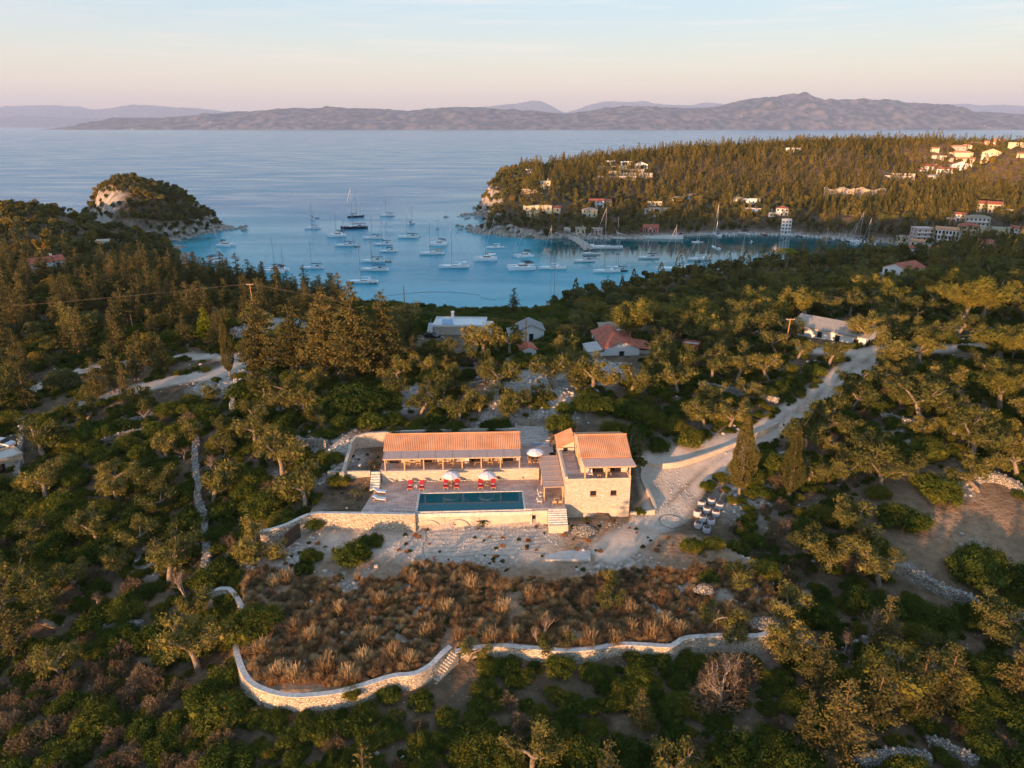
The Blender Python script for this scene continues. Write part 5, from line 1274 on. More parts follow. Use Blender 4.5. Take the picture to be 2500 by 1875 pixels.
# ------------------------------------------------------------------ masses nobody could count: points carrying instances
def scatter(name, label, kinds, pts_, scales, cat):
    """one object: a cloud of points, each carrying one of the plant shapes"""
    if len(pts_) == 0: return
    me = bpy.data.meshes.new(name); me.vertices.add(len(pts_)); me.vertices.foreach_set('co', np.asarray(pts_, np.float32).ravel())
    a = me.attributes.new('size', 'FLOAT', 'POINT'); a.data.foreach_set('value', np.asarray(scales, np.float32))
    o = link(name, me); tag(o, label, cat, None, 'stuff')
    c = bpy.data.collections.new(name + "_shapes")
    for k in kinds:
        for v in PR[k]:
            if len(v) == 1: src = bpy.data.objects.new(k, v[0][1])
            else:
                # join parts of a shape into one mesh for the mass
                V = []; Fv = []; mi = []; mats_ = []; off = 0
                src_me = bpy.data.meshes.new(k); bmj = bmesh.new()
                for j, (pn, m_) in enumerate(v):
                    n0 = len(bmj.faces); bmj.from_mesh(m_); bmj.faces.ensure_lookup_table()
                    for f in bmj.faces[n0:]: f.material_index = j
                    mats_.append(m_.materials[0])
                bmj.to_mesh(src_me); bmj.free()
                for m_ in mats_: src_me.materials.append(m_)
                src = bpy.data.objects.new(k, src_me)
            c.objects.link(src)
    ng = bpy.data.node_groups.new(name, 'GeometryNodeTree')
    ng.interface.new_socket('Geometry', in_out='INPUT', socket_type='NodeSocketGeometry'); ng.interface.new_socket('Geometry', in_out='OUTPUT', socket_type='NodeSocketGeometry')
    N = ng.nodes.new; L = ng.links.new
    gi = N('NodeGroupInput'); go = N('NodeGroupOutput'); m2p = N('GeometryNodeMeshToPoints'); iop = N('GeometryNodeInstanceOnPoints'); ci = N('GeometryNodeCollectionInfo')
    ci.inputs['Collection'].default_value = c; ci.inputs['Separate Children'].default_value = True; ci.inputs['Reset Children'].default_value = True
    L(gi.outputs[0], m2p.inputs[0]); L(m2p.outputs[0], iop.inputs['Points']); L(ci.outputs[0], iop.inputs['Instance']); iop.inputs['Pick Instance'].default_value = True
    ri = N('FunctionNodeRandomValue'); ri.data_type = 'INT'; ri.inputs[4].default_value = 0; ri.inputs[5].default_value = 60; L(ri.outputs[2], iop.inputs['Instance Index'])
    rr_ = N('FunctionNodeRandomValue'); rr_.data_type = 'FLOAT_VECTOR'; rr_.inputs[0].default_value = (-.06,-.06,0); rr_.inputs[1].default_value = (.06,.06,6.28); rr_.inputs['Seed'].default_value = 3; L(rr_.outputs[0], iop.inputs['Rotation'])
    na = N('GeometryNodeInputNamedAttribute'); na.data_type = 'FLOAT'; na.inputs[0].default_value = 'size'; L(na.outputs[0], iop.inputs['Scale'])
    L(iop.outputs[0], go.inputs[0])
    md = o.modifiers.new('scatter', 'NODES'); md.node_group = ng
    return o
# ------------------------------------------------------------------ where plants may stand
BLOCK = [(V2(-4,6)[0], V2(-4,6)[1], 0)]
house_spots = []   # filled with (x, y, r)
def blk(px, py, z, r): x, y, _ = P(px, py, z); house_spots.append((x, y, r))
for c in ((1120,815,24,10),(1070,830,24,7),(1273,815,24,7),(1500,865,25,9),(1450,868,25,5),(1292,880,25,3.5),(2010,815,27,9),(2060,815,27,7),(1970,800,27,7),(2020,840,27,6),(2080,770,29,6),(2187,655,26,8),(2170,670,26,6),(240,600,20,5),(120,648,22,5),(1494,812,23,4),(1681,866,25,3),(20,1120,17,6),(20,1090,18,5),(680,800,24,9),(640,800,24.5,6),(1350,930,27,5),(1230,1020,25,3),(1745,1240,18,4),(1400,1300,17.3,3)): blk(*c)
for c in ((1500,925,25.5,6),(1455,905,25,4),(1540,905,25,4),(1120,885,24,5),(1300,930,27,6),(1230,1005,25,4),(1170,965,26,4),(1010,955,26,4),(1390,975,26,4),(1728,1245,18,5.5),(1725,1290,17.6,5),(1690,1215,18.6,4),(1085,1640,14,4),(1075,1690,12,3.5),(1050,1710,12,3),(1560,1200,18.5,5),(1600,1290,17.5,4),(2330,1300,16,14),(2280,1400,15.5,7),(620,805,24.5,7),(720,800,24,6),(430,962,22,5),(520,955,22,5),(400,940,22,5),(470,935,22,5),(560,910,22,5),(300,935,22,5),(240,920,22,4),(350,905,22,4),(450,895,22.4,4),(530,890,22.4,4),(120,985,21,4),(1110,850,24,9),(1180,840,24,8),(1060,850,24,6),(1273,845,24,6),(1500,892,25,6),(1010,868,24,4),(2000,858,26.5,6),(2175,680,26,6)): blk(*c)
plots = [[V2(-30,-12), V2(20,-12), V2(20,24), V2(8,26), V2(-30,21)]]
def free(x, y, m=1.0):
    """boolean array: open ground"""
    ok = inside(x, y, LAND)
    for p in plots: ok &= ~inside(x, y, p)
    ok &= ~inside(x, y, field)
    for line, hw in TRACKS: ok &= seg_dist(x, y, [q[:2] for q in line], False) > hw + m * 1.4
    if m >= 1:
        for line in (drive, road_l2):
            for back in (4.5, 8.5): ok &= seg_dist(x * (1 + back / np.maximum(y, 30)), y + back, [q[:2] for q in line], False) > 2.0
    for poly in (lnA, lnB): ok &= seg_dist(x, y, [q[:2] for q in poly], False) > 1.0 + m * .7
    ok &= ~inside(x, y, [P(1560,1330,17.3)[:2], P(1570,1220,18.2)[:2], P(1550,1120,20.5)[:2], P(1860,1040,22.4)[:2], P(1880,1070,22)[:2], P(1720,1180,19.5)[:2], P(1680,1250,18.4)[:2]])
    for ln_ in RWALLS: ok &= seg_dist(x, y, ln_, False) > 1.0 + m * .6
    for a, c, r in house_spots: ok &= np.hypot(x - a, y - c) > r + m * .8
    return ok
def thin_out(x, y, r, keep=None):
    """greedy dart throwing, r = personal radius"""
    cell = 4.0; grid = {}; out = []
    if keep:
        for (a, c, rr_) in keep: grid.setdefault((int(a//cell), int(c//cell)), []).append((a, c, rr_))
    for i in range(len(x)):
        g0, g1 = int(x[i]//cell), int(y[i]//cell); ok = True; R_ = r[i]; k = int((R_ + 5)//cell) + 1
        for a in range(g0-k, g0+k+1):
            for c in range(g1-k, g1+k+1):
                for (u, v, rr_) in grid.get((a, c), ()):
                    if (u-x[i])**2 + (v-y[i])**2 < ((R_+rr_)*.5)**2: ok = False; break
                if not ok: break
            if not ok: break
        if ok: grid.setdefault((g0, g1), []).append((x[i], y[i], R_)); out.append(i)
    return np.array(out, int)
# ================================================================== PLANTS PLACED ONE BY ONE (base of trunk in the photo, ground height there)
keep = []
def at(kind, px, py, s=1.0, label=None, sz=None, r=None):
    x, y, z = G(px, py); o = plant(kind, x, y, s, label, None, sz)
    keep.append((x, y, (r or {'olive':3.6,'bush':3.6,'conifer':3.4,'bigconifer':8,'column':2.6,'umbrella':6,'yellowpine':5,'bare':3,'twiggy':2.4,'tuft':1.2,'palm':1.5,'pine':6.5}.get(kind, 3)) * s)); return o
random.seed(21)
at('column',1805,1215,1.3,"tall broad cypress with pale bare base beside the white bags and driveway",1.3); at('column',1925,1225,1.05,"tall ragged cypress right of the broad one beside the driveway",1.12)
at('column',563,925,.9,"slim dark cypress standing at the end of the gravel road",1.3)
at('yellowpine',505,835,1.0,"bright yellow green pine glowing among the dark left forest")
for c in ((640,905,.95),(725,900,.9),(800,915,1.05),(870,925,1.12),(940,905,.95)): at('bigconifer', c[0], c[1], c[2]*1.38, None, c[2]*1.5)
for c in ((1010,895,1.1),(1000,860,1.2),(970,840,1.1),(600,880,.9),(1090,920,.6),(700,870,1.1),(760,860,1.3),(350,905,1.5),(330,930,1.3),(70,1000,1.2),(240,980,1.1),(280,960,1.1),(310,985,1.0),(40,1610,1.25),(2130,1780,1.2),(2230,1760,1.0),(2300,1740,1.1),(2040,1850,1.2),(2150,1600,1.0),(1990,1700,.9),(1960,1830,1.0),(1560,1790,.7),(2480,1700,1.1),(1100,900,.6)):
    at('conifer', *c)
for c in ((1255,775,1.5,"dark ragged conifer standing alone against the bay right of the white house"),(1262,745,.0,None)):
    if c[2]: at('conifer', c[0], c[1], c[2], c[3])
# olives behind the villa and along the slopes
for c in ((770,975,1.0),(710,970,1.0),(785,1040,.9),(745,1010,.95),(980,980,1.1),(1025,1010,1.3),(1060,990,1.0),(1120,1030,1.0),(1170,1020,1.1),(1240,1030,1.05),(1250,1010,.8),(1180,940,.8),(1100,925,.8),(1160,905,.8),(1355,950,1.2),(1450,950,1.2),(1475,955,1.0),(1540,960,1.1),(1560,950,1.0),(1265,1005,1.1),(1410,955,.9),
          (1740,1000,1.2),(1720,1050,1.0),(1700,1030,1.0),(1735,930,1.1),(1790,900,1.0),(1600,900,1.2),(1625,905,1.1),(1650,930,1.3),(1875,930,1.0),(2075,1000,1.2),(2160,935,.9),(2200,990,1.0),(2140,895,1.3),(2140,905,1.0),(2270,860,1.2),(2310,1000,1.2),(2325,1070,1.1),(2130,1110,1.0),(2060,1170,1.1),(2130,1170,1.2),(1970,1180,.9),(2150,1200,1.1),(2200,1160,1.0),
          (2370,1130,1.35),(2390,1200,1.0),(2480,1170,1.3),(1960,1345,1.1),(2080,1300,1.2),(2100,1320,1.1),(650,1125,1.0),(690,1160,1.2),(745,1245,1.2),(530,1070,.9),(545,1125,1.0),(470,1080,1.0),(410,1120,1.0),(375,1200,1.0),(390,1210,.9),(240,1320,1.0),(350,1330,1.0),(450,1345,.8),(290,1400,.9),(100,1330,1.0),(180,1430,1.0),(470,1510,1.0),(1800,1590,.8),(1725,1540,.8),(1480,1490,.75),(1485,1440,.6),(1815,1450,.8),(1140,1620,.6),(1335,1620,.7)):
    at('olive', *c)
# tall pines at upper right
for c in ((2150,700,.7),(2210,705,.75),(2185,715,.6),(2240,690,.7),(2215,1720,.75),(2260,1690,.6),(1700,800,1.0),(1725,830,1.0),(1625,815,.9),(1660,800,.85),(1880,790,.95),(1860,770,.9),(2130,740,.9),(2270,760,1.0),(2390,790,1.15),(2350,790,1.1),(2480,760,1.0),(2450,890,.9),(2420,880,.85),(2250,890,.7),(2180,760,.8),(2050,720,.85),(1950,720,.8),(2290,700,.9),(2410,720,.9),(2210,700,.8),(1550,790,.7),(1450,790,.75),(2490,960,.9),(2440,1000,.9),(2400,1090,.8),(2500,1120,.8),(2110,735,.8),(2340,740,.9)):
    at('pine', *c)
o_ = plant('umbrella', 124, 322, 1.15, "bright green umbrella pine in front of the inner bay"); keep.append((124, 322, 8))
at('umbrella',2205,345,.9,"flat topped green pine on the far skyline"); at('umbrella',2378,352,.9,"flat topped green pine above the upper right villas")
# bushes
for c in ((860,1370,1.35),(905,1330,.9),(760,1370,.9),(740,1400,.7),(720,1210,1.5),(640,1250,1.4),(690,1290,1.3),(770,1290,.9),(830,1180,1.0),(850,985,2.0),(890,1010,1.9),(830,1010,1.6),(940,985,1.5),(1060,1065,1.0),(1110,1055,1.1),(1200,1055,1.2),(1220,1050,1.1),(960,1065,.8),(1010,1055,.9),(1365,1050,1.4),(1380,1010,1.0),(1430,1000,1.3),(1470,1000,1.2),(1440,990,1.2),(1520,1010,1.3),(1560,1020,1.4),(1600,1040,1.3),(1640,1050,1.3),(1500,1060,1.1),(1560,1070,1.2),(1680,1080,1.2),
          (1690,1345,.9),(1740,1335,.8),(1840,1330,1.0),(1800,1350,.9),(1870,1400,.9),(1730,1420,.8),(2300,1220,1.7),(2260,1190,1.3),(2180,1280,1.7),(2230,1290,1.4),(2120,1350,1.3),(2380,1410,1.7),(2400,1380,1.4),(2490,1440,1.5),(2140,1210,1.0),(2050,1250,1.2),(2000,1270,1.1),(1970,1300,1.2),(2100,1490,1.3),(2210,1500,.9),(600,1550,1.3),(640,1520,1.3),(580,1480,1.1),(520,1420,1.3),(380,1570,1.3),(560,1660,1.2),(540,1760,1.3),(500,1720,1.3),(1030,1720,.7),(950,1700,.7),(860,1705,.7),(1440,1650,.8),(1370,1640,1.0),(1560,1650,.9),(1240,1640,.7),(810,1130,1.0),(1590,1290,.0)):
    if c[2]: at('bush', *c)
for c in ((1040,1400,.8),(1060,1380,.5),(1330,1560,.9),(1310,1570,.8),(1590,1470,.5),(2130,1560,1.4),(2170,1590,1.2),(2060,1600,1.0),(2440,880,1.2),(2370,800,1.0),(1010,1500,.0),(1730,1700,1.2),(1790,1720,1.3),(1760,1740,1.9),(1800,1700,1.6),(240,1490,.9),(420,1180,.9),(430,1110,.9),(450,1130,1.0),(2360,1100,1.1),(2470,880,1.1)):
    if c[2]: at('bare', *c)
for c in ((1770,1690,2.3),(1735,1720,2.2),(1800,1665,2.0),(1880,1330,1.2),(1900,1300,1.3),(1925,1420,1.4),(1950,1400,1.3),(1900,1450,1.2),(1800,1300,.9),(1780,1400,1.0),(1700,1400,1.1),(240,1650,1.2),(260,1690,1.3),(300,1640,1.2),(320,1720,1.3),(550,1820,1.3),(60,1830,1.3),(120,1800,1.3),(170,1780,1.2),(30,1780,1.2),(1240,1730,1.0),(1270,1780,1.1),(820,1830,1.0),(430,1270,.9),(600,1260,.9),(560,1330,1.0)):
    at('twiggy', *c)
for c in ((915,1145,1.0,"small palm in the planted plot left of the long house"),(868,1215,1.0,"small palm in the weedy bed left of the white loungers"),(1178,1290,.9,"small palm against the pool front wall"),(1432,1278,.8,"small agave-like plant at the foot of the tall house")): at('palm', *c)
for c in ((720,1545,1.1),(760,1560,1.0),(800,1640,1.5),(640,1600,1.3),(930,1480,1.2),(1010,1430,1.1),(1060,1540,1.1),(960,1610,1.3),(1150,1440,1.3),(1040,1555,1.2),(1200,1570,1.3),(1260,1560,1.1),(1120,1560,1.0),(890,1620,1.2),(1330,1530,1.1),(1500,1580,1.1),(1440,1570,1.2),(1590,1560,1.2),(1620,1530,1.2),(1740,1530,1.3),(1780,1500,1.1),(670,1430,1.1),(700,1420,1.2),(830,1500,1.1),(1380,1560,1.0),(1540,1540,1.0),(720,1660,1.2),(680,1650,1.1),(850,1660,1.1),(1540,1500,1.1),(1000,1620,1.1),(1090,1500,1.2),(1230,1500,1.2),(1660,1550,1.0),(1290,1460,1.1),(900,1560,1.2)):
    at('tuft', c[0], c[1], c[2]*1.75)

# ================================================================== FILLING THE SLOPES
def px_of(x, y): return proj(x, y, H(x, y))
nc = 52000
X = rng.uniform(-210, 230, nc); Y = rng.uniform(30, 300, nc)
okm = free(X, Y) & (np.abs(X) < 14 + .82 * (Y + 12))
X, Y = X[okm], Y[okm]
PX, PY = px_of(X, Y)
bar = vnoise(X, Y, 17, 31) + .5 * vnoise(X, Y, 7, 32)       # clearings
hide = np.zeros(len(X), bool)
for ln_ in (lnA, lnB):
    for back in (3, 5.5, 8): hide |= seg_dist(X * (1 + back / np.maximum(Y, 30)), Y + back, [q[:2] for q in ln_], False) < 2.6
kinds = []
u = rng.random(len(X))
for i in range(len(X)):
    a, c, t, n_ = PX[i], PY[i], u[i], bar[i]; D = math.hypot(X[i], Y[i])
    if 840 < a < 1400 and Y[i] > 198: k = 'bush' if t < .7 else ('twiggy' if t < .8 else None)
    elif D > 205 and Y[i] > 190 and a > 1000 and a < 2550: k = 'oak' if (t < .85 or a < 1700) else 'olive'     # dark shaded wood beyond the crest
    elif a < 900 and c < 800 and Y[i] > 165: k = 'conifer' if t < .50 else ('bush' if t < .62 else 'oak')
    elif a < 560 and c < 950: k = 'conifer' if t < .28 else ('bush' if t < .68 else ('oak' if t < .86 else 'olive'))
    elif c > 1640: k = 'bush' if t < .80 else ('conifer' if t < .86 else ('twiggy' if t < .97 else 'olive'))
    elif a < 700: k = 'bush' if t < .58 else ('olive' if t < .86 else ('twiggy' if t < .95 else 'bare'))
    elif a > 1500 and c < 900: k = 'olive' if t < .72 else ('bush' if t < .92 else 'pine')
    elif a > 1650: k = 'olive' if t < .58 else ('bush' if t < .94 else 'twiggy')
    else: k = 'olive' if t < .35 else ('bush' if t < .93 else 'twiggy')
    if 1950 < a and 1180 < c < 1450 and t < .9 and math.hypot(X[i]-P(2330,1300,16)[0], Y[i]-P(2330,1300,16)[1]) < 13: k = None
    if a < 560 and c > 1650 and t > .45: k = 'twiggy'
    if hide[i] and k not in (None, 'twiggy'): k = 'bush'
    if k and n_ > (.75 if c > 1500 or c < 850 else .42): k = None
    kinds.append(k)
kinds = np.array(kinds, object)
sel = np.array([k is not None for k in kinds]); X, Y, kinds, PX, PY = X[sel], Y[sel], kinds[sel], PX[sel], PY[sel]
base_r = {'olive': 4.6, 'bush': 2.95, 'conifer': 3.3, 'oak': 4.4, 'twiggy': 2.4, 'bare': 3.5, 'pine': 7}
S = np.array([rng.uniform(.85, 1.45) for _ in X]); S = np.where(hide[sel], np.minimum(S, 1.0) * .72, S); Rr = np.array([base_r[k] for k in kinds]) * S * np.where((PY > 1560) | ((PX < 620) & (PY > 1150)), .76, 1.0)
i_ = thin_out(X, Y, Rr, keep); X, Y, kinds, S, PX, PY = X[i_], Y[i_], kinds[i_], S[i_], PX[i_], PY[i_]
Dist = np.hypot(X, Y)
caps = {'olive': 200, 'bush': 210, 'conifer': 225, 'oak': 110, 'twiggy': 110, 'bare': 30, 'pine': 30}
names_ = {'olive': ("olive grove trees too many to count", "olive_grove"), 'bush': ("evergreen scrub covering the slopes between the trees", "evergreen_scrub"), 'conifer': ("dense conifer wood on the left slope", "conifer_wood"), 'oak': ("dark broadleaf wood going down to the bay", "bay_wood"), 'twiggy': ("brown twiggy scrub on the slopes", "twiggy_scrub"), 'bare': ("leafless trees on the slopes", "bare_wood"), 'pine': ("pines above the road", "pine_wood")}
for k in caps:
    j = np.nonzero(kinds == k)[0]; j = j[np.argsort(Dist[j])]
    inv = (PX[j] > -60) & (PX[j] < 2560) & (PY[j] < 1960) & (PY[j] > 0); vis = j[inv]; rest = np.r_[vis[caps[k]:], j[~inv]]
    print("PLANTS", k, len(j), 'visible', len(vis))
    for q_ in vis[:caps[k]]: plant(k, float(X[q_]), float(Y[q_]), float(S[q_]))
    if len(rest):
        pass
        scatter(names_[k][1], names_[k][0], [k], np.c_[X[rest], Y[rest], H(X[rest], Y[rest]) - .05], S[rest], "scrub" if k in ('bush','twiggy') else "wood")

# ---- low ground cover: weeds, small bushes
def cover(n, xr, yr, test, kinds, name, label, smin, smax, cat):
    x = rng.uniform(*xr, n); y = rng.uniform(*yr, n); ok = test(x, y); x, y = x[ok], y[ok]
    return scatter(name, label, kinds, np.c_[x, y, H(x, y) - .03], rng.uniform(smin, smax, len(x)), cat)
def t_near(x, y): return free(x, y, -.6) & (np.abs(x) < 14 + .82 * (y + 12)) & (vnoise(x, y, 6, 41) > -.30)
cover(19000, (-150,170), (42,190), t_near, ['weed','bush','bush'], "low_scrub", "low scrub and weeds covering the soil between bushes", .2, .62, "scrub")
def t_field(x, y): return inside(x, y, field) & (y < 84.5 - .02*x + 5*vnoise(x, y, 6, 51)) & (seg_dist(x, y, [q[:2] for q in lnA], False) > .8) & (seg_dist(x, y, [q[:2] for q in lnB], False) > .8) & (vnoise(x, y, 4.5, 52) + .5*vnoise(x, y, 1.6, 53) > -.34)
cover(15000, (-45,48), (62,92), t_field, ['tuft','tuft','rusttuft','rusttuft','weed'], "dry_grass", "dry rust and straw coloured grass filling the walled field", .32, 1.05, "dry grass")
cover(700, (-45,48), (62,92), t_field, ['twiggy'], "dry_weeds", "brown dry weeds among the grass of the walled field", .35, .8, "dry weeds")
def t_gard(x, y): return (inside(x, y, field) & (y >= 83)) | inside(x, y, lgard_poly) | inside(x, y, ugard_poly)
cover(620, (-40,30), (80,118), lambda x, y: t_gard(x, y) & (vnoise(x, y, 3, 61) > -.1), ['weed'], "garden_plants", "small green and rust plants dotted over the gravel garden", .3, .7, "garden plants")
def t_open(x, y): return free(x, y, .0) & (np.abs(x) < 14 + .82 * (y + 12)) & (vnoise(x, y, 9, 71) > .05)
cover(3800, (-120,150), (42,190), t_open, ['tuft','rusttuft'], "wild_grass", "tufts of dry wild grass on the open slopes", .4, .9, "wild grass")
# ---- loose limestone
rk = rocky[:]
cand = np.nonzero((vy > 45) & (vy < 190) & (np.abs(vx) < 120))[0]
w_ = (rk[cand] * 1.0 + .02) ; w_ = w_ * (grav[cand] < .5); cell_ = np.where(np.abs(vx[cand]) < 48, .36, 1.44) * np.where((vy[cand] < 125) & (vy[cand] > 60), .4, 1.6); w_ = w_ * cell_; w_ /= w_.sum()
ch_ = rng.choice(cand, 4200, p=w_)
x = vx[ch_] + rng.uniform(-.6,.6,len(ch_)); y = vy[ch_] + rng.uniform(-.6,.6,len(ch_))
ok = ~inside(x, y, deck_poly) & ~inside(x, y, terr_poly) & ~inside(x, y, court_poly) & ~inside(x, y, house_poly); x, y = x[ok], y[ok]
scatter("loose_stones", "loose pale limestone rocks lying on the slopes and the field", ['rock'], np.c_[x, y, H(x, y)], rng.uniform(.2, .95, len(x)) ** 1.3, "stones")
# ---- pebbles and broken rock on the gravel
x = rng.uniform(-30, 32, 9000); y = rng.uniform(82, 112, 9000); ok = ((inside(x, y, gp) | inside(x, y, [P(1400,1290,17.4)[:2], P(1640,1290,17.4)[:2], P(1700,1200,19)[:2], P(1640,1110,20)[:2], P(1600,1120,19.5)[:2], P(1590,1260,17.6)[:2]])) & ~inside(x, y, [V2(-24,-1), V2(18.6,-1.0), V2(18.6,16), V2(-24,16)]) & (vnoise(x, y, 3, 95) > -.12)); x, y = x[ok], y[ok]
scatter("gravel_stones", "broken pale stones strewn over the gravel below the pool and beside the drive", ['rock'], np.c_[x, y, H(x, y)], rng.uniform(.06, .30, len(x)), "stones")
# ---- shore boulders
def far_rock(seed):
    v = rock(seed, 2.0)[0][1]; v.materials[0] = M['farrock']; return [("rock", v)]
PR['boulder'] = [far_rock(30+s) for s in range(4)]
sh = []
for poly, lo, hi in ((north_shore, 8, 22), (islet, 0, 11), (near_coast, 9, 20)):
    for i in range(max(lo, 0), min(hi, len(poly))):
        a = poly[i]; c = poly[(i+1) % len(poly)]; L_ = math.hypot(c[0]-a[0], c[1]-a[1])
        for _ in range(int(L_/1.3)):
            t = rng.random(); sh.append((a[0]+(c[0]-a[0])*t + rng.normal()*2.6, a[1]+(c[1]-a[1])*t + rng.normal()*2.6))
for c_, n_, s_ in ((P(1180,525,0), 60, 9), (P(1170,560,0), 70, 8), (P(545,560,0), 60, 7), (P(1090,530,0), 3, 2)):
    for _ in range(n_): sh.append((c_[0]+rng.normal()*s_, c_[1]+rng.normal()*s_*1.3))
sh = np.array(sh); zz = np.maximum(H(sh[:,0], sh[:,1]), -.3)
scatter("shore_rocks", "brown and pale rocks lining the shore of the bay", ['boulder'], np.c_[sh, zz], rng.uniform(.4, 1.5, len(sh)), "rocks")

# ================================================================== FAR WOODS
n = 70000
X = rng.uniform(-420, 640, n); Y = rng.uniform(300, 1080, n); X[:4500] = rng.uniform(-346,-224,4500); Y[:4500] = rng.uniform(490,605,4500)
hh = H(X, Y); px, py = proj(X, Y, hh)
isl = inside(X, Y, islet)
ok = (inside(X, Y, LAND) | isl) & (hh > 1.2) & (px > -150) & (px < 2700) & (py > 200)
FAR_BLOCK = [(1520,412,12),(1486,405,9),(1566,412,9),(1331,461,8),(1354,467,7),(1312,516,8),(1347,518,6),(1457,505,8),(1475,505,6),(1439,528,8),(1602,520,13),(1575,522,9),(1692,487,7),(1830,505,9),(1855,520,8),(1908,528,7),(1918,572,7),(1588,574,13),(1417,570,6),(1455,573,7),(1385,567,6),
  (2181,435,13),(2160,438,8),(2270,420,10),(2307,426,10),(2346,416,8),(2344,385,9),(2338,368,8),(2357,367,7),(2381,361,8),(2414,359,9),(2438,350,8),(2419,388,8),(2354,400,8),(2292,388,7),(2281,373,5),(2481,358,6),(2496,385,6),(2275,440,7),
  (2411,520,12),(2384,552,12),(2338,540,9),(2356,582,9),(2308,590,10),(2254,600,10),(2482,575,10),(2207,592,8),(2252,600,9),(2241,618,11),(2272,612,8),(2401,603,7),(2412,610,7),(2430,570,12),(2460,560,10),(2390,570,8),(240,600,5),(120,648,5),(193,589,6),(2080,480,12),(2040,480,12),(2110,482,12),(2140,484,9),(2060,500,9),(2100,500,9),(1588,592,13)]
fbw = []
for a, c, r in FAR_BLOCK: g_ = G(a, c, 250); fbw.append((g_[0], g_[1], r))
for a, c, r in fbw: ok &= np.hypot(X - a, (Y - c) * .8) > r * (1.0 if (a > 200 and c < 560) else .72)
ok &= ~((X < -269 + 14 * vnoise(X, Y, 9, 91)) & (Y < 556) & isl & (hh < 30) & (rng.random(n) > .10))
# the open cliff on the headland tip, the quay
ok &= ~((X > 40) & (Y > 500) & (Y < 534) & (hh < 1.8))
X, Y, hh, isl, px = X[ok], Y[ok], hh[ok], isl[ok], px[ok]
t = rng.random(len(X)); nz_ = vnoise(X, Y, 60, 81)
print('isl', isl.sum())
spire = ((X > 10) & (hh > 17 + 14 * nz_) & (t < .76) & (px < 2330)) | ((X > 10) & (t < .22)) | ((X > 10) & (px > 2330) & (t < .4))
spire &= ~isl & (X > -40)
kind = np.where(spire, 'spire', 'round'); S = rng.uniform(.6, 1.35, len(X)); Rr = np.where(spire, 3.6, 5.2) * S * np.where(Y > 880, 1.4, 1.0) * np.where(isl, .6, 1.0)
S = np.where(isl, S * .85, S)
i_ = thin_out(X, Y, Rr, keep); X, Y, kind, S, hh, isl = X[i_], Y[i_], kind[i_], S[i_], hh[i_], isl[i_]
for k, cap, nm, lb in (('spire', 240, "cypress_forest", "dense forest of pointed cypresses covering the far headland"), ('round', 190, "olive_woodland", "rounded olives and broadleaf trees round the far side of the bay")):
    j = np.nonzero(kind == k)[0]; d = np.hypot(X[j], Y[j]); j = j[np.argsort(d)]
    print("FAR", k, len(j))
    for q_ in j[:cap]: plant(k, float(X[q_]), float(Y[q_]), float(S[q_]))
    r_ = j[cap:]; scatter(nm, lb, [k], np.c_[X[r_], Y[r_], hh[r_] - .2], S[r_], "woodland")
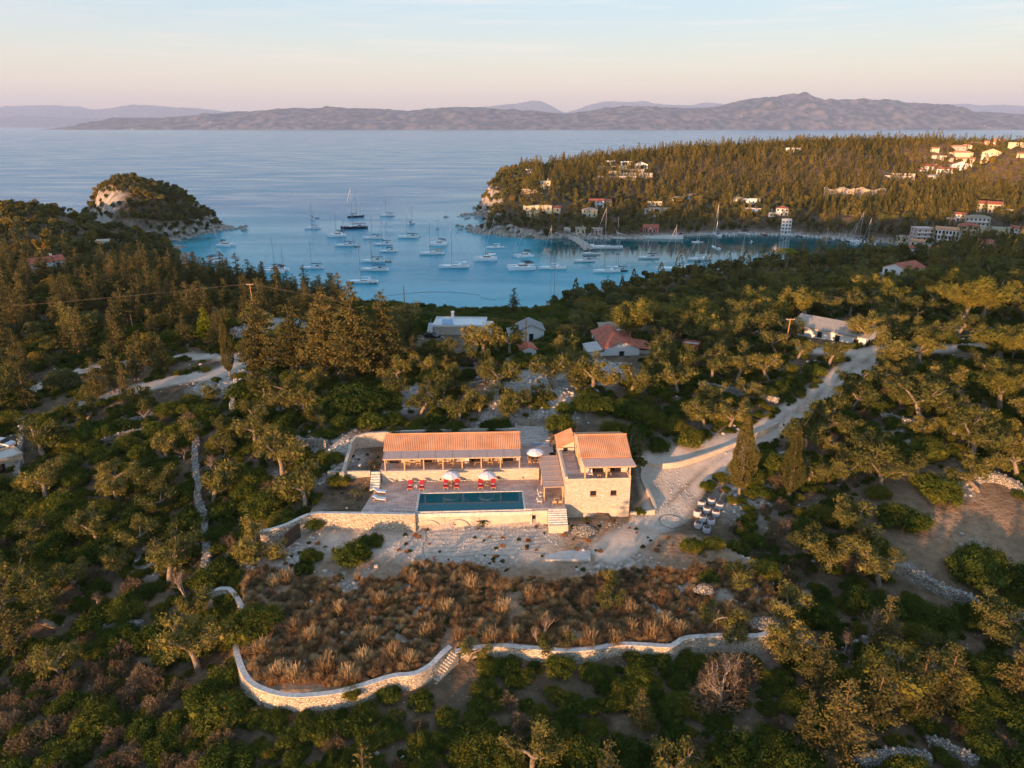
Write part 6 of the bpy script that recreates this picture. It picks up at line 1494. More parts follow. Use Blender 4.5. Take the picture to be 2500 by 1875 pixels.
# ================================================================== HOUSES
def face_cam(x, y): return math.atan2(-x, y) * 1.0   # turn so that local -Y looks to the camera side
def house(px, py, w, d, h, label, rot=0, wall='white', roof='gable', rmat='tile_old', storeys=1, wins=3, name="house", cat="house", pitch=.38, z=None, axis='x', balcony=False, chimney=False, door=True, over=.35, arch=False, loc=None, tmin=150, sink=4):
    if loc is None:
        x, y, g = G(px, py, tmin); z = g if z is None else z
    else: x, y, z = loc
    e = empty(name, (x, y, z), face_cam(x, y) + R(rot), label, cat)
    q = MB(); q.box(-w/2, w/2, 0, d, -sink, h); q.build("wall", M[wall], e)
    o = over
    if roof == 'flat':
        q = MB(); q.box(-w/2-.1, w/2+.1, -.1, .15, h+.003, h+.5); q.box(-w/2-.1, w/2+.1, d-.15, d+.1, h+.003, h+.5); q.box(-w/2-.1, -w/2+.15, .151, d-.151, h+.003, h+.5); q.box(w/2-.15, w/2+.1, .151, d-.151, h+.003, h+.5); q.build("parapet", M[wall], e)
        q = MB(); q.box(-w/2+.151, w/2-.151, .151, d-.151, h+.003, h+.12); q.build("roof", M[rmat], e)
    elif roof == 'hip':
        q = MB(); hr = pitch*d/2; r_ = min(w/2-.2, d/2)
        q.add([(-w/2-o,-o,h),(w/2+o,-o,h),(w/2+o,d+o,h),(-w/2-o,d+o,h),(-w/2+r_,d/2,h+hr),(w/2-r_,d/2,h+hr),(-w/2-o,-o,h-.12),(w/2+o,-o,h-.12),(w/2+o,d+o,h-.12),(-w/2-o,d+o,h-.12)],[(0,1,5,4),(1,2,5),(2,3,4,5),(3,0,4),(6,7,1,0),(7,8,2,1),(8,9,3,2),(9,6,0,3),(9,8,7,6)]); rf = q.build("roof", M[rmat], e)
    elif roof == 'gable':
        q = MB(); 
        if axis == 'x':
            hr = pitch*d/2; q.hexa([(-w/2-o,-o,h-.05),(w/2+o,-o,h-.05),(w/2+o,d/2,h+hr),(-w/2-o,d/2,h+hr)],[(-w/2-o,-o,h+.12),(w/2+o,-o,h+.12),(w/2+o,d/2,h+hr+.16),(-w/2-o,d/2,h+hr+.16)])
            q.hexa([(-w/2-o,d/2,h+hr),(w/2+o,d/2,h+hr),(w/2+o,d+o,h-.05),(-w/2-o,d+o,h-.05)],[(-w/2-o,d/2,h+hr+.16),(w/2+o,d/2,h+hr+.16),(w/2+o,d+o,h+.12),(-w/2-o,d+o,h+.12)])
            g2 = [[(s*w/2,0.02,h),(s*w/2,d-.02,h),(s*w/2,d/2,h+hr),(s*(w/2-.3),0.02,h),(s*(w/2-.3),d-.02,h),(s*(w/2-.3),d/2,h+hr)] for s in (-1,1)]
        else:
            hr = pitch*w/2; q.hexa([(-w/2-o,-o,h-.05),(0,-o,h+hr),(0,d+o,h+hr),(-w/2-o,d+o,h-.05)],[(-w/2-o,-o,h+.12),(0,-o,h+hr+.16),(0,d+o,h+hr+.16),(-w/2-o,d+o,h+.12)])
            q.hexa([(0,-o,h+hr),(w/2+o,-o,h-.05),(w/2+o,d+o,h-.05),(0,d+o,h+hr)],[(0,-o,h+hr+.16),(w/2+o,-o,h+.12),(w/2+o,d+o,h+.12),(0,d+o,h+hr+.16)])
            g2 = [[(-w/2+.02,yy,h),(w/2-.02,yy,h),(0,yy,h+hr),(-w/2+.02,yy+t,h),(w/2-.02,yy+t,h),(0,yy+t,h+hr)] for yy, t in ((0,.3),(d-.3,.3))]
        rf = q.build("roof", M[rmat], e)
        for V in g2:
            q = MB(); q.add(V, [(0,1,2),(5,4,3),(0,3,4,1),(1,4,5,2),(2,5,3,0)]); q.build("gable", M[wall], e)
    if chimney:
        q = MB(); q.box(w*.2,w*.2+.6,d*.5-.3,d*.5+.3,h,h+2.1); q.box(w*.2-.1,w*.2+.7,d*.5-.4,d*.5+.4,h+2.103,h+2.3); q.build("chimney", M[wall], e)
    sh = h / storeys
    for s in range(storeys):
        for k in range(wins):
            xc = -w/2 + w*(k+.5)/wins; isd = door and s == 0 and k == wins//2; ww = .55 if not arch else .8
            z0 = s*sh + (.05 if isd or balcony else sh*.32); z1 = s*sh + sh*.78
            q = MB(); q.box(xc-ww,xc+ww,-.03,.0-.002,z0,z1)
            if arch: q.cone((xc,-.016),0.01,0.01,z1,z1+.01,6)
            wn = q.build("door" if isd else "window", M['dark'], e)
            if w > 7:
                q = MB(); q.box(xc-ww-.14,xc-ww-.002,-.06,-.003,z0,z1+.14); q.box(xc+ww+.002,xc+ww+.14,-.06,-.003,z0,z1+.14); q.box(xc-ww,xc+ww,-.06,-.003,z1+.002,z1+.14); q.build("frame", M['white' if wall != 'white' else 'coping'], wn)
        for k in range(max(1, int(d/4))):
            for sx_ in (-1, 1):
                yc = d*(k+.5)/max(1, int(d/4)); q = MB(); xx = sx_*w/2
                q.box(min(xx+sx_*.003, xx+sx_*.03),max(xx+sx_*.003, xx+sx_*.03),yc-.5,yc+.5,s*sh+sh*.35,s*sh+sh*.75); q.build("window", M['dark'], e)
        if balcony:
            q = MB(); q.box(-w/2-.2,w/2+.2,-1.6,-.065,s*sh-.1,s*sh+.06); q.box(-w/2-.2,w/2+.2,-1.6,-1.5,s*sh+.062,s*sh+.95); q.build("balcony", M['white'], e)
    return e
def terrace(px, py, w, h, label, depth=5, rot=0, m='limestone', tmin=250, name="terrace_wall"):
    x, y, z = G(px, py, tmin); e = empty(name, (x, y, z), face_cam(x, y) + R(rot), label, "terrace wall")
    q = MB(); q.box(-w/2,w/2,0,depth,-3,h); q.build("wall", M[m], e); q = MB(); q.box(-w/2,w/2,-.1,.4,h+.003,h+.7); q.build("parapet", M['coping'], e); return e

M['barn_roof'] = mat("ribbed_grey_roof", (.33,.29,.25), .8, .12, 1.5)
# ---------- near houses
wf = P(1118,824,22.5); ang = R(-2)
e = empty("flat_roofed_house", (wf[0], wf[1], 22.5), ang, "white flat roofed stone house with chimney and outside stair, at the bay edge", "house")
q = MB(); q.box(-6.2,6.6,0,8,-3,2.9); q.build("wall", M['limestone'], e)
q = MB(); q.box(6.61,8.8,.6,8,-3,2.4); q.build("side_wing", M['white'], e)
q = MB(); q.box(-6.6,7.2,-.25,8.3,2.903,3.1); q.build("roof", M['white'], e)
q = MB(); q.box(-6.6,7.2,-.25,.0,3.103,3.5); q.box(-6.6,7.2,8.05,8.3,3.103,3.5); q.box(-6.6,-6.35,.003,8.047,3.103,3.5); q.box(6.95,7.2,.003,8.047,3.103,3.5); q.build("parapet", M['white'], e)
q = MB(); q.box(-2.4,-1.7,6.6,7.3,3.103,5.2); q.box(-2.5,-1.6,6.5,7.4,5.203,5.35); q.build("chimney", M['white'], e)
q = MB(); q.hexa([(-4.2,1.2,3.3),(-1.2,.9,3.3),(-1.8,4.4,3.7),(-4.6,4.6,3.7)],[(-4.2,1.2,3.36),(-1.2,.9,3.36),(-1.8,4.4,3.76),(-4.6,4.6,3.76)]); q.build("skylight", mat("skylight_glass", (.2,.35,.5), .15, 0), e)
for a, c in ((2.8,4.7),): q = MB(); q.box(a,c,-.04,-.003,1.6,2.2); q.build("window", M['dark'], e)
q = MB(); q.box(5.9,8.2,.4,.58,-1.2,1.0); q.build("garage_door", M['wood_pale'], e)
for k in range(9):
    q = MB(); q.box(-8.2,-6.75,-2.6+k*.75,-2.6+(k+1)*.75,-2,.15+k*.33); q.build("stair_step", M['white'], e)
q = MB(); q.tube([(-7.5,-3,1.0),(-7.5,4,4.1)],.04,4); q.build("handrail", M['steel'], e)
fx = MB(); fx.box(-3.4,3.4,-.15,.15,-1,1.1); fx.build("boundary_wall", M['coping'], None, (P(1110,852,23)[0], P(1110,852,23)[1], 23), R(-4), label="pale boundary wall with a dark gateway before the white flat roofed house", cat="wall")
fx = MB(); fx.box(-5,5,-.15,.15,-1,1.2); fx.build("boundary_wall", M['wood_pale'], None, (P(1210,838,23)[0], P(1210,838,23)[1], 22.6), R(-2), label="brown boarded boundary fence right of the white flat roofed house", cat="fence")
bt = P(1273,836,23)
e = house(0,0,6.5,7,3.2,"small white house with blue trimmed window and grey tiled roof", 6, 'white','gable','tile_grey',1,1, axis='y', pitch=.5, loc=(bt[0]+2.5,bt[1],22.8), name="blue_trimmed_house")
q = MB(); q.box(-5.5,-3.3,1.5,5.5,-1,2.4); q.build("side_wall", M['white'], e); q = MB(); q.hexa([(-6,1,2.4),(-3.3,1,2.9),(-3.3,6,2.9),(-6,6,2.4)],[(-6,1,2.5),(-3.3,1,3.0),(-3.3,6,3.0),(-6,6,2.5)]); q.build("side_roof", M['tile_grey'], e)
q = MB(); q.box(-5.0,-3.9,1.42,1.497,.3,1.6); q.build("blue_window", M['blue'], e)
cc = P(1517,876,24.4)
e = house(0,0,8.2,15,2.6,"white gabled cottage with long weathered red tile roof and satellite dish", 14,'white','gable','tile_old',1,1, axis='y', pitch=.42, loc=(cc[0],cc[1],24.2), name="red_roofed_cottage", door=False)
q = MB(); q.hexa([(-8.0,-.2,1.9),(-4.3,-.2,2.5),(-4.3,7,2.5),(-8.0,7,1.9)],[(-8.0,-.2,2.0),(-4.3,-.2,2.6),(-4.3,7,2.6),(-8.0,7,2.0)]); q.build("lean_to_roof", M['concrete'], e); q = MB(); q.box(-7.8,-4.12,0,6.8,-2,1.9); q.build("lean_to_wall", M['white'], e)
q = MB(); q.hexa([(4.3,1,2.35),(8.2,1,1.7),(8.2,9,1.7),(4.3,9,2.35)],[(4.3,1,2.47),(8.2,1,1.82),(8.2,9,1.82),(4.3,9,2.47)]); q.build("right_lean_to_roof", M['tile_old'], e); q = MB(); q.box(4.12,8.0,1.2,8.8,-2,1.7); q.build("right_lean_to_wall", M['limestone'], e)
q = MB(); q.cone((1.2,8.5),.15,.75,4.4,4.8,10); q.tube([(1.2,8.5,3.4),(1.2,8.5,4.4)],.06,5); q.build("satellite_dish", M['white'], e)
ch_ = P(1292,884,25); house(0,0,3.2,4.5,2.6,"tiny white arched chapel with red tile roof among the olives", 12,'white','gable','tile_old',1,1, axis='y', pitch=.5, loc=(ch_[0],ch_[1],25.2), name="small_chapel", cat="chapel")
q = P(1494,818,22.5); house(0,0,6,5,2.6,"small pale hut behind the red roofed cottage", 10,'coping','hip','tile_tan',1,2, loc=(q[0],q[1],22), name="small_hut", cat="hut", door=False)
q = P(1683,868,24.5); house(0,0,3.6,3,2.4,"small dark red shed among the trees right of the cottage", -10,'redwall','flat','concrete',1,1, loc=(q[0],q[1],24.5), name="garden_shed", cat="shed")
bn = P(2020,836,26.6)
e = house(0,0,17,8.5,3.0,"long white house with pale grey ribbed roof beside the road junction", -21,'white','gable','barn_roof',1,4, pitch=.42, loc=(bn[0],bn[1],26.4), name="grey_roofed_house", over=.6)
e = house(0,0,13,7,2.8,"low house with dark red roof half hidden behind the grey roofed one", -8,'white','gable','tile_old',1,3, loc=(P(2090,770,25)[0],P(2090,770,25)[1],24.6), name="red_roofed_house")
vv_ = P(2182,668,24); e = house(0,0,9,12,2.8,"white villa with broad gable and red roof among golden trees at right", -30,'white','gable','tile_old',1,3, axis='y', pitch=.42, loc=(vv_[0],vv_[1],23), name="gabled_villa", balcony=True)
st = P(20,1150,17); e = house(0,0,7,5,2.2,"low stone hut cut by the left photo edge, pale flat roof", 10,'drystone','flat','coping',1,1, loc=(st[0]-1,st[1],16.6), name="stone_hut", cat="hut")
il = G(240,606,300); house(0,0,10,6,3.2,"lone pale flat roofed house on the left hill before the islet", -8,'cream','flat','coping',1,3, loc=(*il[:2], il[2]-.2), name="hill_house")
rl = P(122,655,25); house(0,0,12,8,2.8,"house with red roof showing over the left treetops", 20,'white','gable','tile_old',1,2, loc=(rl[0],rl[1],float(H(rl[0],rl[1]))+3), name="red_roofed_house", chimney=True, sink=8)
# ---------- far headland houses
HS = [
 (1331,463,9,8,6.2,"two storey beige stone house on the headland, left of its low annex",0,'cream','flat','coping',2,2,dict(chimney=True)),
 (1354,468,9,7,3.2,"low beige annex with terrace right of the two storey stone house",0,'cream','flat','coping',1,3,{}),
 (1305,472,14,6,1.8,"long low terrace building left of the two storey stone house",5,'limestone','flat','coping',1,3,{}),
 (1312,518,22,6,4.0,"long beige building with blank retaining front low on the headland",-4,'cream','flat','coping',1,4,{}),
 (1347,519,13,7,3.2,"small house with red roof at the right end of the long beige building",-4,'cream','gable','tile_old',1,3,{}),
 (1300,532,9,6,3.2,"small sunlit hut under the long beige building",0,'cream','flat','coping',1,1,{}),
 (1455,506,12,8,4.6,"white house with red gabled roof and five windows above the shore",6,'white','gable','tile_old',2,4,{}),
 (1478,503,9,7,4.0,"white wing with red roof and arches right of the gabled white house",0,'white','gable','tile_old',1,2,{}),
 (1439,530,12,8,5.0,"beige hip roofed house with veranda below the red gabled house",-3,'cream','hip','tile_tan',2,3,{}),
 (1596,522,15,7,3.2,"long low house with brown roof and white terrace, left half",6,'white','hip','tile_tan',1,4,{}),
 (1622,524,9,7,3.6,"stone house with brown roof adjoining the long white terrace house",0,'cream','gable','tile_tan',1,2,{}),
 (1598,503,12,5,3.0,"beige flat building above the long brown roofed house",0,'cream','flat','coping',1,4,{}),
 (1692,488,15,9,3.0,"single sunlit orange hip roofed house in the dark wood",0,'white','hip','tile',1,4,{}),
 (1648,492,11,6,2.8,"low pale house left of the orange hip roofed house",-4,'cream','gable','tile_tan',1,3,{}),
 (1800,500,13,9,4.2,"pale terraced house with tan roof left of the white columned one",-6,'cream','hip','tile_tan',1,3,{}),
 (1833,507,14,8,6.0,"white two storey house with columns above stepped white walls",3,'white','flat','coping',2,4,{}),
 (1908,528,9,8,5.6,"white house with dark red hip roof just above the white tower",0,'white','hip','tile_old',2,3,{}),
 (1888,530,7,5,2.5,"low white outbuilding left of the dark red hip roofed house",0,'white','flat','coping',1,2,{}),
 (1385,568,4.5,5,2.4,"pale flat hut behind the mole, leftmost of three",0,'coping','flat','coping',1,1,{}),
 (1417,572,7,6,3.2,"ruined beige stone house with chimney behind the mole",0,'cream','gable','tile_tan',1,2,dict(chimney=True)),
 (1456,574,7.5,6,3.6,"pinkish stone house with veranda behind the small beach",-5,'pink','gable','tile_tan',1,3,{}),
 (1500,428,11,6,3,"left low house of the sunlit hilltop villa",-5,'cream','flat','coping',1,2,{}),
 (1566,414,12,8,4.5,"gabled white house at the right end of the hilltop villa",10,'white','gable','tile_tan',1,3,dict(axis='y')),
 (1530,405,12,6,3.5,"middle white house of the hilltop villa among pines",0,'white','flat','coping',1,3,{}),
 (1490,403,9,6,3.5,"rear left white house of the hilltop villa",0,'white','flat','coping',1,2,{}),
 (1366,406,8,5,3.0,"tiny sunlit roof among pines at the top left of the headland",0,'cream','flat','coping',1,1,{}),
 (1292,423,7,5,3.2,"tiny white house among trees at the left end of the headland",0,'white','flat','coping',1,1,{}),
 # upper right
 (2270,419,17,9,4.5,"white house with red roof and chimney, left of the pair of long villas",-10,'white','gable','tile_old',2,5,dict(chimney=True)),
 (2240,424,12,7,3.5,"low white wing at the left of the red roofed villa pair",-6,'white','hip','tile_old',1,3,{}),
 (2308,427,16,8,5.0,"white building with small red roof in the middle of the villa pair",8,'white','gable','tile_old',2,5,{}),
 (2346,416,17,9,5,"large white villa with red roof right of the villa pair",12,'white','gable','tile_old',2,4,dict(axis='y')),
 (2275,438,14,6,3.0,"white house with dark slate coloured roof below the villa pair",0,'white','gable','tile_grey',1,3,{}),
 (2344,388,21,9,5.5,"wide two storey house with orange roof among the upper right villas",0,'cream','hip','tile',2,7,{}),
 (2338,368,14,7,3.6,"house with long dull orange roof above the wide two storey house",-4,'pink','gable','tile',1,3,{}),
 (2358,367,10,7,4.6,"tall cream house with orange roof right of the dull orange roof",5,'cream','hip','tile',2,2,{}),
 (2381,361,12,8,5.0,"left of the three terracotta red houses on the skyline",0,'orange','gable','tile',2,3,{}),
 (2414,359,13,8,5.5,"middle of the three terracotta red houses on the skyline",0,'orange','gable','tile',2,3,{}),
 (2436,349,15,8,4.5,"right of the three terracotta red houses on the skyline",0,'orange','flat','tile',1,4,{}),
 (2419,390,16,10,6.5,"two storey cream house with broad gable and balcony at upper right",4,'cream','gable','tile',2,3,dict(axis='y', balcony=True)),
 (2354,402,16,8,5.0,"cream house with orange roof half hidden below the wide house",-6,'cream','gable','tile',1,4,{}),
 (2292,388,13,6,2.4,"long low sunlit terraced house left of the upper villas",0,'coping','flat','coping',1,3,{}),
 (2281,373,8,6,3.6,"small sunlit house at the upper left of the villas",0,'cream','gable','tile',1,1,{}),
 (2481,358,13,5,2.8,"low house near the right edge on the skyline slope",0,'cream','flat','coping',1,3,{}),
 (2494,386,8,6,3.0,"small house at the right photo edge below the skyline",0,'cream','gable','tile',1,2,{}),
 (1935,372,14,7,3.6,"white house peeping over the cypress forest skyline",0,'white','flat','coping',1,3,dict(sink=6)),
 # village
 (2411,520,20,12,6.8,"big yellow house with red gabled roof and white terrace at the village top",-8,'yellow','gable','tile_old',2,6,dict(chimney=False)),
 (2455,523,12,8,3.0,"yellow terrace wing right of the big yellow house",-14,'yellow','flat','coping',1,3,{}),
 (2384,553,20,10,6.5,"long grey beige house with balconies and tan roof below the big yellow house",6,'coping','hip','tile_tan',2,6,dict(balcony=True)),
 (2338,540,11,8,5,"white house with small dark red roof left of the tan roofed one",-6,'white','gable','tile_old',2,3,{}),
 (2318,552,8,7,5,"pinkish grey narrow house left of the small dark red roof",0,'pink','flat','coping',2,2,{}),
 (2356,583,15,10,9.0,"tall yellow house with arched windows and dark red hip roof",-6,'yellow','hip','tile_old',3,4,dict(arch=True)),
 (2308,588,19,10,7.5,"white house with balconies and pink roof in the village centre",-6,'white','gable','tile',2,7,dict(balcony=True)),
 (2278,585,5,9,7.5,"narrow dark gap house between the pink block and the white balconies",0,'orange','flat','coping',2,1,{}),
 (2254,598,15,12,11.5,"pink apartment block with four white balconies nearest the water",24,'pink','flat','coping',4,3,dict(balcony=True)),
 (2207,592,14,8,3.2,"beige low roof house left of the pink apartment block",-6,'cream','gable','tile_tan',1,3,{}),
 (2252,604,20,7,3.6,"long low house with pink roof in front of the apartment block",-8,'cream','gable','tile',1,5,{}),
 (2238,624,14,8,4,"white front house with dark red roof low in the village",-10,'white','gable','tile_old',1,4,{}),
 (2274,618,13,8,4,"house with weathered grey pink roof low in the village",10,'pink','gable','tile_tan',1,3,{}),
 (2288,648,9,5,2.5,"dark red roof at the bottom of the village",0,'redwall','gable','tile_old',1,2,{}),
 (2290,606,10,5,3.2,"white wall and shop front right of the village low houses",0,'white','flat','coping',1,3,{}),
 (2401,604,10,7,3.4,"small yellow house with red roof, upper of the two at the green slope",-12,'yellow','gable','tile_old',1,2,{}),
 (2410,615,15,7,3.2,"white gabled house with long red roof, lower of the two at the green slope",-12,'white','gable','tile_old',1,3,{}),
 (2484,577,15,9,5.0,"white house with red roof and chimneys cut by the right edge",-14,'white','gable','tile_old',2,4,dict(chimney=True)),
]
for h_ in HS:
    px_, py_, w_, d_, hh_, lb, rt, wl, rf, rm, stn, wn, kw = h_
    x_, y_, z_ = G(px_, py_, 260)
    if px_ > 2190 and py_ > 500: w_ *= .72; d_ *= .8; hh_ *= .86
    house(px_, py_, w_, d_, hh_, lb, rt, wl, rf, rm, stn, wn, tmin=260, z=z_ + .2, **kw)
for a in ((1505,440,36,3,"lowest long sunlit terrace wall of the hilltop villa"),(1540,432,40,3,"right long sunlit terrace wall of the hilltop villa"),(1495,418,28,4,"upper left sunlit terrace wall of the hilltop villa"),(1555,424,24,3.5,"upper right sunlit terrace wall of the hilltop villa"),
          (2180,437,36,2.2,"long sunlit terrace wall at the left end of the upper villas"),(2190,431,30,2.2,"second sunlit terrace wall at the left end of the upper villas"),(1850,520,22,3,"stepped white wall below the white columned house"),(1855,527,20,2,"lower stepped white wall below the white columned house"),
          (2430,572,20,4,"long yellow retaining wall beside the village road"),(2300,392,20,2,"sunlit field wall left of the upper villas"),(2360,572,8,3,"short wall beside the tall yellow house"),(1280,470,8,2,"sunlit wall at the left of the headland houses"),(1585,530,18,1.5,"white terrace wall below the long brown roofed house")):
    terrace(a[0], a[1], a[2], a[3], a[4], m='yellow' if 'yellow' in a[4] else ('white' if 'white' in a[4] else 'limestone'))
# quarry faces: vertical pale rock with layered strata
def cliff(px, py, w, h, label, seed):
    x, y, z = G(px, py, 300); e = tag(empty("quarry_face", (x, y, z + 1), face_cam(x, y)), label, "quarry face"); r = random.Random(seed); q = MB(); n = 26
    rings = []
    for j in range(7):
        t = j/6; rings.append([(-w/2 + w*i/n, 3.5*t + r.uniform(-.6,.6), h*t*(.8 + .1*math.sin(i*.5+seed)) + r.uniform(-.2,.2)) for i in range(n+1)])
    q.loft(rings, closed=False, caps=False)
    q.loft([rings[-1], [(p[0], p[1]+9, p[2]-.6) for p in rings[-1]]], closed=False, caps=False)
    q.build("rock_face", M['quarry'], e); return e
M['quarry'] = mat("quarry_limestone", (.36,.28,.20), .95, .3, .35, col2=(.54,.44,.34), bump=.3)
cliff(2045,488,24,10,"left half of the pale sunlit quarry face under the cypresses",1)
cliff(2105,488,34,10,"right half of the pale sunlit quarry face under the cypresses",2)
cliff(2300,475,20,2.5,"low sunlit rock ledge on the slope below the upper villas",4)
# ---------- red kiosk church on the quay, its white quay wall
kx, ky, kz = P(1588,572,1.8)
kq = empty("white_quay", (kx, ky - 6, 0), face_cam(kx, ky), "white curved quay wall round the red church-like house", "quay")
pts_ = [(-25,2.5,4.6),(-23,.5,2.8),(-18,-1.0,2.0),(-8,-2.2,1.7),(4,-2.6,1.7),(16,-2.0,1.7),(20.5,-1.0,1.8),(21.5,0,3.2)]
q = MB(); lq = smooth_line(pts_, 1); wall_strip(q, lq, .7, lambda i: lq[i][2] + .2, -1.5); q.build("wall", M['white'], kq)
q = MB(); q.prism([(-24,1),(-18,-.7),(-8,-1.9),(4,-2.3),(16,-1.6),(20.5,-.5),(21,14),(-24,14)], -1.5, 1.55); q.build("quay_floor", M['concrete'], kq)
e = house(0,0,11,8,4.6,"brick red house with white columned porch and dark red roof on the quay",-4,'redwall','gable','tile_old',1,2, loc=(kx, ky+1, 1.6), name="red_house", pitch=.5, door=False)
q = MB(); q.add([(-1.6,-.5,3.9),(1.6,-.5,3.9),(0,-.5,4.9),(-1.6,-.07,3.9),(1.6,-.07,3.9),(0,-.07,4.9)],[(0,1,2),(5,4,3),(0,3,4,1),(1,4,5,2),(2,5,3,0)]); q.build("porch_gable", M['white'], e)
for a in (-5.4,-1.5,1.25,5.1): q = MB(); q.box(a,a+.28,-.4,-.07,0,3.9); q.build("column", M['white'], e)
q = MB(); q.box(-.6,.6,-.12,-.07,0,2.6); q.build("red_door", M['red'], e)
tx, ty, tz = P(1918,570,1.5); e = house(0,0,6.6,6,9.6,"narrow tall white four storey tower house at the waterfront",6,'white','flat','coping',4,3, loc=(tx,ty,1.3), name="tower_house")
rx, ry, rz_ = P(1560,571,1.8); house(0,0,5,4,2.6,"little dark red hut left of the red house on the quay",0,'redwall','flat','tile_old',1,1, loc=(rx,ry+4,1.7), name="small_hut", cat="hut", door=False)
# ---------- mole of boulders, quay strips and beach
mo = [P(1400,582,.5), P(1415,590,1), P(1428,598,1.2), P(1436,607,1)]
ml = smooth_line(mo, .8); r = random.Random(4); q = MB(); wall_strip(q, ml, 3.0, lambda i: .6, -2, 1.6, .25); e = q.build("stone_mole", M['rubble'], label="short mole of heaped boulders jutting into the bay", cat="mole")
for k in range(170):
    p = ml[r.randrange(len(ml))]; s_ = r.uniform(.35,.9); x = p[0]+r.uniform(-3.4,3.4); y = p[1]+r.uniform(-2,2); z = 1.2 - abs(x-p[0])*.3
    q2 = q if False else None
scatter("mole_boulders", "pale boulders heaped on the mole", ['rock'], [(p[0]+r.uniform(-3.2,3.2), p[1]+r.uniform(-1.5,1.5), r.uniform(.2,1.2)) for p in ml for _ in range(7)], [r.uniform(1.0,2.2) for p in ml for _ in range(7)], "stones")
def quay(pxs, w, h, name, m='concrete', kind='structure'):
    ln = smooth_line([P(a, c, 0) for a, c in pxs], 3); q = MB(); wall_strip(q, [(p[0], p[1]+w/2, 0) for p in ln], w, h, -1.2); return q.build(name, M[m], kind=kind)
quay([(1640,579),(1700,576),(1750,574),(1830,572.5),(1900,573),(1960,575.5),(2010,579),(2060,584),(2095,588.5),(2135,598)], 5, 1.15, "waterfront_road")
quay([(1440,584),(1480,582),(1530,584)], 5, .55, "beach", 'coping')
# ================================================================== BOATS
M['gel'] = mat("white_gelcoat", (.88,.88,.87), .3, .03, 1)
M['navy'] = mat("navy_hull", (.02,.03,.06), .25, 0)
M['canvas_blue'] = mat("blue_canvas", (.03,.06,.14), .9, .1, 2)
M['canvas_dark'] = mat("dark_canvas", (.035,.035,.04), .9, .1, 2)
M['canvas_tan'] = mat("tan_canvas", (.42,.28,.14), .9, .1, 2)
M['teak'] = mat("teak_deck", (.42,.33,.24), .8, .1, 3)
M['alu'] = mat("mast_aluminium", (.48,.48,.48), .4, 0, metal=.3)
M['rib'] = mat("grey_inflatable", (.12,.12,.13), .7, 0)
M['yellowp'] = mat("yellow_paint", (.75,.52,.04), .5, 0)
def hull(q, L, B, D, y0=0, bowrake=.10, stern=.75):
    rings = []
    for i in range(11):
        t = i/10; x = -L/2 + L*t; hb = B/2*(stern + (1-stern)*min(1, t/.4))*(1 - max(0, (t-.45)/.55)**2.3) + .02
        zt = D*(1 + .28*t*t); ov = bowrake*L*(max(0, t-.7)/.3)**2*.5
        rings.append([(x+ov*.2, y0, -.35), (x+ov*.3, y0+hb*.62, -.3), (x+ov*.6, y0+hb*.93, zt*.35), (x+ov, y0+hb, zt), (x+ov, y0-hb, zt), (x+ov*.6, y0-hb*.93, zt*.35), (x+ov*.3, y0-hb*.62, -.3)])
    q.loft(rings)
def rig(e, L, x, H_, base, cover, ketch=False, jib=True, boom=True, lean=0):
    q = MB(); q.tube([(x,0,base),(x-H_*.012,0,base+H_)],[.13,.07],6); m_ = q.build("mast", M['alu'], e)
    q = MB()
    for f in (.38,.68): q.box(x-.05,x+.03,-L*.075*(1.3-f),L*.075*(1.3-f),base+H_*f,base+H_*f+.06)
    q.build("spreader", M['alu'], m_)
    if boom:
        q = MB(); q.tube([(x-.1,0,base+1.5),(x-L*.36,0,base+1.55)],[.24,.17],6); q.build("furled_mainsail", M[cover], e)
    if jib: q = MB(); q.tube([(x,0,base+H_*.93),(L*.49,0,base+.25)],.065,5); q.build("furled_jib", M['fabric'], e)
    q = MB(); q.tube([(x-.1,0,base+H_*.98),(-L*.48,0,base+.1)],.02,4); q.build("backstay", M['steel'], e)
    q = MB(); 
    for s_ in (-1,1): q.tube([(x,0,base+H_*.9),(x-.3,s_*L*.13,base)],.015,4)
    q.build("shroud", M['steel'], e)
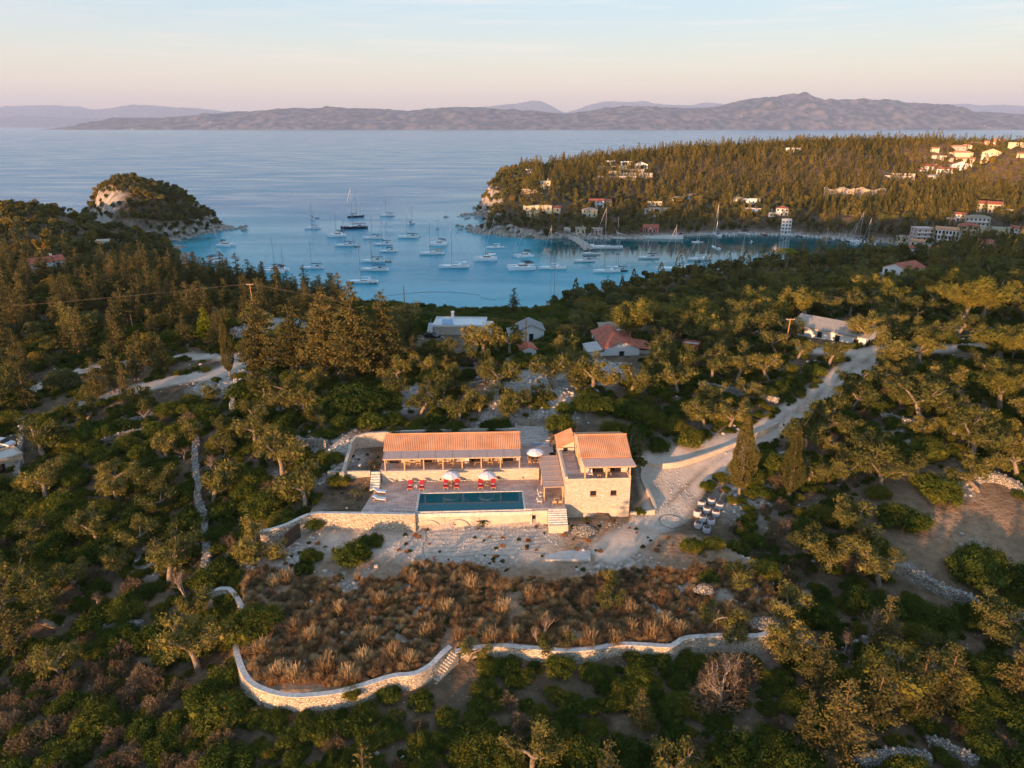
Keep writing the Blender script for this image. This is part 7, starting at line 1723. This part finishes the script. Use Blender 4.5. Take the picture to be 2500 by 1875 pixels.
def mono(px, py, L, head, label, hm='gel', cover='canvas_blue', mast=1.18, ketch=False, bimini=True, teak=False, grp="moored sailing yachts"):
    x, y, _ = P(px, py, 0); e = empty("sailing_yacht", (x, y, 0), R(head), label, "yacht", grp); B = L*.30
    q = MB(); hull(q, L, B, L*.085); q.build("hull", M[hm], e)
    q = MB(); D = L*.085; q.loft([[(-L*.20,-B*.24,D+.0),(-L*.20,B*.24,D),(L*.24,B*.14,D*1.06),(L*.24,-B*.14,D*1.06)],[(-L*.17,-B*.20,D+.5),(-L*.17,B*.20,D+.5),(L*.17,B*.10,D+.42),(L*.17,-B*.10,D+.42)]]); cb = q.build("coachroof", M['gel'], e)
    q = MB(); q.box(-L*.14,L*.09,-B*.215,-B*.175,D+.14,D+.34); q.box(-L*.14,L*.09,B*.175,B*.215,D+.14,D+.34); q.build("cabin_window", M['dark'], cb)
    q = MB(); q.box(-L*.46,-L*.22,-B*.26,B*.26,D+.02,D+.10); q.build("cockpit", M['teak' if teak else 'coping'], e)
    q = MB(); q.loft([[(-L*.24,-B*.24,D+.45),(-L*.24,B*.24,D+.45),(-L*.12,B*.22,D+.45),(-L*.12,-B*.22,D+.45)],[(-L*.24,-B*.22,D+1.15),(-L*.24,B*.22,D+1.15),(-L*.17,B*.16,D+1.05),(-L*.17,-B*.16,D+1.05)]]); q.build("sprayhood", M[cover], e)
    if bimini:
        q = MB(); q.box(-L*.42,-L*.28,-B*.28,B*.28,D+1.9,D+1.98); bm_ = q.build("bimini", M[cover], e)
        q = MB()
        for s_ in (-1,1): q.tube([(-L*.35,s_*B*.27,D),(-L*.30,s_*B*.27,D+1.9)],.03,4)
        q.build("bimini_frame", M['steel'], bm_)
    rig(e, L, L*.08, L*mast, D+.4, cover)
    if ketch:
        q = MB(); q.tube([(-L*.33,0,D),(-L*.33,0,D+L*mast*.72)],[.11,.06],6); q.build("mizzen_mast", M['alu'], e)
    return e
def cat_(px, py, L, head, label, cover='canvas_dark', mast=1.3):
    x, y, _ = P(px, py, 0); e = empty("catamaran", (x, y, 0), R(head), label, "catamaran", "moored catamarans"); B = L*.56; D = L*.12
    for s_ in (-1,1): q = MB(); hull(q, L, L*.15, D, s_*B*.38, .05, .85); q.build("hull", M['gel'], e)
    q = MB(); q.box(-L*.40,L*.18,-B*.34,B*.34,D*.55,D+.05); q.build("bridge_deck", M['gel'], e)
    q = MB(); q.loft([[(-L*.30,-B*.30,D+.05),(-L*.30,B*.30,D+.05),(L*.16,B*.24,D+.05),(L*.16,-B*.24,D+.05)],[(-L*.30,-B*.27,D+1.25),(-L*.30,B*.27,D+1.25),(L*.05,B*.18,D+1.2),(L*.05,-B*.18,D+1.2)]]); c = q.build("saloon", M['gel'], e)
    q = MB(); q.loft([[(-L*.20,-B*.302,D+.45),(-L*.20,B*.302,D+.45),(L*.14,B*.235,D+.45),(L*.14,-B*.235,D+.45)],[(-L*.20,-B*.285,D+.95),(-L*.20,B*.285,D+.95),(L*.09,B*.21,D+.95),(L*.09,-B*.21,D+.95)]]); q.build("window_band", M['dark'], c)
    q = MB(); q.box(-L*.44,-L*.12,-B*.28,B*.28,D+1.9,D+2.0); bm_ = q.build("bimini", M[cover if cover != 'canvas_tan' else 'gel'], e)
    q = MB()
    for s_ in (-1,1): q.tube([(-L*.42,s_*B*.26,D),(-L*.42,s_*B*.26,D+1.9)],.04,4)
    q.build("bimini_frame", M['steel'], bm_)
    rig(e, L, L*.02, L*mast, D+1.2, cover); return e
def dinghy(px, py, L, head, label, m='rib', eng=True, console=False, grp="dinghies and small boats"):
    x, y, _ = P(px, py, 0); e = empty("dinghy", (x, y, 0), R(head), label, "dinghy", grp)
    q = MB(); n = 14; pts_ = []
    for k in range(n+1):
        t = k/n; a = -math.pi*.5 + math.pi*t; pts_.append((L*.12 + L*.36*math.cos(a)*1.0, L*.19*math.sin(a), .28+.1*math.cos(a)))
    pts_ = [(-L*.45,-L*.19,.26)] + pts_ + [(-L*.45,L*.19,.26)]; q.tube(pts_, L*.06, 7); q.build("tube", M[m], e)
    q = MB(); q.prism([(-L*.4,-L*.15),(L*.12,-L*.15),(L*.38,0),(L*.12,L*.15),(-L*.4,L*.15)],.05,.16); q.build("floor", M['concrete'], e)
    q = MB(); q.box(-L*.12,-L*.02,-L*.15,L*.15,.3,.38); q.build("seat", M['gel'], e)
    if eng: q = MB(); q.box(-L*.5,-L*.41,-.14,.14,-.1,.85); q.build("outboard_motor", M['black'], e)
    return e
def motor(px, py, L, head, label, hm='gel', canopy=False, grp="small motor boats along the quay"):
    x, y, _ = P(px, py, 0); e = empty("motor_boat", (x, y, 0), R(head), label, "motor boat", grp); B = L*.33
    q = MB(); hull(q, L, B, L*.10, 0, .2, .9); q.build("hull", M[hm], e); D = L*.10
    q = MB(); q.box(-L*.44,L*.05,-B*.34,B*.34,D+.015,D+.09); q.build("cockpit", M['teak'], e)
    q = MB(); q.loft([[(-L*.02,-B*.26,D+.05),(-L*.02,B*.26,D+.05),(L*.22,B*.16,D+.1),(L*.22,-B*.16,D+.1)],[(-L*.0,-B*.22,D+.9),(-L*.0,B*.22,D+.9),(L*.08,B*.15,D+.8),(L*.08,-B*.15,D+.8)]]); c = q.build("cabin", M['gel'], e)
    q = MB(); q.box(L*.02,L*.07,-B*.235,B*.235,D+.42,D+.72); q.build("windscreen", M['dark'], c)
    if canopy: q = MB(); q.box(-L*.34,L*.02,-B*.28,B*.28,D+1.5,D+1.56); q.box(-L*.33,-L*.31,-B*.26,-B*.22,D,D+1.5); q.box(-L*.33,-L*.31,B*.22,B*.26,D,D+1.5); q.build("canopy", M['canvas_blue'], e)
    q = MB(); q.box(-L*.54,-L*.47,-.18,.18,-.1,1.0); q.build("outboard_motor", M['black'], e); return e
cat_(552,601,11.5,-20,"white catamaran near the rocky islet shore, farther of the two there"); cat_(531,640,12.5,15,"white catamaran with dark sail cover, nearer of the two by the islet shore")
cat_(672,664,13,170,"big white catamaran behind the treetops at centre left"); mono(692,661,11,100,"white yacht hidden behind the big catamaran by the treetops")
mono(765,656,11.5,185,"white yacht alone right of the big centre left catamaran",cover='canvas_blue')
mono(762,535,11,115,"small white yacht farthest left on the open bay"); mono(764,559,12,190,"pale yacht just in front of the farthest left one")
dinghy(774,533,3.5,20,"tiny dinghy tied behind the farthest left yacht")
cat_(822,577,13,200,"white catamaran left of the dark hulled yachts"); mono(866,558,20,195,"large navy hulled yacht with the tallest mast",'navy','canvas_dark',1.45,teak=True); mono(868,530,14,20,"navy hulled yacht moored behind the large navy one",'navy','canvas_dark',1.5)
mono(845,601,14,183,"white yacht with blue awnings below the large navy yacht"); dinghy(872,603,3.6,10,"dark dinghy behind the yacht with blue awnings")
mono(946,528,13,185,"far white yacht near the top middle of the anchorage"); mono(912,583,14,183,"white yacht right of the large navy yacht"); mono(936,598,12.5,182,"white yacht with cream awning, middle of the left cluster",cover='canvas_blue'); mono(949,615,11,190,"white yacht seen side on just below the left cluster",cover='gel' if False else 'canvas_dark',bimini=False,mast=1.6)
dinghy(965,614,3.4,0,"dinghy at the stern of the yacht below the left cluster",m='gel')
mono(911,640,13.5,180,"white yacht with black sprayhood, upper of two close together",cover='canvas_dark'); mono(915,661,15,178,"white yacht with blue cockpit cover, lower of two close together"); dinghy(948,639.5,3.8,5,"brown inflatable drifting alone right of the two close yachts",m='canvas_tan')
mono(887,691,15,180,"nearest white yacht in the left half of the bay",cover='gel',bimini=False); dinghy(911,693,3.4,0,"black dinghy behind the nearest left yacht")
mono(1005,547,11,70,"small blue white yacht seen end on in the middle distance",cover='canvas_blue'); mono(998,581,15,180,"long white yacht with grey sail cover left of the centre",cover='canvas_dark',bimini=True); dinghy(1024,579,3.3,90,"single black dinghy right of the grey covered yacht")
mono(1055,621,15,183,"white yacht with tan awning at the bay centre",cover='canvas_tan'); dinghy(1079,620,3.4,0,"dinghy behind the tan awning yacht",m='gel'); cat_(1071,598,12,180,"white catamaran behind the tan awning yacht")
mono(1109,654,16.5,182,"long white yacht with red details, centre front of the bay",cover='gel',mast=1.3); dinghy(1137,653,3.6,0,"dinghy at the stern of the long centre front yacht",m='gel')
cat_(1186,635,13.5,183,"white catamaran left of the headland with tan sail cover",cover='canvas_tan'); mono(1209,606,12,187,"white yacht close to the rocky tip of the headland",cover='gel',bimini=False,mast=1.5)
cat_(1279,627,11,200,"far catamaran of the pair before the dark green water"); cat_(1273,657,15,186,"near catamaran of the pair, with windows along its saloon"); dinghy(1300,657,4,0,"inflatable beside the near catamaran")
mono(1349,657,15,181,"sleek white yacht with no awning between catamaran and mole",cover='gel',bimini=False,mast=1.5); mono(1427,639,12,188,"white yacht with blue jib cover in front of the mole"); mono(1444,621,11,182,"white yacht just right of the mole end",cover='canvas_blue')
dinghy(1438,599,6.5,0,"long slim white rowing boat beside the mole",m='gel',eng=False); mono(1350,748,13,60,"yacht half hidden by trees at the near shore, black sail cover",cover='canvas_dark',mast=1.75)
mono(1482,607,20,183,"largest white ketch with two tall masts near the small beach",ketch=True,mast=1.25); mono(1481,665,14.5,182,"white yacht with slanting forestay left of the wooded near shore",cover='gel',mast=1.4); mono(1512,662,9,175,"dark small yacht partly behind the white one at the near shore",'navy',mast=1.7)
mono(1584,631,12,182,"white yacht in front of the red house",cover='canvas_blue'); dinghy(1603,630,3.3,0,"white dinghy behind the yacht facing the red house",m='gel'); mono(1650,662,20,170,"big white yacht with tall raked mast behind the near treetops",cover='gel',mast=1.15); mono(1678,660,9,120,"small yacht behind treetops, short thin mast")
dinghy(1698,592,5,170,"pale inflatable of the raft moored before the quay",m='gel'); motor(1706,592,6,180,"small motor boat of the raft moored before the quay",canopy=True)
mono(1707,635,13,182,"white ketch left of the single green pine",cover='gel',ketch=True); mono(1747,607,11,100,"white yacht seen from the bow in front of the quay",mast=1.5); motor(1834,592,4.5,60,"single small white motor boat off the quay"); dinghy(1817,594,2.6,0,"tiny pale dinghy left of the single small motor boat"); dinghy(1905,586,4,0,"dark small boat near the tower reflection"); mono(1813,629,8,90,"small boat with pale mast behind the golden treetops",mast=1.6)
mono(1749,575,14,95,"tall masted yacht moored stern to at the left of the quay",mast=1.5); motor(1808,571,14,178,"largest white motor yacht at the quay",canopy=True); motor(1864,573,7,95,"red and white boat at the quay",'carred')
qs = [(1738,575),(1762,575.5),(1773,574),(1783,575.5),(1792,574.5),(1828,574),(1836,573.5),(1845,573.5),(1853,574),(1877,574.5),(1886,574),(1896,575),(1934,576),(1943,576.5),(1953,577),(1963,578),(1972,578.5),(1983,579.5),(1994,580.5),(2003,581.5),(2035,584.5),(2046,586),(2057,587),(2069,589),(2082,590)]
orn = ["first","second","third","fourth","fifth","sixth","seventh","eighth","ninth","tenth","eleventh","twelfth","thirteenth","fourteenth","fifteenth","sixteenth","seventeenth","eighteenth","nineteenth","twentieth","21st","22nd","23rd","24th","25th"]
for k, (a, c) in enumerate(qs): motor(a, c, random.uniform(4.5,7), 90+random.uniform(-22,22), f"{orn[k]} small motor boat from the left along the quay", random.choice(['gel','gel','gel','canvas_blue']), k % 3 == 0)
motor(2021,580,5,90,"bright yellow boat at the quay",'yellowp'); mono(2088,590,10,170,"white sailing boat alongside at the right end of the quay",mast=1.2); mono(2100,592,13,180,"yacht with dark leaning mast at the right end of the quay",'gel','canvas_dark',1.5); mono(2119,596,12,100,"yacht with thick white mast by the village",mast=1.3)
for a, c, l_ in ((2011,626,"leftmost"),(2040,628,"middle"),(2056,627,"rightmost")): mono(a, c, 12, 60, f"{l_} of three yachts whose masts rise above the near treetops", mast=1.3)
motor(2090,597,6,30,"small boat between the yachts at the village corner")
# line of small swimming buoys
bq_ = MB()
for k in range(60):
    a = 925 + k*4.8; c = 730 - 17*math.sin((a-900)/330*math.pi) + (6 if a > 1170 else 0)
    x, y, _ = P(a, c, 0)
    if k < 100: b_ = MB(); b_.cone((0,0),.16,.22,-.05,.12,6); b_.cone((0,0),.22,.1,.123,.25,6); o = b_.build("buoy", M['wood_dark'], None, (x, y, 0), label="small dark float in the curved line of buoys off the near beach", cat="buoy", group="swimming line buoys")
# ================================================================== POLES AND WIRES
def pole(p, h, label, arm=True, lean=0, rz=0):
    e = empty("utility_pole", p, rz, label, "utility pole", "utility poles"); q = MB(); q.tube([(0,0,-.5),(lean,0,h)],[.17,.11],8); q.build("post", M['wood'], e)
    if arm:
        q = MB(); q.box(lean-.9,lean+.9,-.06,.06,h-.35,h-.22); q.build("crossarm", M['wood_pale'], e)
        for a in (-.8,0,.8): q = MB(); q.cone((lean+a,0),.05,.04,h-.22,h-.02,6); q.build("insulator", M['white'], e)
    return (p[0]+lean, p[1], p[2]+h)
def ptop(px, pyb, pyt, zb):
    x, y, z = P(px, pyb, zb); d = ray(px, pyt); t = y/d[1]; return (x, y, zb), CAM_Z + d[2]*t - zb
P_ = {}
for k, (a, b_, t_, z_, lb) in {'A':(626,800,692,24.5,"tall wooden pole with cross arm above the left conifers"), 'B':(990,790,698,23,"slim wooden pole against the bay left of the white house"), 'C':(1284,850,779,24,"wooden pole before the blue trimmed house"), 'D':(1537,850,809,24.5,"short wooden pole behind the red roofed cottage"), 'E':(1912,872,777,25.5,"leaning wooden pole left of the road junction"), 'F':(324,800,768,24.5,"wooden pole showing among the left conifers")}.items():
    p, h = ptop(a, b_, t_, z_); P_[k] = pole(p, h, lb, k in 'AE', -.3 if k in 'A' else (.5 if k == 'E' else 0))
for a, c, lb in ((130,600,"left"),(161,597,"middle"),(107,620,"front")):
    x, y, z = G(a, c, 250); pole((x, y, z), 7, f"{lb} distant pole on the hill before the islet", False)
def wire(a, b_, sag, label, r=.009):
    pts_ = []
    for i in range(25):
        t = i/24; p = Vector(a).lerp(Vector(b_), t); pts_.append((p.x, p.y, p.z - sag*4*t*(1-t)))
    q = MB(); q.tube(pts_, r, 4); q.build("power_line", M['bark'], label=label, cat="power line", group="overhead power lines")
A, B_, C_, D__, E_ = P_['A'], P_['B'], P_['C'], P_['D'], P_['E']
Lf = (-230, A[1]-45, A[2]-1.5); Rf = (210, 150, 33)
for k, o_ in enumerate((-.8, 0, .8)):
    nm = ("upper", "middle", "lower")[k]
    wire((Lf[0], Lf[1], Lf[2]+o_*.7), (A[0]+o_, A[1], A[2]-.02), 2.2, f"{nm} wire from the left photo edge to the tall left pole")
    wire((A[0]+o_, A[1], A[2]-.02), (C_[0]+30, C_[1]-6, 30+o_*.5), 2.0, f"{nm} wire from the tall left pole over the white house")
    wire((C_[0]+30, C_[1]-6, 30+o_*.5), (Rf[0], Rf[1], Rf[2]+o_*.5), 1.5, f"{nm} wire crossing the olive grove to the right photo edge")
wire(B_, (A[0]+48, A[1]+25, A[2]-3), 1.2, "single wire from the slim bay pole to the left trees"); wire(B_, (C_[0]+10, C_[1]+20, 26), 2.0, "single wire sagging from the slim bay pole over the white house")
wire(P_['F'], (-90, 150, 28), 1.0, "single thin wire right of the pole among the left conifers"); wire(P_['F'], (-170, 130, 26), 1.2, "single thin wire left of the pole among the left conifers")
# ================================================================== CARS
def car(p, rz, label, m):
    e = empty("parked_car", p, rz, label, "car"); q = MB()
    q.loft([[(-.85,-2.1,.3),(.85,-2.1,.3),(.85,-2.1,.75),(-.85,-2.1,.75)],[(-.9,-1.3,.25),(.9,-1.3,.25),(.9,-1.3,.95),(-.9,-1.3,.95)],[(-.9,1.4,.25),(.9,1.4,.25),(.9,1.4,1.0),(-.9,1.4,1.0)],[(-.85,2.1,.3),(.85,2.1,.3),(.85,2.1,.85),(-.85,2.1,.85)]]); q.build("body", M[m], e)
    q = MB(); q.loft([[(-.82,-1.0,.96),(.82,-1.0,.96),(.82,1.6,.99),(-.82,1.6,.99)],[(-.66,-.35,1.5),(.66,-.35,1.5),(.66,1.2,1.5),(-.66,1.2,1.5)]]); q.build("windows", M['dark'], e)
    q = MB(); q.box(-.66,.66,-.35,1.2,1.503,1.54); q.build("roof", M[m], e)
    for a in (-.82,.82):
        for c in (-1.3,1.35):
            q = MB(); q.tube([(a-.1,c,.32),(a+.1,c,.32)],.33,10); q.build("wheel", M['black'], e)
p = P(1055,834,23); car((p[0],p[1],float(H(p[0],p[1]))), R(60), "black car parked left of the white flat roofed house", 'carblack')
p = P(1666,576,1); car((p[0],p[1]+3,1.2), R(80), "dark red car parked at the left end of the waterfront", 'carred'); p = P(1681,577,1); car((p[0],p[1]+3,1.2), R(95), "white van-like car parked right of the dark red car", 'carwhite')
p = P(8,1087,18); car((p[0],p[1],float(H(p[0],p[1]))), R(80), "white car cut by the left photo edge", 'carwhite')
# ================================================================== HAZE
hz = bpy.data.materials.new("haze"); hz.use_nodes = True; nt = hz.node_tree
nt.nodes.remove(nt.nodes['Principled BSDF']); pv = nt.nodes.new('ShaderNodeVolumePrincipled')
pv.inputs['Color'].default_value = (.76,.84,1.0,1); pv.inputs['Density'].default_value = 2.8e-5; pv.inputs['Anisotropy'].default_value = .0
nt.links.new(pv.outputs[0], nt.nodes['Material Output'].inputs['Volume'])
q = MB(); q.box(-62000,62000,-400,52000,-30,1750); q.build("haze", hz, kind='stuff')
